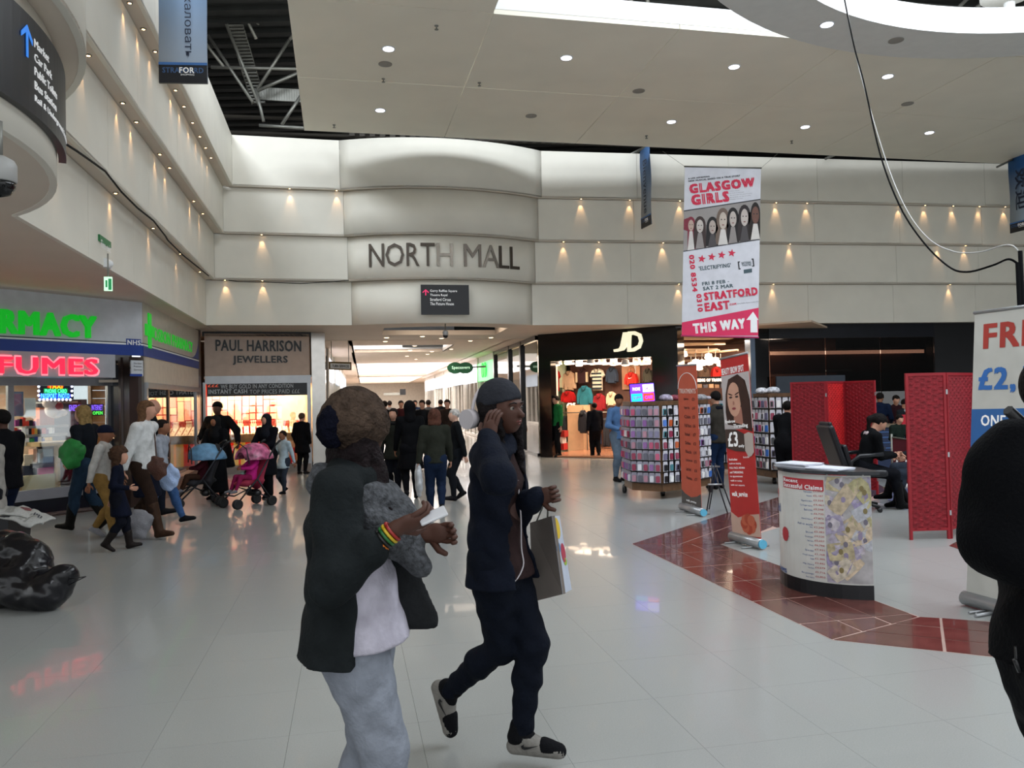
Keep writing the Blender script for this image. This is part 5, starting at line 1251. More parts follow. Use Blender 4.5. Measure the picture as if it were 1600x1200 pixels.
bpart(curved(ck,a,c,b,b+.085,.003,.002,6),'red_title_box',rd,ct)
ctext('Recent',1225,746,1246,751,M_white,.04); ctext('Successful Claims',1225,753,1284,759.5,M_white,.04)
ctext('M',1206,762,1216,774,rd,.06); ctext('aid',1207,784,1218,796,bl_,.05)
names=['Road accident','Whiplash','Slipped in store','Cut finger injury','Back strain','Trip on path','Hand injury','Fall at work','Knee injury','Burn at work','Car passenger','Neck injury','Wrist injury','Fall on stairs','Head injury','Bike accident','Hip injury','Foot injury','Bus passenger','Arm injury']
for i in range(20):
    y=766+i*7.0; w=[30,26,34,36,30,20,34,40,22,28,30,26,24,30,34,22,34,26,36,30][i]
    ctext(names[i],1285-w,y,1268,y+3.2,bl_,.0); ctext('£%d,%03d'%(1+i%7,(i*137)%900+50),1270,y,1285,y+3.2,rd,.0)
a,b=ckp(1225,834); bpart((lambda mb:(mb.slab([ck.p(a+.05*math.cos(t),b+.09*math.sin(t)*.62,.004) for t in [2*PI*k/24 for k in range(24)]],-(ck.p(a,0,-1)-ck.p(a,0,0)),.002),mb)[1])(MB()),'red_badge',rd,ct)
ctext('NO WIN',1219,829,1231,833,M_white,.03); ctext('NO FEE',1219,835,1231,839,M_white,.03)
ctext('CLAIMS',1212,880,1225,886,bl_,.06)
# collage of notes
import itertools
pal=['b9b2ba','a8a0b0','c2b8a8','b8a890','9d95ad','b5a98a','aeb0b8','c6b49c','8f86a6','a9a27c']
r6=random.Random(4)
a0,_=ckp(1288,750); 
bpart(curved(ck,a0,S1-.003,.03,.82,.0015,.001,10),'printed_field',mat('note_field','a9a6a8',.5,var=.2,scale=12),ct)
for i in range(26):
    u=a0+r6.random()*(S1-a0-.04)+.02; v=.06+.72*((i*7)%26)/26; L_w,L_h=.17+.06*r6.random(),.095+.03*r6.random(); th=r6.uniform(-1,1)
    pts=[]
    for sx,sy in ((-1,-1),(-.3,-1.08),(.4,-1.05),(1,-1),(1.05,0),(1,1),(.3,1.08),(-.4,1.05),(-1,1),(-1.05,0)):
        x,y=sx*L_w/2,sy*L_h/2; X=u+x*math.cos(th)-y*math.sin(th); Y=v+x*math.sin(th)+y*math.cos(th)
        pts.append(ck.p(min(max(X,a0),S1-.003),min(max(Y,.03),.82),.002+.0002*i))
    mb=MB(); mb.add(pts,[tuple(range(10))]); bpart(mb,'printed_note',mat('note_'+pal[i%10],pal[i%10],.5,var=.25,scale=30),ct)
    mb=MB(); mb.add([ck.p(min(max(u+.016*math.cos(t),a0),S1-.004),v+.022*math.sin(t),.0022+.0002*i) for t in [2*PI*k/14 for k in range(14)]],[tuple(range(14))]); bpart(mb,'note_oval',mat('note_dark%d'%(i%3),('6f6a78','7d7048','8a7f9a')[i%3],.5),ct)
pm=mat('paper_stack','c9ccd6',.6); 
for nm,u,w,h,l in (('paper_stack',-.27,.3,.035,'thicker stack of white leaflets on the curved counter'),('paper_stack',.17,.3,.016,'thin spread of white leaflets on the curved counter')):
    q=ck.p(u,0,-.14); o=MB()
    for k in range(int(h/.004)): o.box((r6.uniform(-.012,.012),r6.uniform(-.012,.012),k*.004+.002),(w,.21,.0036),rz=r6.uniform(-.08,.08)+math.atan2(ck.t.y,ck.t.x))
    z=o.build(nm,pm); z.location=(q.x,q.y,CT+.013); tag(z,l,'paper')
# ---------------- roll-up banners
def rollup(tl,tr,bl,br,label,cloth,cap,depthbase=.09):
    """four corners of the cloth; cassette on the floor under bl-br; returns root and frame"""
    fr=FR(tl,tr-tl,bl-tl); fr.n=Vector((0,0,-1)).cross((br-bl).normalized()).normalized()
    w=(tr-tl).length; h=(bl-tl).length; o=empty('roll_up_banner',((bl.x+br.x)/2,(bl.y+br.y)/2,0),label,'banner')
    mb=MB(); fr.plate(mb,0,0,w,h,-.004,.004); bpart(mb,'cloth',cloth,o)
    mb=MB(); mb.tube([fr.p(-.005,-.005),fr.p(w+.005,-.005)],.012,8); bpart(mb,'top_rail',alu,o)
    b0=Vector((bl.x,bl.y,.055)); b1=Vector((br.x,br.y,.055)); e=(b1-b0).normalized()
    mb=MB(); mb.tube([b0-e*.02,b1+e*.02],.05,12); bpart(mb,'cassette',alu,o)
    if cap: mb=MB(); mb.tube([b1+e*.02,b1+e*.04],.045,12); bpart(mb,'end_cap',cap,o)
    mb=MB(); c=(b0+b1)/2; nn=fr.n
    for s in (-.3,.3): mb.tube([c+e*s*w-nn*.16+Vector((0,0,-.045)),c+e*s*w+nn*.16+Vector((0,0,-.045))],.008,6)
    bpart(mb,'feet',alu,o,kind='stuff')
    mb=MB(); mb.tube([c-nn*.02,fr.p(w/2,0)-nn*.02],.008,6); bpart(mb,'rear_pole',alu,o)
    return o,fr,w,h
cyan=mat('cyan_cap','5aa8c8',.35); orange=mat('banner_orange','b4503a',.5); dkg=mat('banner_dark','4a4644',.5)
o,f,w,h=rollup(P(1058,572,10.75),P(1088,570,10.2),P(1066,795,10.75),P(1098,806,10.15),'slim orange roll-up banner with a cursive price list beside the phone case rack',orange,cyan)
def ftx(f,o,s,x,y,w_,h_,m,**k): k.setdefault('bold',.02); tpart(f,s,x,y,w_,h_,m,o,off=k.pop('off',.002),depth=.001,**k)
def fpoly(f,o,pts,m,d,name): mb=MB(); mb.slab([f.p(x,y,d) for x,y in pts],f.n,.0015); bpart(mb,name,m,o)
fpoly(f,o,[(0,h*.86),(0,h),(w,h),(w,h*.86),(w*.8,h*.885),(w*.5,h*.9),(w*.2,h*.885)],dkg,.001,'dark_foot')
arc=[(w*(.5+.48*math.cos(t)),h*(.16-.11*math.sin(t))) for t in [PI*k/14 for k in range(15)]]
mb=MB(); mb.tube([f.p(x,y,.003) for x,y in arc],.005,5); bpart(mb,'white_arch',M_white,o)
ftx(f,o,'TREATMENTS',w*.08,h*.16,w*.84,h*.03,mat('pale_band','d8c0b8',.5),bold=.05)
for i,s in enumerate(('Eyebrow','Upper lip','Chin','Full face','Forehead','Sides','Neck','Eyebrow tint','Lash tint','Henna')):
    ftx(f,o,s,w*.3,h*(.22+.06*i),w*(.25+.03*(i%4)),h*.022,mat('brown_ink','4a2420',.6)); ftx(f,o,'£%d'%(3+i%5),w*.72,h*(.22+.06*i),w*.13,h*.02,mat('brown_ink','4a2420',.6))
ftx(f,o,'walk_service',w*.25,h*.92,w*.5,h*.016,wtx); ftx(f,o,'020 8555 0000' if 0 else 'open 7 days',w*.2,h*.95,w*.6,h*.012,wtx)
redb=mat('banner_red','b82e2c',.45)
o,f,w,h=rollup(P(1125,562,8.42),P(1168,552,7.95),P(1145,838,8.42),P(1189,852,7.95),'tall red beauty roll-up banner printed with a brown-haired portrait and a £3 price',redb,cyan)
lt=mat('portrait_field','b8b0b0',.5); skn=mat('portrait_skin','c99a84',.5); skn2=mat('portrait_shade','a87464',.5); hrb=mat('portrait_hair','3a241e',.5,var=.25); dkb=mat('price_brown','463630',.5)
fpoly(f,o,[(0,h*.095),(0,h*.40),(w,h*.40),(w,h*.095)],lt,.0005,'portrait_field')
ell=lambda cx_,cy_,a,b_,n=20,r=0:[(cx_+(a*math.cos(2*PI*k/n)*math.cos(r)-b_*math.sin(2*PI*k/n)*math.sin(r))*w,cy_*1+(a*math.cos(2*PI*k/n)*math.sin(r)+b_*math.sin(2*PI*k/n)*math.cos(r))*h) for k in range(n)]
fpoly(f,o,[(w*.25,h*.12),(w*.12,h*.2),(w*.08,h*.3),(w*.12,h*.37),(w*.35,h*.38),(w*.98,h*.42),(w*.97,h*.25),(w*.85,h*.14),(w*.6,h*.1)],hrb,.001,'printed_hair')
fpoly(f,o,ell(w*.42,h*.235,.24,.095),skn,.003,'printed_face'); fpoly(f,o,[(w*.38,h*.3),(w*.36,h*.36),(w*.7,h*.38),(w*.66,h*.28)],skn2,.002,'printed_neck')
for s in (-1,1): fpoly(f,o,ell(w*(.42+s*.11),h*.222,.055,.006,12),mat('portrait_eye','3c2c2a',.5),.005,'printed_eye'); fpoly(f,o,ell(w*(.42+s*.12),h*.205,.08,.004,10,-.08*s),hrb,.005,'printed_brow')
fpoly(f,o,ell(w*.4,h*.255,.03,.012,10),skn2,.005,'printed_nose'); fpoly(f,o,ell(w*.4,h*.285,.07,.007,12),mat('portrait_lip','8a3a42',.5),.005,'printed_lips')
fpoly(f,o,[(w*.6,h*.12),(w*.62,h*.2),(w*.68,h*.3),(w*.7,h*.39),(w*.97,h*.4),(w*.95,h*.22),(w*.8,h*.13)],hrb,.0055,'printed_hair')
fpoly(f,o,[(w*.02,h*.395),(w*.02,h*.50),(w*.35,h*.52),(w*.70,h*.525),(w*.72,h*.43),(w*.4,h*.40)],dkb,.006,'price_panel')
fpoly(f,o,[(w*.70,h*.43),(w*.70,h*.52),(w*.8,h*.555),(w*.9,h*.55),(w*.99,h*.53),(w*1.0,h*.43),(w*.85,h*.42)],mat('ragged_white','b8aca4',.5),.0062,'torn_white')
ftx(f,o,'BEAUTY BROW SPOT',w*.04,h*.055,w*.8,h*.035,wtx,bold=.03,off=.003); ftx(f,o,'Eyebrow',w*.06,h*.345,w*.36,h*.022,wtx,bold=.05,off=.008); ftx(f,o,'Threading',w*.35,h*.372,w*.5,h*.026,wtx,bold=.05,off=.008)
ftx(f,o,'£3',w*.12,h*.415,w*.34,h*.078,wtx,bold=.04,off=.008); ftx(f,o,'only',w*.48,h*.485,w*.2,h*.02,wtx,bold=.04,off=.008)
for i,s in enumerate(('Includes','eyebrow shaping','FULL FACE, HENNA','and THREADING','no appointment','walk in today','with our experts')): ftx(f,o,s,w*.08,h*(.56+.024*i),w*(.3,.42,.55,.48,.45,.42,.5)[i],h*.012,wtx,off=.003)
ftx(f,o,'walk_service',w*.1,h*.745,w*.55,h*.03,wtx,bold=.05,off=.003); ftx(f,o,'Eye Lip Chin',w*.62,h*.55,w*.2,h*.012,wtx,off=.0085)
fpoly(f,o,[(0,h*.86),(0,h*.985),(w,h*.985),(w,h*.86),(w*.6,h*.87),(w*.25,h*.89)],mat('peach_field','c8a898',.5),.001,'flower_field')
for i in range(8): fpoly(f,o,ell(w*(.62+.15*math.cos(i*.785)),h*(.92+.028*math.sin(i*.785)),.13,.03,12,0),mat('petal%d'%(i%2),('b04a34','c4654a')[i%2],.5),.003+.0004*i,'printed_petal')
u=Vector((.285,-.958,0)).normalized(); tl=P(1523,490,5.73); bl=P(1510,925,5.73)
o,f,w,h=rollup(tl,tl+u*.85,bl,bl+u*.85,'large white claims roll-up banner with red and blue lettering at the right edge',mat('banner_white','bdbcb6',.45),None)
fpoly(f,o,[(0,h*.345),(0,h*.50),(w,h*.49),(w,h*.335)],mat('banner_blue','2e62a0',.45),.001,'blue_band')
rb=mat('print_brick','a5352c',.5); bb=mat('print_royal','2f68b0',.5)
ftx(f,o,'FREE',.09,h*.045,.55,.165,rb,bold=.045,off=.002); ftx(f,o,'£2,150',.06,h*.20,.66,.17,bb,bold=.05,off=.002)
ftx(f,o,'ONE MILLION',.085,h*.365,.6,.075,wtx,bold=.03,off=.003); ftx(f,o,'claims so far',.085,h*.43,.5,.07,wtx,bold=.03,off=.003)
for i in range(7):
    x0=.12+.09*(i%4); y0=h*(.53+.035*i); th=.6+i*.5; fpoly(f,o,[(x0+sx*.12*math.cos(th)-sy*.06*math.sin(th),y0+sx*.12*math.sin(th)+sy*.06*math.cos(th)) for sx,sy in ((-1,-1),(1,-1),(1,1),(-1,1))],mat('notez%d'%(i%3),('a8a49a','b09a6a','9aa0a4')[i%3],.5,var=.2,scale=20),.001+.0004*i,'printed_note')
fb=P(1523,966,5.35); mb=MB(); mb.tube([Z(1524,965)+UP*.012,Z(1575,956)+UP*.012],.012,8); mb.tube([Z(1524,965)+UP*.012,Z(1526,960)+UP*.012,Z(1575,951)+UP*.012],.006,6); bpart(mb,'floor_foot',alu,o)
# ---------------- red folding screens
redf=mat('screen_red','8a1420',.6,var=.12); redw_=mat('screen_weave','7e1420',.75,var=.25,scale=30,bump=.3); redbr=mat('screen_weave_bright','b01418',.7,var=.15)
def screen(pts,zt,label,bright=()):
    o=empty('folding_screen',(sum(p.x for p in pts)/len(pts),sum(p.y for p in pts)/len(pts),0),label,'screen')
    for i in range(len(pts)-1):
        a=Vector((pts[i].x,pts[i].y,zt)); b=Vector((pts[i+1].x,pts[i+1].y,zt)); f=FR(a,b-a,VD); w=(b-a).length; st_=.028
        for k,x in enumerate((.004,w-st_-.004)): mb=MB(); f.plate(mb,x,0,x+st_,zt,-.012,.024); bpart(mb,'post',redf,o)
        for y in (0,zt-.12): mb=MB(); f.plate(mb,st_,y,w-st_,y+.03,-.011,.022); bpart(mb,'rail',redf,o)
        mb=MB(); f.plate(mb,st_,.03,w-st_,zt-.1,-.004,.008); bpart(mb,'panel',redbr if i in bright else redw_,o)
        mb=MB(); n=max(2,int((w-2*st_)/.055)); m=int((zt-.13)/.03); cw2=(w-2*st_)/n
        for r in range(m):
            for c in range(n):
                if (r+c)%2==0:
                    for s in (1,-1):
                        x0=st_+c*cw2+.004; y0=.035+r*.03; z0=.004; z1=.011
                        V=[f.p(x0,y0+.003,s*z0),f.p(x0,y0+.027,s*z0),f.p(x0+cw2-.008,y0+.027,s*z0),f.p(x0+cw2-.008,y0+.003,s*z0),f.p(x0+cw2*.3,y0+.006,s*z1),f.p(x0+cw2*.3,y0+.024,s*z1),f.p(x0+cw2*.7,y0+.024,s*z1),f.p(x0+cw2*.7,y0+.006,s*z1)]
                        mb.add(V,[(4,5,6,7),(0,1,5,4),(2,3,7,6),(1,2,6,5),(3,0,4,7)])
        bpart(mb,'weave',redbr if i in bright else redw_,o,kind='stuff')
        for y in (.2,.85,1.45):
            mb=MB(); mb.box(f.p(w,y,.012),(.02,.006,.05),ax=(f.u,f.n,UP)); bpart(mb,'hinge',alu,o)
g=lambda px,d:P(px,610,d)
screen([g(1235,12.1),g(1291,11.7),g(1318,12.2),g(1368,11.7)],1.70,'red woven folding screen behind the seated woman and the counter',bright=(1,))
screen([g(1414,8.28),g(1478,8.3),g(1526,8.9),g(1570,8.6)],1.72,'red woven folding screen standing nearer beside the white claims banner',bright=())
# ---------------- phone case racks
case_c=['2a2a34','8a2f4a','6e6a86','c8c8d0','b04a6a','3a6ec0','efefef','1a1a1e','a87a8a','7a4a8a','d8d4de','46808a','c05a30','5a5a66']
CASES={}
def case_mesh(col,style):
    k=(col,style)
    if k in CASES: return CASES[k]
    mb=MB(); w,h=.085,.15
    mb.box((0,-.012,0),(w,.002,h),0); mb.box((0,-.012,h*.5+.012),(w*.9,.002,.03),0)        # blister card
    q=.5*w*.72; hh=.5*h*.78; r=.012
    pts=[(q-r,hh),(-q+r,hh),(-q,hh-r),(-q,-hh+r),(-q+r,-hh),(q-r,-hh),(q,-hh+r),(q,hh-r)]
    V=[(x,-.014,z-.008) for x,z in pts]+[(x*.95,-.03,z*.97-.008) for x,z in pts]; n=8
    mb.add(V,[tuple(range(n,2*n))]+[(i,(i+1)%n,n+(i+1)%n,n+i) for i in range(n)],1)
    if style==1: mb.box((0,-.031,-.01),(q*1.3,.002,hh*1.45),2)
    me=mb.mesh('phone_case'); 
    for m in (mat('blister_card','c9c9d2',.25,coat=.5) if style!=2 else mat('blister_smoke','8d8a98',.2,coat=.6),mat('case_'+col,col,.25,coat=.5),mat('case_screen','15161a',.15)): me.materials.append(m)
    CASES[k]=me; return me
rackwood=mat('rack_wood','5e432c',.5,var=.25,scale=14); rackdark=mat('rack_dark','17151a',.5)
r7=random.Random(11); NC=[0]
def tower(pts,ztop,rows,name,label,wherefaces,zbase=.14):
    """pts: plan points of the outer faces left to right"""
    c=sum(pts,Vector((0,0)))/len(pts)
    o=empty('display_rack',(c.x,c.y,0),label,'rack')
    back=[p+(p-Vector((0,0))).normalized()*.10 for p in pts]
    mb=MB(); mb.prism([p+p.normalized()*.045 for p in pts]+[p+p.normalized()*.34 for p in pts][::-1],zbase+.1,ztop-.02); bpart(mb,'core',rackdark,o)
    mb=MB(); mb.prism([p+p.normalized()*.02 for p in pts]+[p+p.normalized()*.36 for p in pts][::-1],ztop-.02,ztop+.04); bpart(mb,'top_board',rackwood,o)
    mb=MB(); mb.prism([p+p.normalized()*.01 for p in pts]+[p+p.normalized()*.36 for p in pts][::-1],zbase-.02,zbase+.1); bpart(mb,'base_box',rackwood,o)
    for p in (pts[0],pts[-1],c):
        for k in (.06,.3):
            q=p+p.normalized()*k; mb=MB(); mb.lathe([(.012,zbase-.02),(.03,zbase-.04),(.04,.04),(.03,.0)],(q.x,q.y,0),10); bpart(mb,'caster',M_black,o)
    for fi in range(len(pts)-1):
        a=Vector((pts[fi].x,pts[fi].y,ztop)); b=Vector((pts[fi+1].x,pts[fi+1].y,ztop)); f=FR(a,b-a,VD); w=(b-a).length
        mb=MB(); 
        for x in (0,w): f.plate(mb,x-.012,0,x+.012,ztop-zbase,-.045,.03)
        bpart(mb,'upright',rackwood,o,kind='stuff')
        n=max(1,int(w/.094)); rh=(ztop-zbase-.12)/rows; ang=math.atan2(f.u.y,f.u.x)
        for r in range(rows):
            y=.03+rh*(r+.5)
            mb=MB(); f.plate(mb,0,y+rh*.44,w,y+rh*.47,-.04,.06); bpart(mb,'ledge',M_black,o)
            for c_ in range(n):
                x=(c_+.5)*w/n; kind=wherefaces[fi]
                col=r7.choice(case_c if kind!='pink' else ['8a2f4a','6e6a86','b04a6a','a87a8a','7a4a8a','5a5a66','c8c8d0'])
                me=case_mesh(col,2 if kind=='pink' else (1 if r7.random()<.4 else 0))
                q=link('phone_case',me); p_=f.p(x,y,.015); q.location=p_; q.rotation_euler=(r7.uniform(-.06,.10),0,ang+r7.uniform(-.12,.12)+(.35 if kind=='pink' else 0)); q.scale=(1,1,min(1,rh/.2)); 
                CN={'2a2a34':'charcoal','8a2f4a':'wine','6e6a86':'mauve','c8c8d0':'silver','b04a6a':'rose','3a6ec0':'blue','efefef':'white','1a1a1e':'black','a87a8a':'dusty pink','7a4a8a':'purple','d8d4de':'pale lilac','46808a':'teal','c05a30':'orange','5a5a66':'grey'}[col]
                tag(q,'%s phone case, %s row down, %s across the %s of the %s'%(CN,ORD[r],ORD[min(c_,17)],('first face','second face','third face','fourth face')[fi],name),'phone case','phone cases on the %s'%name)
    return o
v2=lambda px,d:P(px,600,d).to_2d()
tower([v2(972,12.75),v2(984,12.15),v2(1030,11.85),v2(1066,12.1),v2(1106,12.6)],1.42,7,'large rack','large stepped phone case rack on casters left of the roll-up banners',['pink','pink','grid','grid'])
tower([v2(1176,14.0),v2(1201,13.5),v2(1242,13.3)],1.50,6,'far rack','phone case rack between the beauty banner and the red screen',['grid','grid'])
tower([v2(1122,15.2),v2(1160,15.0)],1.45,6,'middle rack','narrow rack glimpsed behind the man in the brown jacket',['grid'])
# small stock on top of the large rack
for i,(px,py,r,c,l) in enumerate(((1040,612,.10,'9a92a8','striped lilac rolled bag'),(1048,606,.08,'c8c4cc','white rolled bag'),(1054,612,.09,'7a3040','maroon striped rolled bag'),(1095,612,.09,'8a8a8e','grey rolled bag'),(1105,617,.06,'a8a4b0','small silver rolled bag'),(1190,606,.1,'c8c8ce','white crumpled bag over the far rack'),(1208,611,.11,'b9bcc4','grey crumpled bag over the far rack'))):
    d=(12.3 if px<1100 else (12.9 if px<1150 else 13.75)); zt=1.46 if px<1150 else 1.54; q=P(px,py,d)
    mb=MB(); rr=random.Random(i); n=12; V=[];Fc=[]
    mb.lathe([(r*.2,0),(r*.8,.01),(r,r*.35),(r*.85,r*.75),(r*.5,r*.95),(r*.1,r)],(0,0,0),14,sx=1.1,sy=.8); z=mb.build('rolled_bag',mat('bagc_'+c,c,.6,var=.5,scale=22,bump=.8,bscale=30)); z.location=(q.x,q.y,zt+.002)
    tag(z,l+('' if 'rack' in l else ' lying on the large rack'),'bag')
sc_=empty('led_screen',tuple(P(1005,613,12.2)),'small glowing four-colour LED screen on the large rack','screen')
f=FR(P(984,601,12.3),P(1021,598.5,12.15)-P(984,601,12.3),P(988,628,12.3)-P(984,601,12.3)); f.v=(f.v-f.u*f.v.dot(f.u)).normalized(); f.n=f.v.cross(f.u).normalized(); w,h=.37,.27
mb=MB(); f.plate(mb,-.015,-.015,w+.015,h+.015,-.04,.038); bpart(mb,'casing',M_black,sc_)
for (x,y,nm,c,s_,t_) in ((0,0,'violet','5a28ff',2.4,'HTC'),(.5,0,'whitev','d8d8ff',2.2,'SALE'),(0,.5,'cyanl','10b8b0',2.0,'SIM'),(.5,.5,'redl','ff3820',2.2,'CASE')):
    mb=MB(); f.plate(mb,w*x+.012,h*y+.012,w*(x+.5)-.004,h*(y+.5)-.006,0,.002); bpart(mb,'lit_quarter',em(nm,c,s_),sc_)
    tpart(f,t_ if t_!='HTC' else 'PHONE',w*x+.04,h*y+.05,w*.32,h*.18,em('violet','5a28ff',2.4) if nm!='violet' else em('whitev','d8d8ff',2.2),sc_,off=.003,depth=.001,bold=.03)
mb=MB(); f.plate(mb,0,0,w,h,-.001,.0008); bpart(mb,'lit_border',em('violet','5a28ff',2.4),sc_)
mb=MB(); q=f.p(w/2,h,-.02); mb.tube([q,Vector((q.x,q.y,1.455))],.012,6); bpart(mb,'stand',M_black,sc_)
# ---------------- folding easel stand
es=empty('folding_stand',(2.6,9.9,0),'dark folding metal stand with crossed legs between the two roll-up banners','stand')
def leg(o,m,a,b,r=.009,name='leg'): mb=MB(); mb.tube([a,b],r,6); bpart(mb,name,m,o)
A_=lambda px,py,d:P(px,py,d)
top1=A_(1117,733,10.3); 
for p,q in ((A_(1116,728,10.2),Z(1104,801)),(A_(1111,724,10.3),Z(1137,803)),(A_(1120,727,10.5),Z(1108,796)),(A_(1117,724,10.6),Z(1144,798))): leg(es,mat('dark_tube','3a3c42',.4,.6),p,Vector((q.x,q.y,.005)))
leg(es,alu,A_(1106,757,10.2),A_(1128,757,10.2),.012,'crossbar'); leg(es,alu,A_(1108,729,10.3),A_(1124,729,10.5),.012,'crossbar')
# ---------------- office chair
oc=empty('office_chair',tuple(Z(1345,795)),'black office chair with a high padded back and long armrest behind the counter','chair')
blv=mat('black_vinyl','15171c',.4,var=.2,bump=.1)
cx0=P(1342,735,10.4); gx_,gy_=cx0.x,cx0.y; 
def rb(c,dm,name,m,rot=(0,0,0),b=.02):
    mb=MB(); mb.box((0,0,0),dm); q=mb.build(name,m,oc); q.location=Vector(c)-Vector(oc.location); q.rotation_euler=rot; bevel(q,b,3); return q
rb((gx_+.03,gy_,.50),(.50,.48,.09),'seat',blv,(0,.04,0),.035)
rb((gx_-.34,gy_,.83),(.08,.46,.60),'backrest',blv,(0,-.32,0),.035); rb((gx_-.40,gy_,1.08),(.05,.34,.16),'head_pad',blv,(0,-.32,0),.02); rb((gx_-.22,gy_,.72),(.07,.40,.30),'lumbar_pad',blv,(0,-.25,0),.03)
for s in (-1,1):
    mb=MB(); b0=Vector((gx_-.22,gy_+s*.27,.52)); mb.tube([b0,b0+Vector((.02,0,.14)),b0+Vector((.12,0,.205)),b0+Vector((.42,0,.22))],[.018,.02,.026,.026],8); bpart(mb,'armrest',blv,oc)
mb=MB(); mb.tube([(gx_,gy_,.1),(gx_,gy_,.46)],.03,10); bpart(mb,'gas_column',M_steel,oc)
for k in range(5):
    t=2*PI*k/5+.3; e=Vector((gx_+.27*math.cos(t),gy_+.27*math.sin(t),.07)); mb=MB(); mb.tube([(gx_,gy_,.12),e],[.028,.018],8); bpart(mb,'base_arm',M_black,oc); mb=MB(); mb.lathe([(.001,-.02),(.028,-.02),(.028,.02),(.001,.02)],(e.x,e.y,.030),12,ax='y'); bpart(mb,'caster',M_black,oc)
# ---------------- café barrier and counter behind the screens
cb_=empty('cafe_barrier',tuple(P(1400,720,12.6)),'maroon fabric café barrier on a chrome post behind the seated woman','barrier')
CF=FR(P(1393,682,12.7),P(1440,689,12.2)-P(1393,682,12.7),VD); mar=mat('maroon_cloth','5a1a26',.7)
mb=MB(); CF.plate(mb,0,.02,1.3,.68,-.01,.01); bpart(mb,'cloth',mar,cb_); tpart(CF,'COSTA',.08,.26,.75,.24,wtx,cb_,off=.001,depth=.002,bold=.03)
for x in (0,1.32):
    mb=MB(); q=CF.p(x,0); mb.tube([Vector((q.x,q.y,.02)),Vector((q.x,q.y,q.z+.04))],.018,8); mb.lathe([(.15,0),(.15,.015),(.02,.03)],(q.x,q.y,0),16); bpart(mb,'post',M_steel,cb_)
mb=MB(); mb.tube([CF.p(0,.01),CF.p(1.32,.01)],.012,8); bpart(mb,'rail',M_steel,cb_)
k_=empty('cafe_counter',tuple(P(1385,700,15)),'dark blue café counter with striped front beyond the folding screen','counter')
KF=FR(P(1368,668,15),Vector((1,.18,0)),VD); kz=KF.o.z
mb=MB(); KF.plate(mb,-.3,0,1.2,kz,-.5,.5); bpart(mb,'front',mat('cafe_blue','1c2a48',.5),k_)
for i in range(4): mb=MB(); KF.plate(mb,-.3,.08+i*.1,1.2,.10+i*.1,0,.01); bpart(mb,'stripe',mat('cafe_stripe','3a5a8a',.5),k_)
mb=MB(); KF.plate(mb,-.35,-.04,1.25,0,-.55,.6); bpart(mb,'worktop',mat('cafe_top','7a6a58',.5),k_)
tag(px_box(KF,1409,648,1416,675,-.1,.02,'menu_card',mat('menu_red','a8182a',.5,emit=.1)),'small red menu card at the edge of the near folding screen','sign')
# papers on the floor by the chair
pf=MB(); pf.box((0,0,.002),(.5,.25,.004),rz=.3); o=pf.build('floor_mat',mat('mat_pale','c0c0c8',.5)); q=Z(1358,790); o.location=(q.x,q.y,0.003); tag(o,'pale sheet lying on the floor under the seated woman','paper')
tb=empty('storage_box',tuple(Z(1412,782)),'translucent pale blue plastic box on the floor behind the near folding screen','box')
q=Z(1412,784); mb=MB(); mb.box((q.x,q.y,.11),(.3,.3,.2)); bpart(mb,'body',mat('box_blue','8a9cd0',.3),tb); mb=MB(); mb.box((q.x,q.y,.215),(.33,.33,.02)); bpart(mb,'lid',M_white,tb)
# ================================================================ people
f32=np.float32
def surface_nets(D,xs,ys,zs):
    S=D<0
    c=[S[i:S.shape[0]-1+i,j:S.shape[1]-1+j,k:S.shape[2]-1+k] for i in (0,1) for j in (0,1) for k in (0,1)]
    n=sum(x.astype(np.int8) for x in c); act=(n>0)&(n<8)
    I,J,K=np.nonzero(act)
    if len(I)==0: return np.zeros((0,3)),np.zeros((0,4),int)
    cor=[(i,j,k) for i in (0,1) for j in (0,1) for k in (0,1)]
    v={q:D[I+q[0],J+q[1],K+q[2]] for q in cor}
    acc=np.zeros((len(I),3)); cnt=np.zeros(len(I))
    for a in cor:
        for ax in range(3):
            if a[ax]==0:
                b=list(a); b[ax]=1; b=tuple(b); m=(v[a]<0)!=(v[b]<0); t=np.where(m,v[a]/np.where(m,v[a]-v[b],1),0)
                for q in range(3): acc[:,q]+=m*(a[q]+(t if q==ax else 0))
                cnt+=m
    acc/=cnt[:,None]
    X=xs[I]+acc[:,0]*(xs[I+1]-xs[I]); Y=ys[J]+acc[:,1]*(ys[J+1]-ys[J]); Z_=zs[K]+acc[:,2]*(zs[K+1]-zs[K])
    vid=-np.ones(act.shape,np.int32); vid[I,J,K]=np.arange(len(I)); quads=[]
    for ax in range(3):
        s0=[slice(1,-1)]*3; s0[ax]=slice(0,-1); s1=list(s0); s1[ax]=slice(1,None)
        A=S[tuple(s0)]; B=S[tuple(s1)]; m=A!=B; i,j,k=np.nonzero(m); fl=A[i,j,k]
        o=[1,1,1]; o[ax]=0; i=i+o[0]; j=j+o[1]; k=k+o[2]
        u,w=[q for q in range(3) if q!=ax]
        def g(du,dw):
            q=[i,j,k]; q[u]=q[u]-du; q[w]=q[w]-dw; return vid[q[0],q[1],q[2]]
        Q=np.stack([g(1,1),g(0,1),g(0,0),g(1,0)],1)
        flip=fl if ax!=1 else ~fl
        Q=np.where(flip[:,None],Q,Q[:,::-1]); quads.append(Q)
    return np.stack([X,Y,Z_],1),np.concatenate(quads)
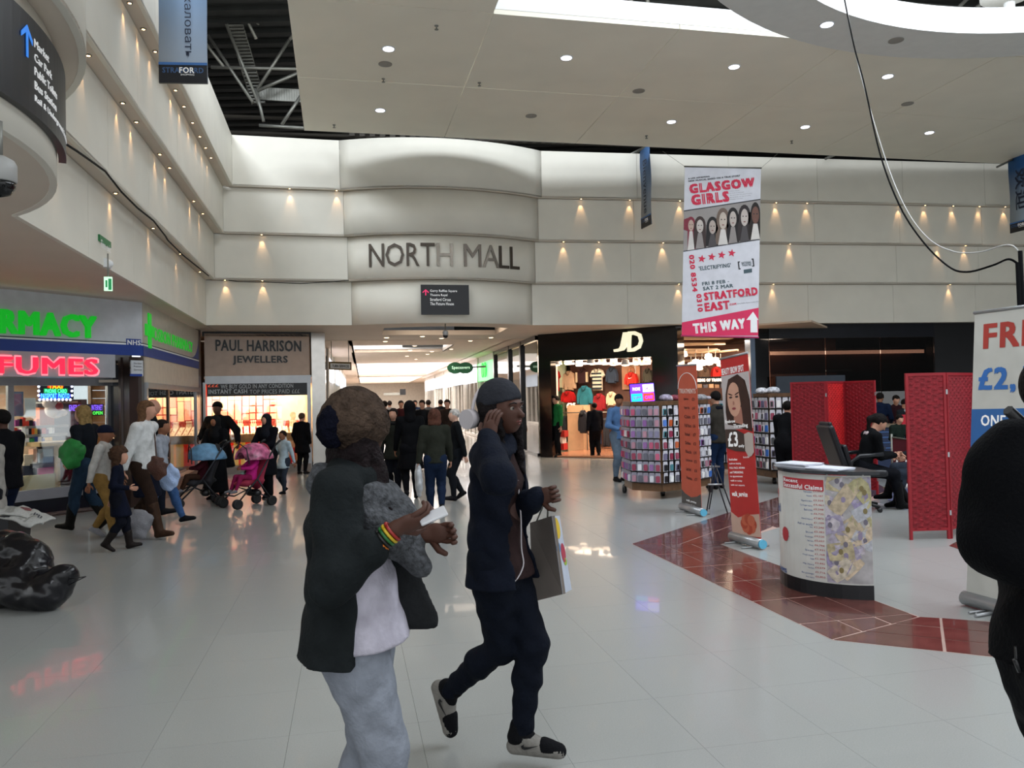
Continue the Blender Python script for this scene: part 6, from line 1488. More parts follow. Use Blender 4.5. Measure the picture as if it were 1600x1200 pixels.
class SDF:
    def __init__(s): s.ops=[]; s.lo=np.full(3,1e9); s.hi=np.full(3,-1e9); s.k=.02
    def ext(s,p,r): p=np.array(p[:]); s.lo=np.minimum(s.lo,p-r); s.hi=np.maximum(s.hi,p+r)
    def cone(s,a,b,r1,r2=None,flat=None,k=None,R=None):
        """tapered capsule; flat=(sx,sy,sz) squashes it (values >1 make it thinner) in frame R"""
        r2=r1 if r2 is None else r2; a=Vector(a);b=Vector(b); s.ext(a,r1*1.2+.02); s.ext(b,r2*1.2+.02)
        s.ops.append(('c',a,b,r1,r2,flat,s.k if k is None else k,R)); return s
    def ell(s,c,r,R=None,k=None,sub=False):
        c=Vector(c); 
        if not sub: s.ext(c,max(r)*1.15+.01)
        s.ops.append(('s' if sub else 'e',c,r,R,s.k if k is None else k)); return s
    def cut(s,fn): s.ops.append(('cut',fn)); return s
    def noise(s,amp,freq,seed=0): s.ops.append(('n',amp,freq,seed)); return s
    def ev(s,X,Y,Zz):
        D=None
        def smin(D,d,k):
            if D is None: return d
            h=np.maximum(k-np.abs(D-d),0)/k; return np.minimum(D,d)-h*h*k*.25
        for o in s.ops:
            if o[0]=='c':
                _,a,b,r1,r2,fl,k,R=o; 
                if R is not None:
                    Rt=R.transposed(); 
                    x,y,z=X-a.x,Y-a.y,Zz-a.z; x,y,z=[Rt[i][0]*x+Rt[i][1]*y+Rt[i][2]*z for i in range(3)]; ba=Rt@(b-a)
                else: x,y,z=X-a.x,Y-a.y,Zz-a.z; ba=b-a
                L=max(ba.dot(ba),1e-9); t=np.clip((x*ba.x+y*ba.y+z*ba.z)/L,0,1)
                dx,dy,dz=x-ba.x*t,y-ba.y*t,z-ba.z*t
                if fl: dx,dy,dz=dx*fl[0],dy*fl[1],dz*fl[2]
                d=np.sqrt(dx*dx+dy*dy+dz*dz)-(r1+(r2-r1)*t)
                if fl: d=d/max(fl)
                D=smin(D,d,k)
            elif o[0] in 'es':
                _,c,r,R,k=o; x,y,z=X-c.x,Y-c.y,Zz-c.z
                if R is not None: Rt=R.transposed(); x,y,z=[Rt[i][0]*x+Rt[i][1]*y+Rt[i][2]*z for i in range(3)]
                m=min(r); q=np.sqrt((x/r[0])**2+(y/r[1])**2+(z/r[2])**2); d=(q-1)*m
                if o[0]=='e': D=smin(D,d,k)
                else: D=-smin(-D,d,k)
            elif o[0]=='cut': D=np.maximum(D,o[1](X,Y,Zz))
            elif o[0]=='n':
                _,A,f,sd=o; D=D+A*(np.sin(X*f+sd+2*np.sin(Zz*f*.7))*np.sin(Zz*f*.8+sd*2+np.sin(Y*f))+.5*np.sin(Y*f*1.7+Zz*f*1.3+sd))
        return D
    def mesh(s,name,vox,fine=None):
        def ax(i):
            n=max(4,int((s.hi[i]-s.lo[i]+4*vox)/vox)+1); return (s.lo[i]-2*vox+np.arange(n)*vox).astype(f32)
        xs,ys,zs=ax(0),ax(1),ax(2)
        if fine:
            cuts=[]
            z0,z1,v=fine; zs=np.concatenate([zs[zs<z0],np.arange(z0,z1,v),zs[zs>z1]]).astype(f32)
        D=s.ev(xs[:,None,None],ys[None,:,None],zs[None,None,:])+np.zeros((len(xs),len(ys),len(zs)),f32)
        V,Q=surface_nets(D,xs,ys,zs)
        me=bpy.data.meshes.new(name); me.from_pydata(V.tolist(),[],Q.tolist()); me.polygons.foreach_set('use_smooth',[True]*len(me.polygons)); me.update(); return me
def rotm(yaw=0,pitch=0,roll=0): return Matrix.Rotation(yaw,3,'Z')@Matrix.Rotation(pitch,3,'X')@Matrix.Rotation(roll,3,'Y')
def ik(a,t,l1,l2,hint):
    d=t-a; L=d.length; L=min(L,(l1+l2)*.999); dn=d.normalized(); t=a+dn*L
    x=(l1*l1-l2*l2+L*L)/(2*L); hh=math.sqrt(max(l1*l1-x*x,0)); hn=hint-dn*hint.dot(dn); hn=hn.normalized() if hn.length>1e-6 else Vector((0,1,0))
    return a+dn*x+hn*hh,t
SKIN={'dark':'4a2f26','deep':'33201a','mid':'8a5c44','light':'b98a74','pale':'c9a08c'}
def skinmat(k): return mat('skin_'+k,SKIN[k],.55,var=.08,scale=14,spec=.3)
def fabric(c,rough=.85):
    L_=sum(srgb(c))/3
    if L_<.06: return mat('fabric_'+c,tuple(x*.55 for x in srgb(c)),rough,var=.16,scale=16,bump=.25,bscale=70,spec=.12)
    return mat('fabric_'+c,c,rough,var=.16,scale=16,bump=.25,bscale=70,spec=.12)
def person(label,root,h,rz,pose=None,skin='mid',top='222630',hem=.48,bulk=1,sleeve=1.0,legs='1c2438',skirt=None,shoe='16161a',boot=0,bootc=None,hair='short',hairc='1c1512',
           head=None,hs=1.0,vox=None,group=None,open_front=False,inner=None,face=False,hood=None,collar=None,cat='person',long_hair=0,seat=False,loose=1.0,slim=1.0,handshow=True,cuff=None):
    pose=pose or {}
    o=empty('person',tuple(root),label,cat,group,rz=rz)
    dist=math.hypot(root[0],root[1]); vox=vox or max(.009,min(.03,dist*.0021))
    Wi=Matrix.Rotation(-rz,3,'Z')
    def loc(v,z=None):
        if isinstance(v,tuple) and v and v[0]=='w': q=P(*v[1:])-Vector(root); return Wi@q
        return Vector(v)*h
    g=lambda k,d: loc(pose.get(k,d))
    pel=g('pelvis',(0,0,.53)); lean=pose.get('lean',.03); tw=pose.get('twist',0); side=pose.get('side',0)
    tdir=Vector((side,math.sin(lean),math.cos(lean))).normalized()
    chest=pel+tdir*.19*h; neck=pel+tdir*.285*h; sh=pel+tdir*.268*h
    hy,hp,hr=pose.get('head',(0,-.05,0)); HR=rotm(hy,hp,hr); HC=neck+(tdir*.6+HR@Vector((0,.12,.4))).normalized()*.105*h+Vector((0,.006*h,0))
    HS=h*hs
    if 'headpos' in pose: HC=loc(pose['headpos'])
    sx=Vector((math.cos(tw),math.sin(tw),0)); SW=.104*slim
    shR=sh+sx*SW*h; shL=sh-sx*SW*h; hipR=pel+Vector((.05*h,0,-.01*h)); hipL=pel-Vector((.05*h,0,.01*h))
    aR=g('rf',(.055,0,.045)); aL=g('lf',(-.055,0,.045)); l1=.245*h
    kh=loc(('x',)) if 0 else Vector((0,1,0)); kR,aR=ik(hipR,aR,l1,l1*.98,Vector(pose.get('rknee',(.05,1,0)))); kL,aL=ik(hipL,aL,l1,l1*.98,Vector(pose.get('lknee',(-.05,1,0))))
    wR=g('rh',(.15,.03,.47)); wL=g('lh',(-.15,.03,.47)); u1,u2=.168*h,.148*h
    eR,wR=ik(shR,wR,u1,u2,Vector(pose.get('relb',(.5,-1,-.3)))); eL,wL=ik(shL,wL,u1,u2,Vector(pose.get('lelb',(-.5,-1,-.3))))
    hv=lambda v:HC+HR@(Vector(v)*HS)
    # --- body
    b=SDF(); b.k=.018*h
    FT=(1,1.42,1)
    b.cone(pel,chest,.072*h*slim,.078*h*slim,FT); b.cone(shL,shR,.032*h,.032*h); b.cone(chest+Vector((0,0,.02*h)),neck,.05*h,.035*h)
    b.cone(neck-tdir*.02*h,hv((0,-.012,-.03)),.031*h,.03*h)
    for hp_,k_,a_ in ((hipR,kR,aR),(hipL,kL,aL)): b.cone(hp_,k_,.052*h,.034*h); b.cone(k_,a_,.034*h,.02*h)
    for s_,e_,w_ in ((shR,eR,wR),(shL,eL,wL)): b.cone(s_,e_,.03*h,.022*h); b.cone(e_,w_,.022*h,.0145*h)
    kk=.012*HS
    b.ell(hv((0,-.008,.012)),(.045*HS,.057*HS,.053*HS),HR,kk); b.cone(hv((0,.012,-.008)),hv((0,.028,-.042)),.036*HS,.019*HS,None,kk); b.ell(hv((0,.02,-.012)),(.036*HS,.036*HS,.046*HS),HR,kk)
    b.cone(hv((0,.050,.004)),hv((0,.064,-.015)),.0045*HS,.0085*HS,None,.006*HS)
    for s in (-1,1):
        b.ell(hv((s*.0455,-.004,-.003)),(.006*HS,.012*HS,.017*HS),HR,.004*HS)
        if face: b.ell(hv((s*.018,.058,.004)),(.011*HS,.009*HS,.007*HS),HR,.006*HS,sub=True)
    if face:
        b.ell(hv((0,.049,-.030)),(.014*HS,.008*HS,.0045*HS),HR,.005*HS); b.ell(hv((0,.047,-.037)),(.012*HS,.009*HS,.005*HS),HR,.005*HS); b.cone(hv((-.024,.048,.015)),hv((.024,.048,.015)),.005*HS,.005*HS,None,.006*HS)
    # palms
    hands=[]
    for s,e_,w_,key in ((1,eR,wR,'r'),(-1,eL,wL,'l')):
        fd=(w_-e_).normalized(); hd=Vector(pose[key+'hdir']).normalized() if key+'hdir' in pose else fd
        nrm=Vector(pose[key+'palm']) if key+'palm' in pose else Vector((-s,0,0)); nrm=(nrm-hd*nrm.dot(hd)); nrm=nrm.normalized() if nrm.length>.1 else hd.orthogonal().normalized()
        sd=hd.cross(nrm).normalized()     # across the palm
        pc=w_+hd*.026*h; R=Matrix((sd,hd,nrm)).transposed()
        b.ell(pc,(.022*h,.03*h,.011*h),R,.01*h); hands.append((w_,hd,nrm,sd,s,pose.get(key+'curl',.6)))
    me=b.mesh('body',vox,fine=(HC.z-.075*HS,HC.z+.08*HS,vox*.6) if face else None)
    mb=MB()
    for w_,hd,nrm,sd,s,curl in hands:
        thumb=-1 if (sd.y>0)==(True) else 1
        tsd=sd if sd.dot(Vector((0,1,0)))>0 or abs(sd.y)<.01 else -sd
        if 'thumb' in pose: tsd=sd*pose['thumb']
        for i,(off,L) in enumerate(((.9,.042),(.32,.047),(-.28,.044),(-.85,.035))):
            p=w_+hd*.046*h+tsd*off*.019*h; path=[p]; dirv=hd.copy(); ang=curl*.35
            for j,seg in enumerate((.45,.32,.26)):
                a=curl*(.35,.95,.7)[j]; dirv=(Matrix.Rotation(a,3,tsd.cross(hd).cross(hd) if 0 else hd.cross(nrm))@dirv); path.append(path[-1]+dirv*L*seg*h)
            if (path[-1]-p).dot(nrm)<0:   # always curl towards the palm
                path=[p]; dirv=hd.copy()
                for j,seg in enumerate((.45,.32,.26)):
                    a=-curl*(.35,.95,.7)[j]; dirv=(Matrix.Rotation(a,3,hd.cross(nrm))@dirv); path.append(path[-1]+dirv*L*seg*h)
            r=.0058*h; mb.tube([w_+hd*.02*h+tsd*off*.012*h]+path,[r,r,r*.95,r*.88,r*.7],6)
        p=w_+hd*.016*h+tsd*.016*h; d1=(tsd*.8+hd*.6+nrm*.25).normalized(); d2=(tsd*.3+hd*.8+nrm*.45).normalized()
        mb.tube([p-d1*.006*h,p+d1*.022*h,p+d1*.022*h+d2*.022*h],[.0075*h,.007*h,.005*h],6)
    V=[tuple(v.co) for v in me.vertices]; Fq=[tuple(p.vertices) for p in me.polygons]; nb=len(V)
    me2=bpy.data.meshes.new('body'); me2.from_pydata(V+mb.v,[],Fq+[tuple(nb+i for i in f) for f in mb.f]); me2.polygons.foreach_set('use_smooth',[True]*len(me2.polygons)); me2.update(); bpy.data.meshes.remove(me)
    link('body',me2,o,skinmat(skin))
    # --- face details
    if face:
        for s in (-1,1):
            mb=MB(); mb.ball(hv((s*.018,.0450,.004)),.0068*HS,7); mb.build('eye',mat('eye_white','857c74',.3,spec=.2),o)
            mb=MB(); mb.ball(hv((s*.018,.0503,.004)),.0033*HS,6); mb.build('iris',mat('eye_iris','1a100c',.15),o)
            mb=MB(); mb.tube([hv((s*.009,.056,.016)),hv((s*.019,.056,.019)),hv((s*.029,.048,.015))],.0018*HS,5); mb.build('eyebrow',mat('brow','120c0a',.8),o)
        mb=MB(); mb.tube([hv((-.015,.049,-.0325)),hv((-.006,.0555,-.0305)),hv((0,.0562,-.0315)),hv((.006,.0555,-.0305)),hv((.015,.049,-.0325))],[.0015*HS,.003*HS,.0028*HS,.003*HS,.0015*HS],6); mb.tube([hv((-.013,.048,-.036)),hv((0,.055,-.038)),hv((.013,.048,-.036))],[.0015*HS,.004*HS,.0015*HS],6)
        mb.build('lips',mat('lip_'+skin,tuple(x*.75+(.06 if i==0 else 0) for i,x in enumerate(srgb(SKIN[skin]))),.4),o)
    # --- trousers or skirt
    t=SDF(); t.k=.02*h
    t.cone(pel+Vector((0,0,.03*h)),pel-Vector((0,0,.03*h)),.078*h*slim,.088*h*slim,(1,1.25,1))
    lo=.24*h if skirt else 0
    for hp_,k_,a_ in ((hipR,kR,aR),(hipL,kL,aL)):
        t.cone(hp_+Vector((0,-.004*h,0)),k_,.064*h*slim*min(loose,1.1),.043*h*loose); am=k_.lerp(a_,.94); calf=k_.lerp(a_,.35)+(Vector((0,-.008*h,0)) if loose<1.05 else Vector((0,0,0)))
        t.cone(k_,calf,.042*h*loose,.040*h*loose); t.cone(calf,am,.040*h*loose,.029*h*loose*(1.25 if loose>1.1 else 1))
    if vox<.02: t.noise(.0022*h,42,h*9)
    link('trousers' if not skirt else 'leggings',t.mesh('trousers',vox),o,fabric(legs))
    if skirt:
        q=SDF(); q.k=.03*h; z1=skirt*h; mid=(kR+kL)/2
        q.cone(pel+Vector((0,0,.02*h)),Vector((mid.x,mid.y*.6,z1)),.088*h*slim,.105*h*slim,(1,1.15,1)); q.noise(.003*h,35,2); q.cut(lambda X,Y,Z_,z1=z1:z1-Z_)
        link('skirt',q.mesh('skirt',vox),o,fabric(skirt_c.get(label,top)))
    # --- shoes
    for s,a_,k_,key in ((1,aR,kR,'r'),(-1,aL,kL,'l')):
        fp=pose.get(key+'fpitch',0); fy=pose.get(key+'fyaw',-s*.12); R=Matrix.Rotation(fy,3,'Z')@Matrix.Rotation(fp,3,'X')
        q=SDF(); q.k=.012*h; base=a_-Vector((0,0,.0)); 
        hl=base+R@Vector((0,-.018*h,-.024*h)); to=base+R@Vector((0,.098*h,-.027*h)); md=base+R@Vector((0,.03*h,-.014*h))
        q.cone(hl,to,.024*h,.020*h,(1,1,1.1),R=None); q.cone(base+Vector((0,0,.004*h)),md,.025*h,.022*h); q.cone(md,to,.023*h,.017*h)
        if boot: q.cone(base,base+(k_-base).normalized()*boot*h,.033*h,.042*h)
        sole=(R@Vector((0,0,1))); sp=base+R@Vector((0,0,-.043*h)); q.cut(lambda X,Y,Z_,n=sole,p=sp:-((X-p.x)*n.x+(Y-p.y)*n.y+(Z_-p.z)*n.z))
        link('boot' if boot else 'shoe',q.mesh('shoe',min(vox,.018)),o,fabric(bootc or shoe,.5))
    # --- top garment
    def torso(grow,hemz,sl,of=None,kc=.02):
        q=SDF(); q.k=kc*h; g_=grow*h
        q.cone(chest,sh+Vector((0,0,-.01*h)),(.082*bulk*slim)*h+g_,(.074*slim)*h+g_,FT); q.cone(pel+tdir*.05*h,chest,.076*h*bulk*slim+g_,.083*h*bulk*slim+g_,FT)
        q.cone(shL,shR,.036*h+g_,.036*h+g_,None); q.cone(sh,neck+tdir*.012*h,.045*h+g_,.036*h+g_*.6)
        hz=Vector((pel.x,pel.y,min(hemz*h,pel.z-.001))) if not seat else pel
        mid=(kR+kL)/2; fr_=max(0,min(1,(pel.z-hz.z)/(.25*h))); hz=Vector((pel.x+(mid.x-pel.x)*fr_,pel.y+(mid.y-pel.y)*fr_*.8,hz.z))
        q.cone(pel+tdir*.05*h,hz,.080*h*bulk*slim+g_,(.092+.04*fr_)*h*bulk*slim+g_,(1,1.25,1))
        if of:
            wd,zt,y0_=(tuple(of)+(.012,))[:3]
            q.cut(lambda X,Y,Z_,w=wd*h,c=chest,p=pel,hh=h:np.minimum(np.minimum(w*(1.15-.5*(Z_-p.z)/(c.z-p.z+.1*hh))-np.abs(X-c.x),(Y-(p.y+(c.y-p.y)*(Z_-p.z)/(c.z-p.z)))-y0_*hh),(zt*hh-Z_)+0*X))
        for s_,e_,w_ in ((shR,eR,wR),(shL,eL,wL)):
            q.cone(s_,e_,.040*h*(.6+.4*bulk)+g_,.033*h*(.6+.4*bulk)+g_); 
            if sl>.5: q.cone(e_,e_.lerp(w_,min(.97,(sl-.5)*2)),.033*h*(.6+.4*bulk)+g_,.026*h*(.6+.4*bulk)+g_)
        if vox<.02: q.noise(.0035*h,30,h*7)
        if not seat: q.cut(lambda X,Y,Z_,z=hemz*h:z-Z_)
        return q
    if inner:
        link('shirt',torso(-.009,min(hem+.02,.50),.3).mesh('shirt',vox),o,fabric(inner))
    q=torso(.004 if vox<.012 else 0,hem,sleeve,open_front)
    link('coat' if hem<.45 else 'jacket',q.mesh('coat',vox),o,fabric(top))
    if collar:
        q=SDF(); q.k=.02*h; 
        for t_ in range(6): a=2*PI*t_/6; c1=neck+Vector((.042*h*math.cos(a),.04*h*math.sin(a),.0)); a2=2*PI*(t_+1)/6; c2=neck+Vector((.042*h*math.cos(a2),.04*h*math.sin(a2),.0)); q.cone(c1,c2,.02*h)
        link('collar',q.mesh('collar',min(vox,.02)),o,fabric(collar))
    # --- hair and headwear
    hm=mat('hair_'+hairc,hairc,.7,var=.35,scale=30,bump=.5,bscale=90,spec=.15)
    def headcut(X,Y,Z_,y0,z0): 
        Rt=HR.transposed(); x,y,z=X-HC.x,Y-HC.y,Z_-HC.z; yy=Rt[1][0]*x+Rt[1][1]*y+Rt[1][2]*z; zz=Rt[2][0]*x+Rt[2][1]*y+Rt[2][2]*z
        return np.minimum(yy-y0*HS,z0*HS-zz)     # removes the part in front of y0 and below z0
    if hair in ('short','long','bob','curly','bun','pony'):
        q=SDF(); q.k=.02*HS; pf={'curly':.014,'long':.006,'bob':.008}.get(hair,.002)-(.009 if head else 0)
        q.ell(hv((0,-.012,.016)),((.049+pf)*HS,(.060+pf)*HS,(.055+pf)*HS),HR)
        if hair in ('long','bob','curly'):
            L={'long':.13 if not long_hair else long_hair,'bob':.065,'curly':.12}[hair]
            for s in (-1,0,1): q.cone(hv((s*.03,-.02,-.005)),hv((s*.034,-.034,-L)),.03*HS,(.024 if hair!='bob' else .03)*HS)
            if hair=='curly': q.noise(.006*HS,70,1)
            else: q.noise(.003*HS,55,3)
        if hair=='bun': q.ell(hv((0,-.07,.03)),(.024*HS,.02*HS,.024*HS),HR)
        if hair=='pony': q.cone(hv((0,-.06,.02)),hv((0,-.06,.02))+Vector((0,-.05*h,-.02*h)),.022*HS,.02*HS); q.cone(hv((0,-.06,.02))+Vector((0,-.05*h,-.02*h)),hv((0,-.06,.02))+Vector((0,-.07*h,-.15*h)),.02*HS,.01*HS)
        q.cut(lambda X,Y,Z_:headcut(X,Y,Z_,.016 if hair!='short' else .02,.028)); 
        if hair in ('short',): q.cut(lambda X,Y,Z_:headcut(X,Y,Z_,-.03,-.012))
        link('hair',q.mesh('hair',min(vox,.018)),o,hm)
    if hair=='hijab':
        q=SDF(); q.k=.03*HS; q.ell(hv((0,-.012,.012)),(.056*HS,.068*HS,.063*HS),HR); q.cone(hv((0,-.01,-.03)),neck+Vector((0,0,-.01*h)),.048*HS,.06*h); q.cone(neck,sh-Vector((0,-.02*h,.04*h)),.06*h,.078*h,(1,1.1,1)); q.noise(.003*h,38,4)
        q.ell(hv((0,.062,-.004)),(.036*HS,.04*HS,.046*HS),HR,.006*HS,sub=True); link('headscarf',q.mesh('scarf',min(vox,.02)),o,fabric(hairc))
    if hair=='hood' or hood:
        c_=hood or hairc; q=SDF(); q.k=.03*HS; q.ell(hv((0,-.02,.01)),(.062*HS,.074*HS,.070*HS),HR); q.cone(hv((0,-.03,-.03)),neck-Vector((0,.02*h,0)),.05*HS,.06*h)
        q.ell(hv((0,.07,-.01)),(.042*HS,.05*HS,.056*HS),HR,.006*HS,sub=True); link('hood',q.mesh('hood',min(vox,.02)),o,fabric(c_))
    if head:
        kind,hc_=head; q=SDF(); q.k=.01*HS
        if kind=='beanie': q.ell(hv((0,-.012,.022)),(.054*HS,.066*HS,.062*HS),HR); q.cut(lambda X,Y,Z_:headcut(X,Y,Z_,-10,.012) if 0 else (HC.z+.014*HS-.35*((Y-HC.y)*-1)*0-Z_)-(.25*(HC.y-Y)))
        if kind=='cap':
            q.ell(hv((0,-.01,.022)),(.052*HS,.063*HS,.055*HS),HR); q.cone(hv((0,.04,.022)),hv((0,.092,.014)),.03*HS,.028*HS,(1,1,7),R=HR)
            q.cut(lambda X,Y,Z_:HC.z+.008*HS-Z_)
        if kind=='knit': q.k=.03*HS; q.ell(hv((0,-.014,.018)),(.058*HS,.070*HS,.064*HS),HR); q.ell(hv((0,-.018,-.004)),(.061*HS,.069*HS,.04*HS),HR); q.noise(.0015*HS,110,2)
        link('hat',q.mesh('hat',min(vox,.016)),o,fabric(hc_) if kind!='knit' else mat('hat_knit',hc_,.9,var=.45,scale=22,bump=.9,bscale=70,spec=.1))
    o_info=dict(root=o,HC=HC,HR=HR,HS=HS,neck=neck,sh=sh,chest=chest,pel=pel,wR=wR,wL=wL,eR=eR,eL=eL,shR=shR,shL=shL,h=h,kR=kR,kL=kL,aR=aR,aL=aL,tdir=tdir,hv=hv,rz=rz,vox=vox)
    return o_info
skirt_c={}
def w2(info,v): return Matrix.Rotation(info['rz'],3,'Z')@Vector(v)+Vector(info['root'].location)
def walk(s=.13,d=1,arms=1,**k):
    """d=1 left foot leads"""
    p={'lf':(-.05,s*d,.047 if d>0 else .085),'rf':(.05,-s*d,.085 if d>0 else .047),'lfpitch':(.15 if d>0 else -.55),'rfpitch':(-.55 if d>0 else .15),
       'lh':(-.15,-.09*d*arms+.02,.485),'rh':(.15,.09*d*arms+.02,.485)}
    p.update(k); return p
FC=lambda deg: math.radians(deg)
# ---------------------------------------------------------------- near: woman in the knitted hat
r1=P(548,628,2.62); r1.z=0
skirt_c={}
W1=person('large figure in a brown knitted hat, grey scarf and dark cardigan striding nearest the viewer',r1,1.60,FC(-93),
   pose={'lean':.0,'head':(.95,-.05,0),'rf':(.05,.05,.045),'lf':(-.05,-.05,.045),'rh':('w',618,826,2.36),'relb':(.35,-.15,-1),'rhdir':(-.1,1,.35),'rpalm':(-.6,0,.5),'rcurl':.9,
         'lh':(.02,.15,.70),'lelb':(-.3,-.5,-1),'lcurl':.9,'lhdir':(.2,1,.1)},
   skin='dark',top='24292b',hem=.468,bulk=1.34,sleeve=.82,legs='7c818b',shoe='4a4a50',hair='long',hairc='140c0e',long_hair=.16,head=('knit','3f332b'),inner='aaa6b2',open_front=(.22,.80,.030),slim=1.08,vox=.0095,loose=1.08)
R1=W1['root']; h1=W1['h']; hv=W1['hv']
def sub(q,name,m,info,vox=.01): return link(name,q.mesh(name,vox),info['root'],m)
fur=mat('hat_fur','0d0e18',.95,spec=.05,var=.4,bump=.9,bscale=60)
q=SDF(); q.k=.03; q.ell(hv((.0,-.068,-.002)),(.062,.052,.072)); q.noise(.005,90,1); sub(q,'fur_trim',fur,W1)
scm=mat('scarf_weave','404246',.9,var=.55,scale=55,bump=.6,bscale=80)
q=SDF(); q.k=.03; n_=W1['neck']; c_=W1['chest']
for t_ in range(10):
    a=2*PI*t_/10; a2=2*PI*(t_+1)/10; f_=lambda a:n_+Vector((.105*math.cos(a),.01+.095*math.sin(a),-.03-.035*math.sin(a))); q.cone(f_(a),f_(a2),.042)
q.cone(n_+Vector((.03,-.08,-.02)),n_+Vector((.11,.0,-.06)),.05,.055); q.cone(n_+Vector((.11,.0,-.06)),c_+Vector((.10,.15,-.02)),.055,.06); q.cone(c_+Vector((.10,.15,-.02)),c_+Vector((.07,.23,-.12)),.06,.04); q.cone(c_+Vector((.0,.14,.03)),c_+Vector((.03,.18,-.05)),.07,.06); q.noise(.006,40,5); sub(q,'scarf',scm,W1)
q=SDF(); q.k=.03; q.cone(hv((.028,-.01,-.02)),hv((.05,.03,-.16)),.036,.03); q.cone(hv((.03,.0,-.07)),n_+Vector((.07,.13,-.10)),.036,.018); q.noise(.004,60,2); sub(q,'hair_lock',mat('hair_140c0e','140c0e'),W1)
for i,c in enumerate(('8a1f1a','b89a20','1f5a2a','141414','b8651a')):
    fd=(W1['wR']-W1['eR']).normalized(); c0=W1['wR']-fd*(.012+.011*i); x=fd.orthogonal().normalized(); y=fd.cross(x)
    mb=MB(); mb.tube([c0+(x*math.cos(a)+y*math.sin(a))*.031 for a in [2*PI*k/14 for k in range(15)]],.005,6); mb.build('bangle',mat('bangle_'+c,c,.4),R1)
q=w2(W1,W1['wR']+Vector((-.01,.11,.035))); mb=MB(); mb.box((0,0,0),(.085,.048,.008)); o=mb.build('mobile_phone',mat('phone_white','b8b8bc',.2)); o.location=q; o.rotation_euler=(.5,-.35,.2); bevel(o,.006); tag(o,'pale mobile phone held in the hand with the coloured bangles','phone')
# lining flap of the open cardigan
q=SDF(); q.k=.02; pl=W1['pel']; q.cone(c_+Vector((-.06,.10,.02)),pl+Vector((-.05,.19,-.01)),.04,.06,(2.6,1,1)); q.cone(pl+Vector((-.05,.15,.03)),pl+Vector((-.05,.21,-.03)),.07,.05,(3,1,1)); q.cut(lambda X,Y,Z_:pl.z-.05-Z_+0*X+0*Y); sub(q,'cardigan_flap',fabric('2e3032'),W1)
# ---------------------------------------------------------------- near: woman in navy with her hand on her cheek
r2=Z(812,1196); r2=Vector((-.045,3.42,0))
W2=person('figure in a grey beanie and navy coat striding along with one hand on the cheek',r2,1.61,FC(-112),
   pose={'pelvis':(-.0,-.02,.546),'lean':.02,'twist':.15,'head':(-.30,-.02,.05),'rf':('w',700,1082,3.62),'lf':('w',815,1152,3.42),'lknee':(0,1,0),'rknee':(0,1,.2),'rfpitch':-1.25,'lfpitch':.0,'lfyaw':.1,
         'rh':('w',762,688,3.20),'relb':(.25,.25,-1),'rhdir':(-.35,.1,1),'rpalm':(-1,.15,-.2),'rcurl':.45,'thumb':1,'lh':('w',838,778,3.3),'lelb':(-.6,-.6,-.8),'lcurl':1.5,'lhdir':(0,1,.25)},
   skin='dark',top='171d2c',hem=.475,bulk=1.12,legs='131926',shoe='77746f',loose=.93,hair='long',hairc='100b0c',long_hair=.15,head=('beanie','3c3e46'),inner='3c2c2c',open_front=(.055,.82),face=True,vox=.0085)
hv=W2['hv']; R2=W2['root']
prt=mat('printed_top','54403c',.8,var=.9,scale=7,spec=.1)
q=SDF(); q.k=.02; q.cone(W2['chest']+Vector((0,.018,-.02)),W2['pel']+Vector((0,.02,.0)),.098,.105,(1,1.32,1)); q.cut(lambda X,Y,Z_:.02-Y+0*X); sub(q,'printed_shirt_front',prt,W2)
q=SDF(); q.k=.02
for s in (-1,1): q.cone(hv((s*.042,.012,-.02)),W2['chest']+Vector((s*.065,.085,.02)),.024,.016)
q.noise(.008,85,1); sub(q,'hair_locks',mat('hair_100b0c','100b0c'),W2)
hp=mat('headphone_white','b4aeb2',.4)
o=empty('headphones',tuple(w2(W2,hv((0,-.04,0)))),'pale round headphones worn behind the grey beanie','headphones')
mb=MB(); pts=[w2(W2,hv((.058*math.cos(a),-.055,-.01+.070*math.sin(a)))) for a in [PI*k/12 for k in range(13)]]; mb.tube(pts,.008,6); bpart(mb,'band',hp,o)
for s in (-1,1):
    c0=w2(W2,hv((s*.060,-.060,-.022))); dv=(w2(W2,hv((s*.09,-.060,-.022)))-c0).normalized(); mb=MB(); mb.tube([c0-dv*.01,c0+dv*.03],.042,18); bpart(mb,'ear_cup',hp,o)
mb=MB(); pl=W2['pel']; pts=[W2['chest']+Vector((.02,.10,.02)),W2['chest']+Vector((.03,.115,-.12)),pl+Vector((.03,.12,.05)),pl+Vector((.04,.13,-.03)),pl+Vector((.10,.10,-.09)),pl+Vector((.15,.02,-.08)),pl+Vector((.14,-.04,-.05))]
pp_=[]
for i in range(len(pts)-1):
    a=pts[max(i-1,0)];b=pts[i];c=pts[i+1];d=pts[min(i+2,len(pts)-1)]
    for k in range(5): t=k/5; pp_.append(.5*((2*b)+(c-a)*t+(2*a-5*b+4*c-d)*t*t+(3*b-a-3*c+d)*t**3))
mb.tube([w2(W2,p) for p in pp_],.0035,5); tag(mb.build('earphone_cord',hp),'thin white earphone cord looping over the navy coat at the hip','cable')
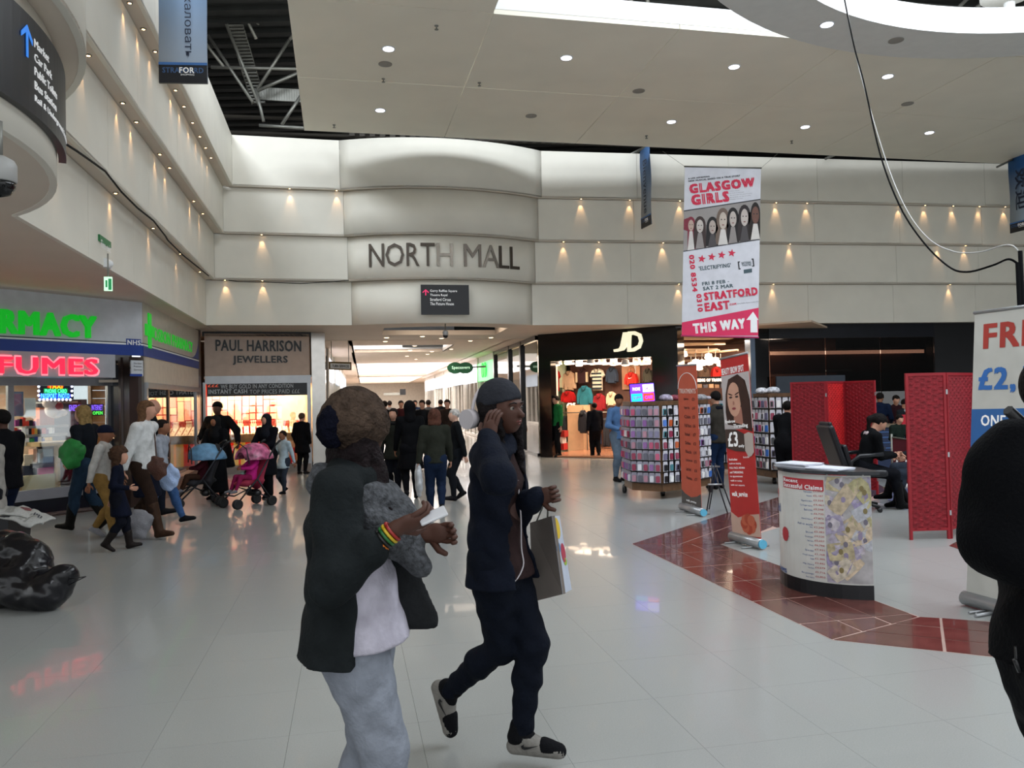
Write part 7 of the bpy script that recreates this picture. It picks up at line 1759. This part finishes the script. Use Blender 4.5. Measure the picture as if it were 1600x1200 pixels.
# sneaker details: dark toe panels and a white swoosh-like mark
for key,a_ in (('near',W2['aL']),('raised',W2['aR'])):
    R=Matrix.Rotation(.1,3,'Z') if key=='near' else Matrix.Rotation(-.12,3,'Z')@Matrix.Rotation(-1.25,3,'X')
    q=SDF(); q.k=.01; g_=lambda v:a_+R@Vector(v)
    q.cone(g_((0,.10,-.03)),g_((0,.16,-.042)),.040,.034); n=R@Vector((0,0,1)); sp=g_((0,0,-.066)); q.cut(lambda X,Y,Z_,n=n,p=sp:-((X-p.x)*n.x+(Y-p.y)*n.y+(Z_-p.z)*n.z)); sub(q,'shoe_overlay',fabric('17181c'),W2)
    q=SDF(); q.k=.015; q.cone(g_((0,-.022,.0)),g_((0,.03,-.002)),.041,.036); q.cone(g_((0,-.01,.01)),g_((0,-.01,.045)),.04,.041); sub(q,'shoe_collar',fabric('17181c'),W2)
    mb=MB(); fr2=FR(g_((.047,.0,.01)),R@Vector((0,1,0)),R@Vector((0,0,-1))); fr2.n=R@Vector((1,0,0)); mb.slab(swoosh_pts(fr2,.01,.005,.075,.0),fr2.n,.004); mb.build('shoe_logo',M_black,R2)
# paper shopping bag on her arm
def shopping_bag(label,tl,tr,br_,bl_,dep,mf,mside,name='shopping_bag',handle=None,extra=None):
    c=(tl+br_)/2; o=empty(name,tuple(bl_),label,'bag'); dn=((tr-tl).cross(bl_-tl)).normalized()*dep
    if dn.y<0: dn=-dn
    mb=MB(); V=[tl,tr,br_,bl_]+[v+dn for v in (tl,tr,br_,bl_)]
    mb.add(V,[(0,3,2,1),(4,5,6,7),(2,3,7,6)]); mb.add(V,[(1,2,6,5),(0,4,7,3)]); bpart(mb,'paper_body',mf,o)
    if mside: mb=MB(); e=(tr-tl).normalized()*.002; mb.add([v+e for v in (V[1],V[2],V[6],V[5])],[(0,1,2,3)]); bpart(mb,'printed_side',mside,o)
    if handle: mb=MB(); mb.tube([tl.lerp(tr,.25)+dn*.5,handle+Vector((-.01,0,0)),handle+Vector((.01,0,0)),tl.lerp(tr,.75)+dn*.5],.004,5); bpart(mb,'handle',M_steel,o)
    if extra: extra(o,tl,tr,br_,bl_,dn)
    return o
kr=mat('bag_taupe','756c66',.7); wh=mat('bag_white','b4bccb',.5)
tl,tr,br_,bl_=P(828,817,3.62),P(862,806,3.42),P(879,928,3.42),P(832,940,3.62)
def bagprint(o,tl,tr,br_,bl_,dn):
    # white printed face turned towards the walking direction
    a,b,c,d=tr,P(874,806,3.62),P(893,921,3.62),br_
    mb=MB(); mb.slab([a,d,c,b],Vector((.3,-1,0)).normalized(),.003); bpart(mb,'white_face',wh,o)
    for (u0,v0,u1,v1,cc) in ((.05,.02,.75,.30,'c8a820'),(.45,.36,.95,.62,'a83248'),(.0,.34,.45,.48,'4a78a8'),(.6,.56,.95,.66,'8fae3a')):
        pt=lambda u,v:(a.lerp(b,u)).lerp(d.lerp(c,u),v)+Vector((.002,-.006,0)); mb=MB(); n=16
        mb.add([pt((u0+u1)/2+(u1-u0)/2*math.cos(2*PI*k/n),(v0+v1)/2+(v1-v0)/2*math.sin(2*PI*k/n)) for k in range(n)],[tuple(range(n))]); bpart(mb,'printed_blob',mat('blob_'+cc,cc,.6),o)
shopping_bag('taupe paper carrier bag with a white colourful printed face hanging beside the navy coat',tl,tr,br_,bl_,.015,kr,None,handle=w2(W2,W2['wL']+Vector((0,.04,-.03))),extra=bagprint)
# ---------------------------------------------------------------- people further off
def yh(x): return 622.5-.022*(x-800)
def pp(label,x,yf,yt,deg,**k):
    r=Z(x,yf); h=k.pop('h',None) or (1.55+(yh(x)-yt)*r.y/F)
    return person(label,(r.x,r.y,0),h/1.0,FC(deg),**k)
bag_n=[0]
def softbag(label,info,side,c,size=(.26,.10,.30),drop=.12,name='carrier_bag',strap=True,pt=None):
    w_=info['wR'] if side>0 else info['wL']; p=w2(info,pt) if pt is not None else w2(info,w_+Vector((0,.01,-.07*info['h'])))
    o=empty(name,tuple(p),label,'bag',rz=info['rz']); q=SDF(); q.k=.03; a,b_,c_=size
    q.cone((0,-a*.3,-drop-c_*.3),(0,a*.3,-drop-c_*.3),c_*.36,c_*.36,(c_*.9/b_,1,1)); q.cone((0,0,-drop-c_*.1),(0,0,-drop-c_*.65),a*.42,a*.46,(a/b_,1,1)); q.noise(.008,28,len(label))
    link('bag_body',q.mesh('bag',.018),o,mat('bag_'+c,c,.6,var=.25,scale=8,bump=.3))
    if strap:
        for s in (-1,1): mb=MB(); mb.tube([(0,s*.04,-drop+.0),(0,s*.015,-.02),(0,0,0)],.005,5); mb.build('handle',mat('strapc','3a3438',.7),o)
    return o
# group on the left walking right
A1=pp('blonde figure in a dark jacket and blue jeans walking towards the perfume window',137,828,634,80,pose=walk(.12,1,lean=.05,lh=(-.13,.06,.55)),skin='pale',top='1b2028',hem=.50,legs='2c4258',boot=.15,bootc='15130f',hair='long',hairc='8a7248',long_hair=.15,h=1.60)
softbag('bright green sack hanging at the side of the blonde figure',A1,1,'1f7a34',(.24,.16,.32),.0,'drawstring_bag',pt=Matrix.Rotation(-A1['rz'],3,'Z')@(P(113,694,9.9)-Vector(A1['root'].location)))
A2=pp('boy in a navy cap, white top and mustard trousers walking',162,840,664,-80,pose=walk(.09,-1),skin='mid',top='b4b2ae',hem=.5,legs='8a6c3c',shoe='8a8a90',hair='short',hairc='16110f',head=('cap','1a2038'),hs=1.12)
A3=pp('small girl with loose curly brown hair in a navy dress and dark boots',184,860,700,-70,pose=walk(.10,1,rh=(.18,.12,.62),relb=(.3,-.2,-1)),skin='light',top='141a2e',hem=.33,legs='171a26',boot=.12,bootc='2a2422',hair='curly',hairc='3f2c20',hs=1.25)
A4=pp('figure with long light brown hair, white blouse and navy skirt in brown boots',226,841,624,-95,pose=walk(.14,-1,lh=(-.16,-.10,.53),lean=.04),skin='light',top='c4c6c6',hem=.50,bulk=1.15,legs='3a2a22',skirt=.30,boot=.20,bootc='4a3426',hair='long',hairc='5e4430',long_hair=.17)
sk=[c for c in A4['root'].children if c.name.startswith('skirt')]
for c in sk: c.data.materials[0]=fabric('141a2c')
softbag('brown leather shoulder bag against the navy skirt',A4,1,'4a2c22',(.20,.08,.17),.0,'shoulder_bag',pt=Matrix.Rotation(-A4['rz'],3,'Z')@(P(246,722,9.15)-Vector(A4['root'].location)))
mb=MB(); mb.tube([w2(A4,p) for p in (A4['shL']+Vector((0,.0,.05)),A4['chest']+Vector((.0,.13,.02)),Matrix.Rotation(-A4['rz'],3,'Z')@(P(245,722,9.15)-Vector(A4['root'].location)))],.008,5); tag(mb.build('bag_strap',mat('strap_brown','3a221a',.6)),'thin brown shoulder strap crossing the white blouse','strap')
A5=pp('teenager in a grey top and blue jeans in mid-stride behind the white blouse',252,822,654,-88,pose=walk(.19,1,lh=(-.15,-.05,.5)),skin='mid',top='8d939e',hem=.50,legs='34507a',shoe='14161c',hair='short',hairc='17110f',hs=1.05)
softbag('white and blue carrier bag swinging beside the blue jeans',A5,-1,'9fb4d8',(.26,.10,.22),.02,'carrier_bag',pt=Matrix.Rotation(-A5['rz'],3,'Z')@(P(262,733,9.8)-Vector(A5['root'].location)))
A6=pp('tall bald man in a black padded coat behind the woman in the white blouse',236,806,621,-60,pose=walk(.08,-1),skin='light',top='14161a',hem=.42,legs='1c2230',hair='bald',bulk=1.25)
# mother and daughter bag near the floor
o=softbag('crumpled grey plastic carrier low behind the small girl',A3,1,'6f6f74',(.24,.12,.24),.0,'carrier_bag',pt=Matrix.Rotation(-A3['rz'],3,'Z')@(P(216,806,9.1)-Vector(A3['root'].location)))
# couple with pushchairs
B1=pp('broad man in a black coat and pointed hat standing before the jewellery window',343,770,627,178,pose={'rh':(.20,.04,.60),'lh':(-.26,.12,.56),'lelb':(-1,-.3,-.2)},skin='dark',top='0e0f13',hem=.28,bulk=1.45,legs='101116',hair='short',hairc='0c0a0a',head=('beanie','0e0e12'),handshow=True)
B2=pp('figure in a dark headscarf and long black gown pushing the blue pushchair',340,780,648,168,pose={'rh':(.06,.18,.62),'lh':(-.06,.18,.62),'relb':(.8,-.6,-.8),'lelb':(-.8,-.6,-.8)},skin='mid',top='121318',hem=.09,bulk=1.2,legs='101116',hair='hijab',hairc='1c1d20')
B3=pp('figure in a patterned dark headscarf and black coat pushing the pink pushchair',420,779,645,160,pose={**walk(.05,1),'rh':(.06,.20,.60),'lh':(-.02,.17,.62),'relb':(.9,-.6,-.7)},skin='light',top='12141c',hem=.28,bulk=1.15,legs='0f1015',loose=1.25,hair='hijab',hairc='20232c')
B4=pp('child in a white hooded jacket walking behind the pink pushchair',445,772,672,150,pose=walk(.06,1),skin='mid',top='a8bac4',hem=.40,legs='3a4250',hair='short',hairc='18100e',hs=1.12,hood=None)
B5=pp('short-haired figure in a knee-length black coat looking into the jewellery window',472,741,644,-15,pose={'rh':(.13,.05,.50),'lh':(-.13,.05,.50)},skin='light',top='101116',hem=.34,bulk=1.15,legs='0f1015',hair='short',hairc='4a3a2c')
# down the corridor
C1=pp('figure with a brown bob in an olive jacket and jeans walking away down the mall',682,804,637,8,pose=walk(.05,1,lh=(-.16,.0,.48)),skin='light',top='33362e',hem=.48,bulk=1.15,legs='1e2e4a',hair='bob',hairc='4e3026')
softbag('white carrier bag with grey print carried by the olive-jacketed walker',C1,-1,'b4b8bc',(.30,.10,.34),.0,'carrier_bag')
C2=pp('tall hooded figure in a long black coat walking away down the mall',643,780,625,10,pose=walk(.05,-1),skin='mid',top='0f1014',hem=.30,bulk=1.1,legs='0e0f14',hair='hood',hairc='0f1014')
C3=pp('man in an olive coat with a dark fur collar walking towards the viewer',618,775,636,170,pose=walk(.05,1),skin='light',top='2f312a',hem=.42,bulk=1.2,legs='1a1c24',hair='short',hairc='1c1614',collar='16161a')
C4=pp('white-haired older man in a dark jacket beside the glass shopfront',716,782,637,100,pose=walk(.05,1),skin='pale',top='16191c',hem=.45,bulk=1.1,legs='1c2026',hair='short',hairc='b8b4ae')
far=[(603,720,'dark coat beyond the fur-collared man',20,'1c1a20'),(628,712,'maroon coat far down the mall',190,'4a2228'),(662,722,'black jacket between the hooded figure and the bob-haired walker',170,'14161c'),(671,706,'grey coat far down the mall',15,'4a4c52'),(701,724,'brown coat behind the white-haired man',175,'3a2c26'),(610,700,'pale coat far down the mall beside the left shops',5,'7a7470'),(650,698,'blue coat at the distant end of the mall',180,'2a3a5a'),(690,699,'black coat by the distant white sign',10,'15151a')]
for x,yf,l,dg,c in far: pp('distant shopper in a '+l,x,yf,0,dg,h=1.58,pose=walk(.07,1 if x%2 else -1),skin='light',top=c,hem=.42,legs='1a1e2a',hair='short',hairc='1c1614',vox=.045,group='distant shoppers down the mall')
C5=pp('dark-clad shopper seen through the glass side of the sportswear shop',826,705,633,170,pose=walk(.05,1),skin='light',top='14151a',hem=.45,legs='101218',hair='short',hairc='14100e')
# sportswear shop
D1=pp('shopper in a dark padded gilet and black trousers in the sportswear doorway',931,714,628,5,pose=walk(.04,1),skin='mid',top='15161e',hem=.47,bulk=1.25,legs='0e0f12',loose=1.15,hair='short',hairc='0e0c0c')
D2=pp('shop assistant in a green top just inside the sportswear shop',872,714,618,120,pose={},skin='light',top='1f6a38',hem=.5,legs='15161a',hair='short',hairc='1a1210',h=1.62)
D3=pp('man in a blue shirt and grey jeans standing beside the large phone case rack',968,752,614,-150,pose={'head':(-.5,-.3,0),'rh':(.10,.14,.60),'lh':(-.10,.14,.60)},skin='mid',top='4f6f9a',hem=.47,legs='5a6878',hair='short',hairc='120e0e')
D4=pp('man in an olive-brown jacket and blue jeans browsing the phone case rack',1124,764,609,25,pose={'rf':(.06,.04,.045),'rh':(.12,.12,.62),'lh':(-.12,.12,.60)},skin='light',top='46423c',hem=.46,bulk=1.2,legs='20365a',hair='short',hairc='100e0e',collar='141a28')
# seated woman: side view, facing right
sr=Z(1358,790); seat=P(1345,735,10.45)
E1=person('figure in black with dark tied hair bent over a phone in the office chair',(seat.x+.02,10.45,0),1.60,FC(-92),
  pose={'pelvis':(0,0,.345),'lean':.30,'head':(-.1,-.75,0),'rf':(.03,.285,.05),'lf':(-.03,.36,.075),'lknee':(0,1,1),'rknee':(0,1,1),'rh':(.03,.25,.44),'lh':(-.03,.26,.445),'relb':(.4,-.9,-.6),'lelb':(-.4,-.9,-.6),'rcurl':.8,'lcurl':.8},
  skin='light',top='101216',hem=.30,seat=True,legs='10121a',boot=.17,bootc='0d0e11',hair='pony',hairc='0f0c0c',collar='b8a8ac')
o=tag(px_box(FR(P(1378,695,10.45),Vector((1,0,0)),VD),1377,699,1384,701,0,.06,'mobile_phone',mat('phone_dark','2a2c34',.2)),'small dark phone in the hands of the seated figure','phone')
E2=pp('seated visitor in tall black boots half hidden by the near folding screen',1446,790,0,90,h=1.55,pose={'pelvis':(0,-.02,.33),'lean':-.05,'rf':(.05,.30,.10),'lf':(-.04,.26,.045),'rh':(.08,.18,.42),'lh':(-.08,.18,.42),'rknee':(0,1,1),'lknee':(0,1,1)},skin='light',top='23262c',hem=.3,seat=True,legs='3a4250',boot=.18,bootc='0e0f12',hair='short',hairc='1a1412')
st2=empty('visitor_chair',(E2['root'].location.x,E2['root'].location.y,0),'plain dark stacking chair behind the near folding screen','chair')
mb=MB(); mb.box((0,0,.43),(.44,.44,.05)); mb.build('seat',blv,st2); mb=MB(); mb.box((.24,0,.72),(.04,.42,.34)); mb.build('backrest',blv,st2)
for sx in (-1,1):
    for sy in (-1,1): mb=MB(); mb.tube([(sx*.2,sy*.2,0),(sx*.19,sy*.19,.42)],.012,6); mb.build('leg',M_steel,st2)
for a in ((1377,727,612,-40,'man in a navy jumper leaning at the café counter','1c2a48','mid'),(1402,723,616,170,'customer in a dark red coat behind the café barrier','3a1c24','light'),(1414,730,622,-150,'man with short dark hair and a pale hood at the café','2a2e34','light'),(1406,754,646,-170,'café customer in a dark green jacket beside the maroon barrier','1f2c26','light')):
    x,yf,yt,dg,l,c,sk_=a; pp(l,x,yf,yt,dg,pose={'rh':(.10,.16,.58),'lh':(-.10,.14,.58),'head':(0,-.3,0)},skin=sk_,top=c,hem=.46,legs='15171e',hair='short',hairc='15100f',hood=None,collar=('a8a8ac' if 'hood' in l else None))
E3=pp('shopper in black glimpsed between the far rack and the red folding screen',1229,772,660,-30,pose={'lean':.5,'rh':(.10,.2,.45),'lh':(-.10,.2,.45)},h=1.5,skin='light',top='101216',hem=.46,legs='0f1014',hair='short',hairc='100e0e')
# left edge pair
G1=pp('man in a black jacket at the left edge beside the perfume window',10,0,0,0,h=1.57,skin='dark',top='101116',hem=.48,legs='141a28',hair='short',hairc='0e0c0c') if 0 else person('man in a black jacket at the left edge beside the perfume window',(P(6,640,8.4).x,8.4,0),1.57,FC(70),pose=walk(.04,1),skin='dark',top='101116',hem=.46,bulk=1.3,legs='16203a',hair='short',hairc='0e0c0c')
G2=person('person in a beige coat at the extreme left edge holding an orange bag',(P(-13,640,7.7).x,7.7,0),1.45,FC(100),pose={'lh':(-.18,.05,.45),'rh':(.19,.06,.45)},skin='light',top='8d8a84',hem=.36,bulk=1.1,legs='2a2a30',hair='long',hairc='5a4a3a')
softbag('orange plastic bag beside the beige coat',G2,-1,'c8401c',(.22,.10,.24),.0,'carrier_bag',pt=Matrix.Rotation(-FC(100),3,'Z')@(P(8,812,7.5)-Vector(G2['root'].location)))
# backpacker at the right edge
gb_=Vector((1.335,1.98,0))
K1=person('figure in a black coat at the right edge with a backpack',tuple(gb_),1.66,FC(-100),pose={'rh':(.17,.08,.50),'lh':(-.15,.08,.50)},skin='mid',top='0c0d11',hem=.53,bulk=1.25,legs='101218',hair='short',hairc='0e0c0c',vox=.012)
q=SDF(); q.k=.01; z0=K1['pel']; q.cone(z0+Vector((.05,-.0,-.02)),z0+Vector((.02,-.02,.10)),.14,.13,(1,1.2,1)); link('coat_skirt',q.mesh('coat_skirt',.015),K1['root'],fabric('0c0d11'))
bpk=empty('backpack',tuple(w2(K1,K1['chest']+Vector((0,-.22,0)))),'big rounded black backpack worn at the right edge of the scene','bag')
q=SDF(); q.k=.05; c=P(1577,785,1.93); 
q.cone(c+Vector((.035,0,.09)),c+Vector((.03,0,-.07)),.09,.095,(1,1,1)); q.ell(c+Vector((.01,.0,.0)),(.10,.13,.185)); q.cone(c+Vector((-.02,-.03,-.10)),c+Vector((-.02,.03,-.10)),.075,.075); q.noise(.006,24,2)
bl=bpk.location; me=q.mesh('pack_body',.012); me.transform(Matrix.Translation(-bl)); o=link('pack_body',me,bpk,mat('pack_nylon','08090c',.9,spec=.1,bump=.3,bscale=120))
for s in (-1,1):
    mb=MB(); mb.tube([c+Vector((.06,s*.09,.22)),w2(K1,K1['sh']+Vector((s*-.08,.02,.06))),w2(K1,K1['chest']+Vector((s*-.08,.13,-.02))),c+Vector((.14,s*.08,-.14))],.014,6); bpart(mb,'shoulder_strap',M_black,bpk)
mb=MB(); a=P(1587,1010,1.9); mb.tube([a,P(1588,1030,1.9),P(1592,1048,1.9)],.0035,6); mb.tube([P(1586,1030,1.9),P(1594,1050,1.9)],.006,6); tag(mb.build('drawcord',M_black),'short black drawcord with a toggle dangling below the coat at the right edge','cord')
# ---------------------------------------------------------------- pushchairs
def pushchair(label,px,py,deg,canopy_c,child_label,child_c,child_hat=None,canopy_kind='fabric'):
    r=Z(px,py); o=empty('pushchair',(r.x,r.y,0),label,'pushchair',rz=FC(deg)); fm=mat('chair_frame','2a2c32',.35,.6); whm=mat('wheel_rubber','121214',.6)
    T=lambda pts,r_,n,m=fm: (lambda mb:(mb.tube(pts,r_,8),mb.build(n,m,o)))(MB())
    for s in (-1,1):
        T([(s*.20,.30,.10),(s*.21,-.02,.42),(s*.22,-.34,.92)],.013,'side_tube'); T([(s*.21,-.02,.42),(s*.21,-.26,.09)],.012,'rear_tube'); T([(s*.20,.10,.30),(s*.17,.34,.20)],.01,'footrest_tube')
        T([(s*.22,-.34,.92),(s*.22,-.40,.97),(s*.20,-.44,.98)],.018,'handle',M_black)
    T([(-.2,.10,.30),(.2,-.2,.14)],.009,'cross_brace'); T([(.2,.10,.30),(-.2,-.2,.14)],.009,'cross_brace'); T([(-.17,.34,.20),(.17,.34,.20)],.012,'footrest')
    for x,y in ((-.20,.31),(.20,.31),(-.21,-.26),(.21,-.26)):
        for dx in (-.022,.022):
            w=empty('wheel',(x+dx,y,.075)); w.parent=o; mb=MB(); mb.lathe([(.055,-.008),(.073,-.010),(.075,0),(.073,.010),(.055,.008)],(0,0,0),18,ax='x'); w_=mb.build('tyre',whm,w)
            mb=MB(); mb.lathe([(.001,-.006),(.018,-.006),(.018,.006),(.001,.006)],(0,0,0),10,ax='x')
            for k in range(5): a=2*PI*k/5; mb.box((0,.033*math.cos(a),.033*math.sin(a)),(.006,.010,.05),ax=(Vector((1,0,0)),Vector((0,-math.sin(a),math.cos(a))),Vector((0,math.cos(a),math.sin(a)))))
            mb.build('hub',mat('hub_grey','4a4c50',.5),w)
    sm=mat('seat_'+canopy_c,'1c1c22' if canopy_kind=='fabric' else '8a1f3a',.8,bump=.3)
    q=SDF(); q.k=.03; q.cone((-.12,.10,.36),(.12,.10,.36),.05); q.cone((-.12,-.12,.38),(.12,-.12,.38),.05); q.cone((0,.10,.36),(0,-.12,.38),.14,.14,(1,1,3.2)); q.cone((0,-.13,.40),(0,-.26,.78),.16,.17,(1,2.6,1)); link('seat',q.mesh('seat',.025),o,sm)
    q=SDF(); q.k=.02; q.ell((0,-.10,.66),(.25,.32,.30)); q.ell((0,-.10,.64),(.225,.30,.28),None,.01,sub=True); q.cut(lambda X,Y,Z_:.70-.42*(Y+.1)*-1*0-Z_+0*X); q.cut(lambda X,Y,Z_:Y-.14+0*X); q.cut(lambda X,Y,Z_:(.62+.30*(Y+.10))-Z_+0*X)
    cm_=mat('canopy_'+canopy_c,canopy_c,.5 if canopy_kind=='fabric' else .2,var=.3 if canopy_kind=='fabric' else .7,scale=10,bump=.3,bscale=20); link('canopy',q.mesh('canopy',.018),o,cm_)
    T([(.24,.13,.66),(.17,.13,.88),(0,.14,.955),(-.17,.13,.88),(-.24,.13,.66)],.009,'canopy_hoop')
    q=SDF(); q.k=.03; q.cone((-.10,-.08,.20),(.10,-.08,.20),.07,.07,(1,1,1.2)); link('basket',q.mesh('basket',.03),o,M_black)
    # the child sits in it
    R=Matrix.Rotation(FC(deg),3,'Z'); cp=Vector((r.x,r.y,0))+R@Vector((0,-.04,0)); hh=.88
    k=person(child_label,tuple(cp),hh,FC(deg),pose={'pelvis':(0,0,.50),'lean':-.22,'head':(.25,-.15,0),'rf':(.08,.34,.30),'lf':(-.08,.34,.30),'rknee':(.1,1,.6),'lknee':(-.1,1,.6),'rh':(.05,.20,.66),'lh':(-.05,.20,.66),'relb':(.9,-.4,-.5),'lelb':(-.9,-.4,-.5)},skin='mid',top=child_c,hem=.4,seat=True,bulk=1.35,legs='4a3226' if not child_hat else '7a1a44',shoe='6a6a70',hair='short',hairc='1c1210',head=child_hat,hs=1.35,vox=.02)
    return o
pushchair('black-framed pushchair with a pale blue canopy carrying a toddler',312,790,118,'5a86a8','toddler in a maroon top reclining under the blue canopy','4a1a26')
pushchair('pushchair with a shiny pink and silver canopy carrying a child in pink',389,791,140,'b05a7e','toddler in a bright pink jacket and navy hat in the pink pushchair','b8247a',('beanie','1c2240'),'foil')
mb=MB(); q=P(383,742,12.3); mb.lathe([(.001,0),(.03,0),(.03,.07),(.02,.08),(.001,.085)],(0,0,0),12); o=mb.build('drinks_beaker',mat('beaker','8fb0a8',.3)); o.location=(q.x,q.y-.12,q.z-.02); tag(o,'small pale beaker held by the toddler in pink','cup')
# ---------------------------------------------------------------- rubbish sacks, litter stand, newspaper
q=SDF(); q.k=.10; c0=P(35,915,6.25)
def S(px,py,d,r,sc=None): v=P(px,py,d); q.cone(v,v+Vector((.02,0,0)),r,r,sc); return v
S(40,915,6.3,.20); S(-10,905,6.4,.26); S(75,925,6.2,.14); S(95,905,6.2,.09); S(50,868,6.35,.12); S(25,850,6.4,.10); S(104,897,6.2,.05); S(0,860,6.5,.16); q.noise(.009,14,3); q.noise(.004,40,1); q.cut(lambda X,Y,Z_:.004-Z_+0*X+0*Y)
sackm=mat('bin_liner','0d0d12',.22,var=.3,bump=.9,bscale=7)
me=q.mesh('rubbish_sack',.016); o=link('rubbish_sack',me,None,sackm); tag(o,'bulging shiny black rubbish sack on the floor at the left edge','bag')
mb=MB(); mb.tube([P(104,905,6.15),P(134,901,6.0)],.004,5); mb.tube([P(107,914,6.12),P(134,901,6.0)],.004,5); tag(mb.build('sack_tie',M_black),'thin black tie sticking out from the rubbish sack','cord')
bn_=empty('litter_box',tuple(Vector((P(5,830,7.0).x,7.0,0))),'dark tapered litter box under the newspapers at the left edge','bin')
cxx=P(2,830,7.0).x; mb=MB(); 
V=[(cxx+sx*a,7.0+sy*a,z) for z,a in ((0,.13),(.62,.17)) for sx,sy in ((-1,-1),(1,-1),(1,1),(-1,1))]; mb.add(V,[(3,2,1,0),(4,5,6,7),(0,1,5,4),(1,2,6,5),(2,3,7,6),(3,0,4,7)]); bpart(mb,'body',mat('litter_dark','15161b',.4),bn_)
mb=MB(); mb.box((cxx,7.0,.63),(.38,.38,.03)); bpart(mb,'rim',mat('litter_dark','15161b',.4),bn_)
mb=MB(); mb.box((cxx-.02,6.82,.22),(.14,.02,.3)); bpart(mb,'blue_panel',mat('litter_blue','34507a',.4),bn_)
news=mat('newsprint','9c9c98',.8,var=.1,scale=60); inkm=mat('news_ink','3a3a3e',.8)
for lay,(ax_,l) in enumerate(((0,'lower folded newspaper drooping over the litter box'),(1,'upper open newspaper with a picture lying on the litter box'))):
    n=8; mb=MB(); fr_=P(0,786-lay*4,6.75+.05*lay); W_n,D_n=.34,.30; rotn=.35 if lay else -.15
    def nv(i,j):
        u=-W_n*.2+W_n*1.0*i/n; v=-D_n/2+D_n*j/n; x=u*math.cos(rotn)-v*math.sin(rotn); y=u*math.sin(rotn)+v*math.cos(rotn); dz=-.55*max(0,u-.06)**1.0*(.9 if lay else .7)-.35*max(0,-v-.06)+.008*math.sin(i*1.7+j)
        return Vector((fr_.x+x,6.95+y,.665+.03*lay+dz))
    V=[nv(i,j) for i in range(n+1) for j in range(n+1)]; mb.add(V+[v-Vector((0,0,.012)) for v in V],[(i*(n+1)+j,(i+1)*(n+1)+j,(i+1)*(n+1)+j+1,i*(n+1)+j+1) for i in range(n) for j in range(n)]+[((n+1)**2+i*(n+1)+j,(n+1)**2+i*(n+1)+j+1,(n+1)**2+(i+1)*(n+1)+j+1,(n+1)**2+(i+1)*(n+1)+j) for i in range(n) for j in range(n)]+[(i*(n+1),(n+1)**2+i*(n+1),(n+1)**2+(i+1)*(n+1),(i+1)*(n+1)) for i in range(n)]+[(n*(n+1)+j,(n+1)**2+n*(n+1)+j,(n+1)**2+n*(n+1)+j+1,n*(n+1)+j+1) for j in range(n)],0,True)
    rt=empty('newspaper',tuple(fr_),l,'newspaper'); bpart(mb,'sheet',news,rt)
    def patch(i0,j0,i1,j1,m,nm):
        mb=MB(); k=3; pts=[]
        for a in range(k+1):
            for b in range(k+1):
                pts.append(nv(i0+(i1-i0)*a/k,j0+(j1-j0)*b/k)+Vector((0,0,.004)))
        mb.add(pts,[(a*(k+1)+b,(a+1)*(k+1)+b,(a+1)*(k+1)+b+1,a*(k+1)+b+1) for a in range(k) for b in range(k)]); bpart(mb,nm,m,rt)
    if lay:
        patch(3.0,4.4,5.0,6.4,mat('news_photo','6a3a3c',.8,var=.5,scale=30),'printed_picture'); patch(1,1,2.6,6,inkm if 0 else mat('news_grey','84847f',.8,var=.3,scale=120),'printed_column')
        for t_ in range(4): patch(5.8+.42*t_,1.5,6.1+.42*t_,6.5,inkm,'headline')
    else:
        for t_ in range(5): patch(2+.9*t_,1,2.5+.9*t_,5,mat('news_grey','84847f',.8),'printed_column')
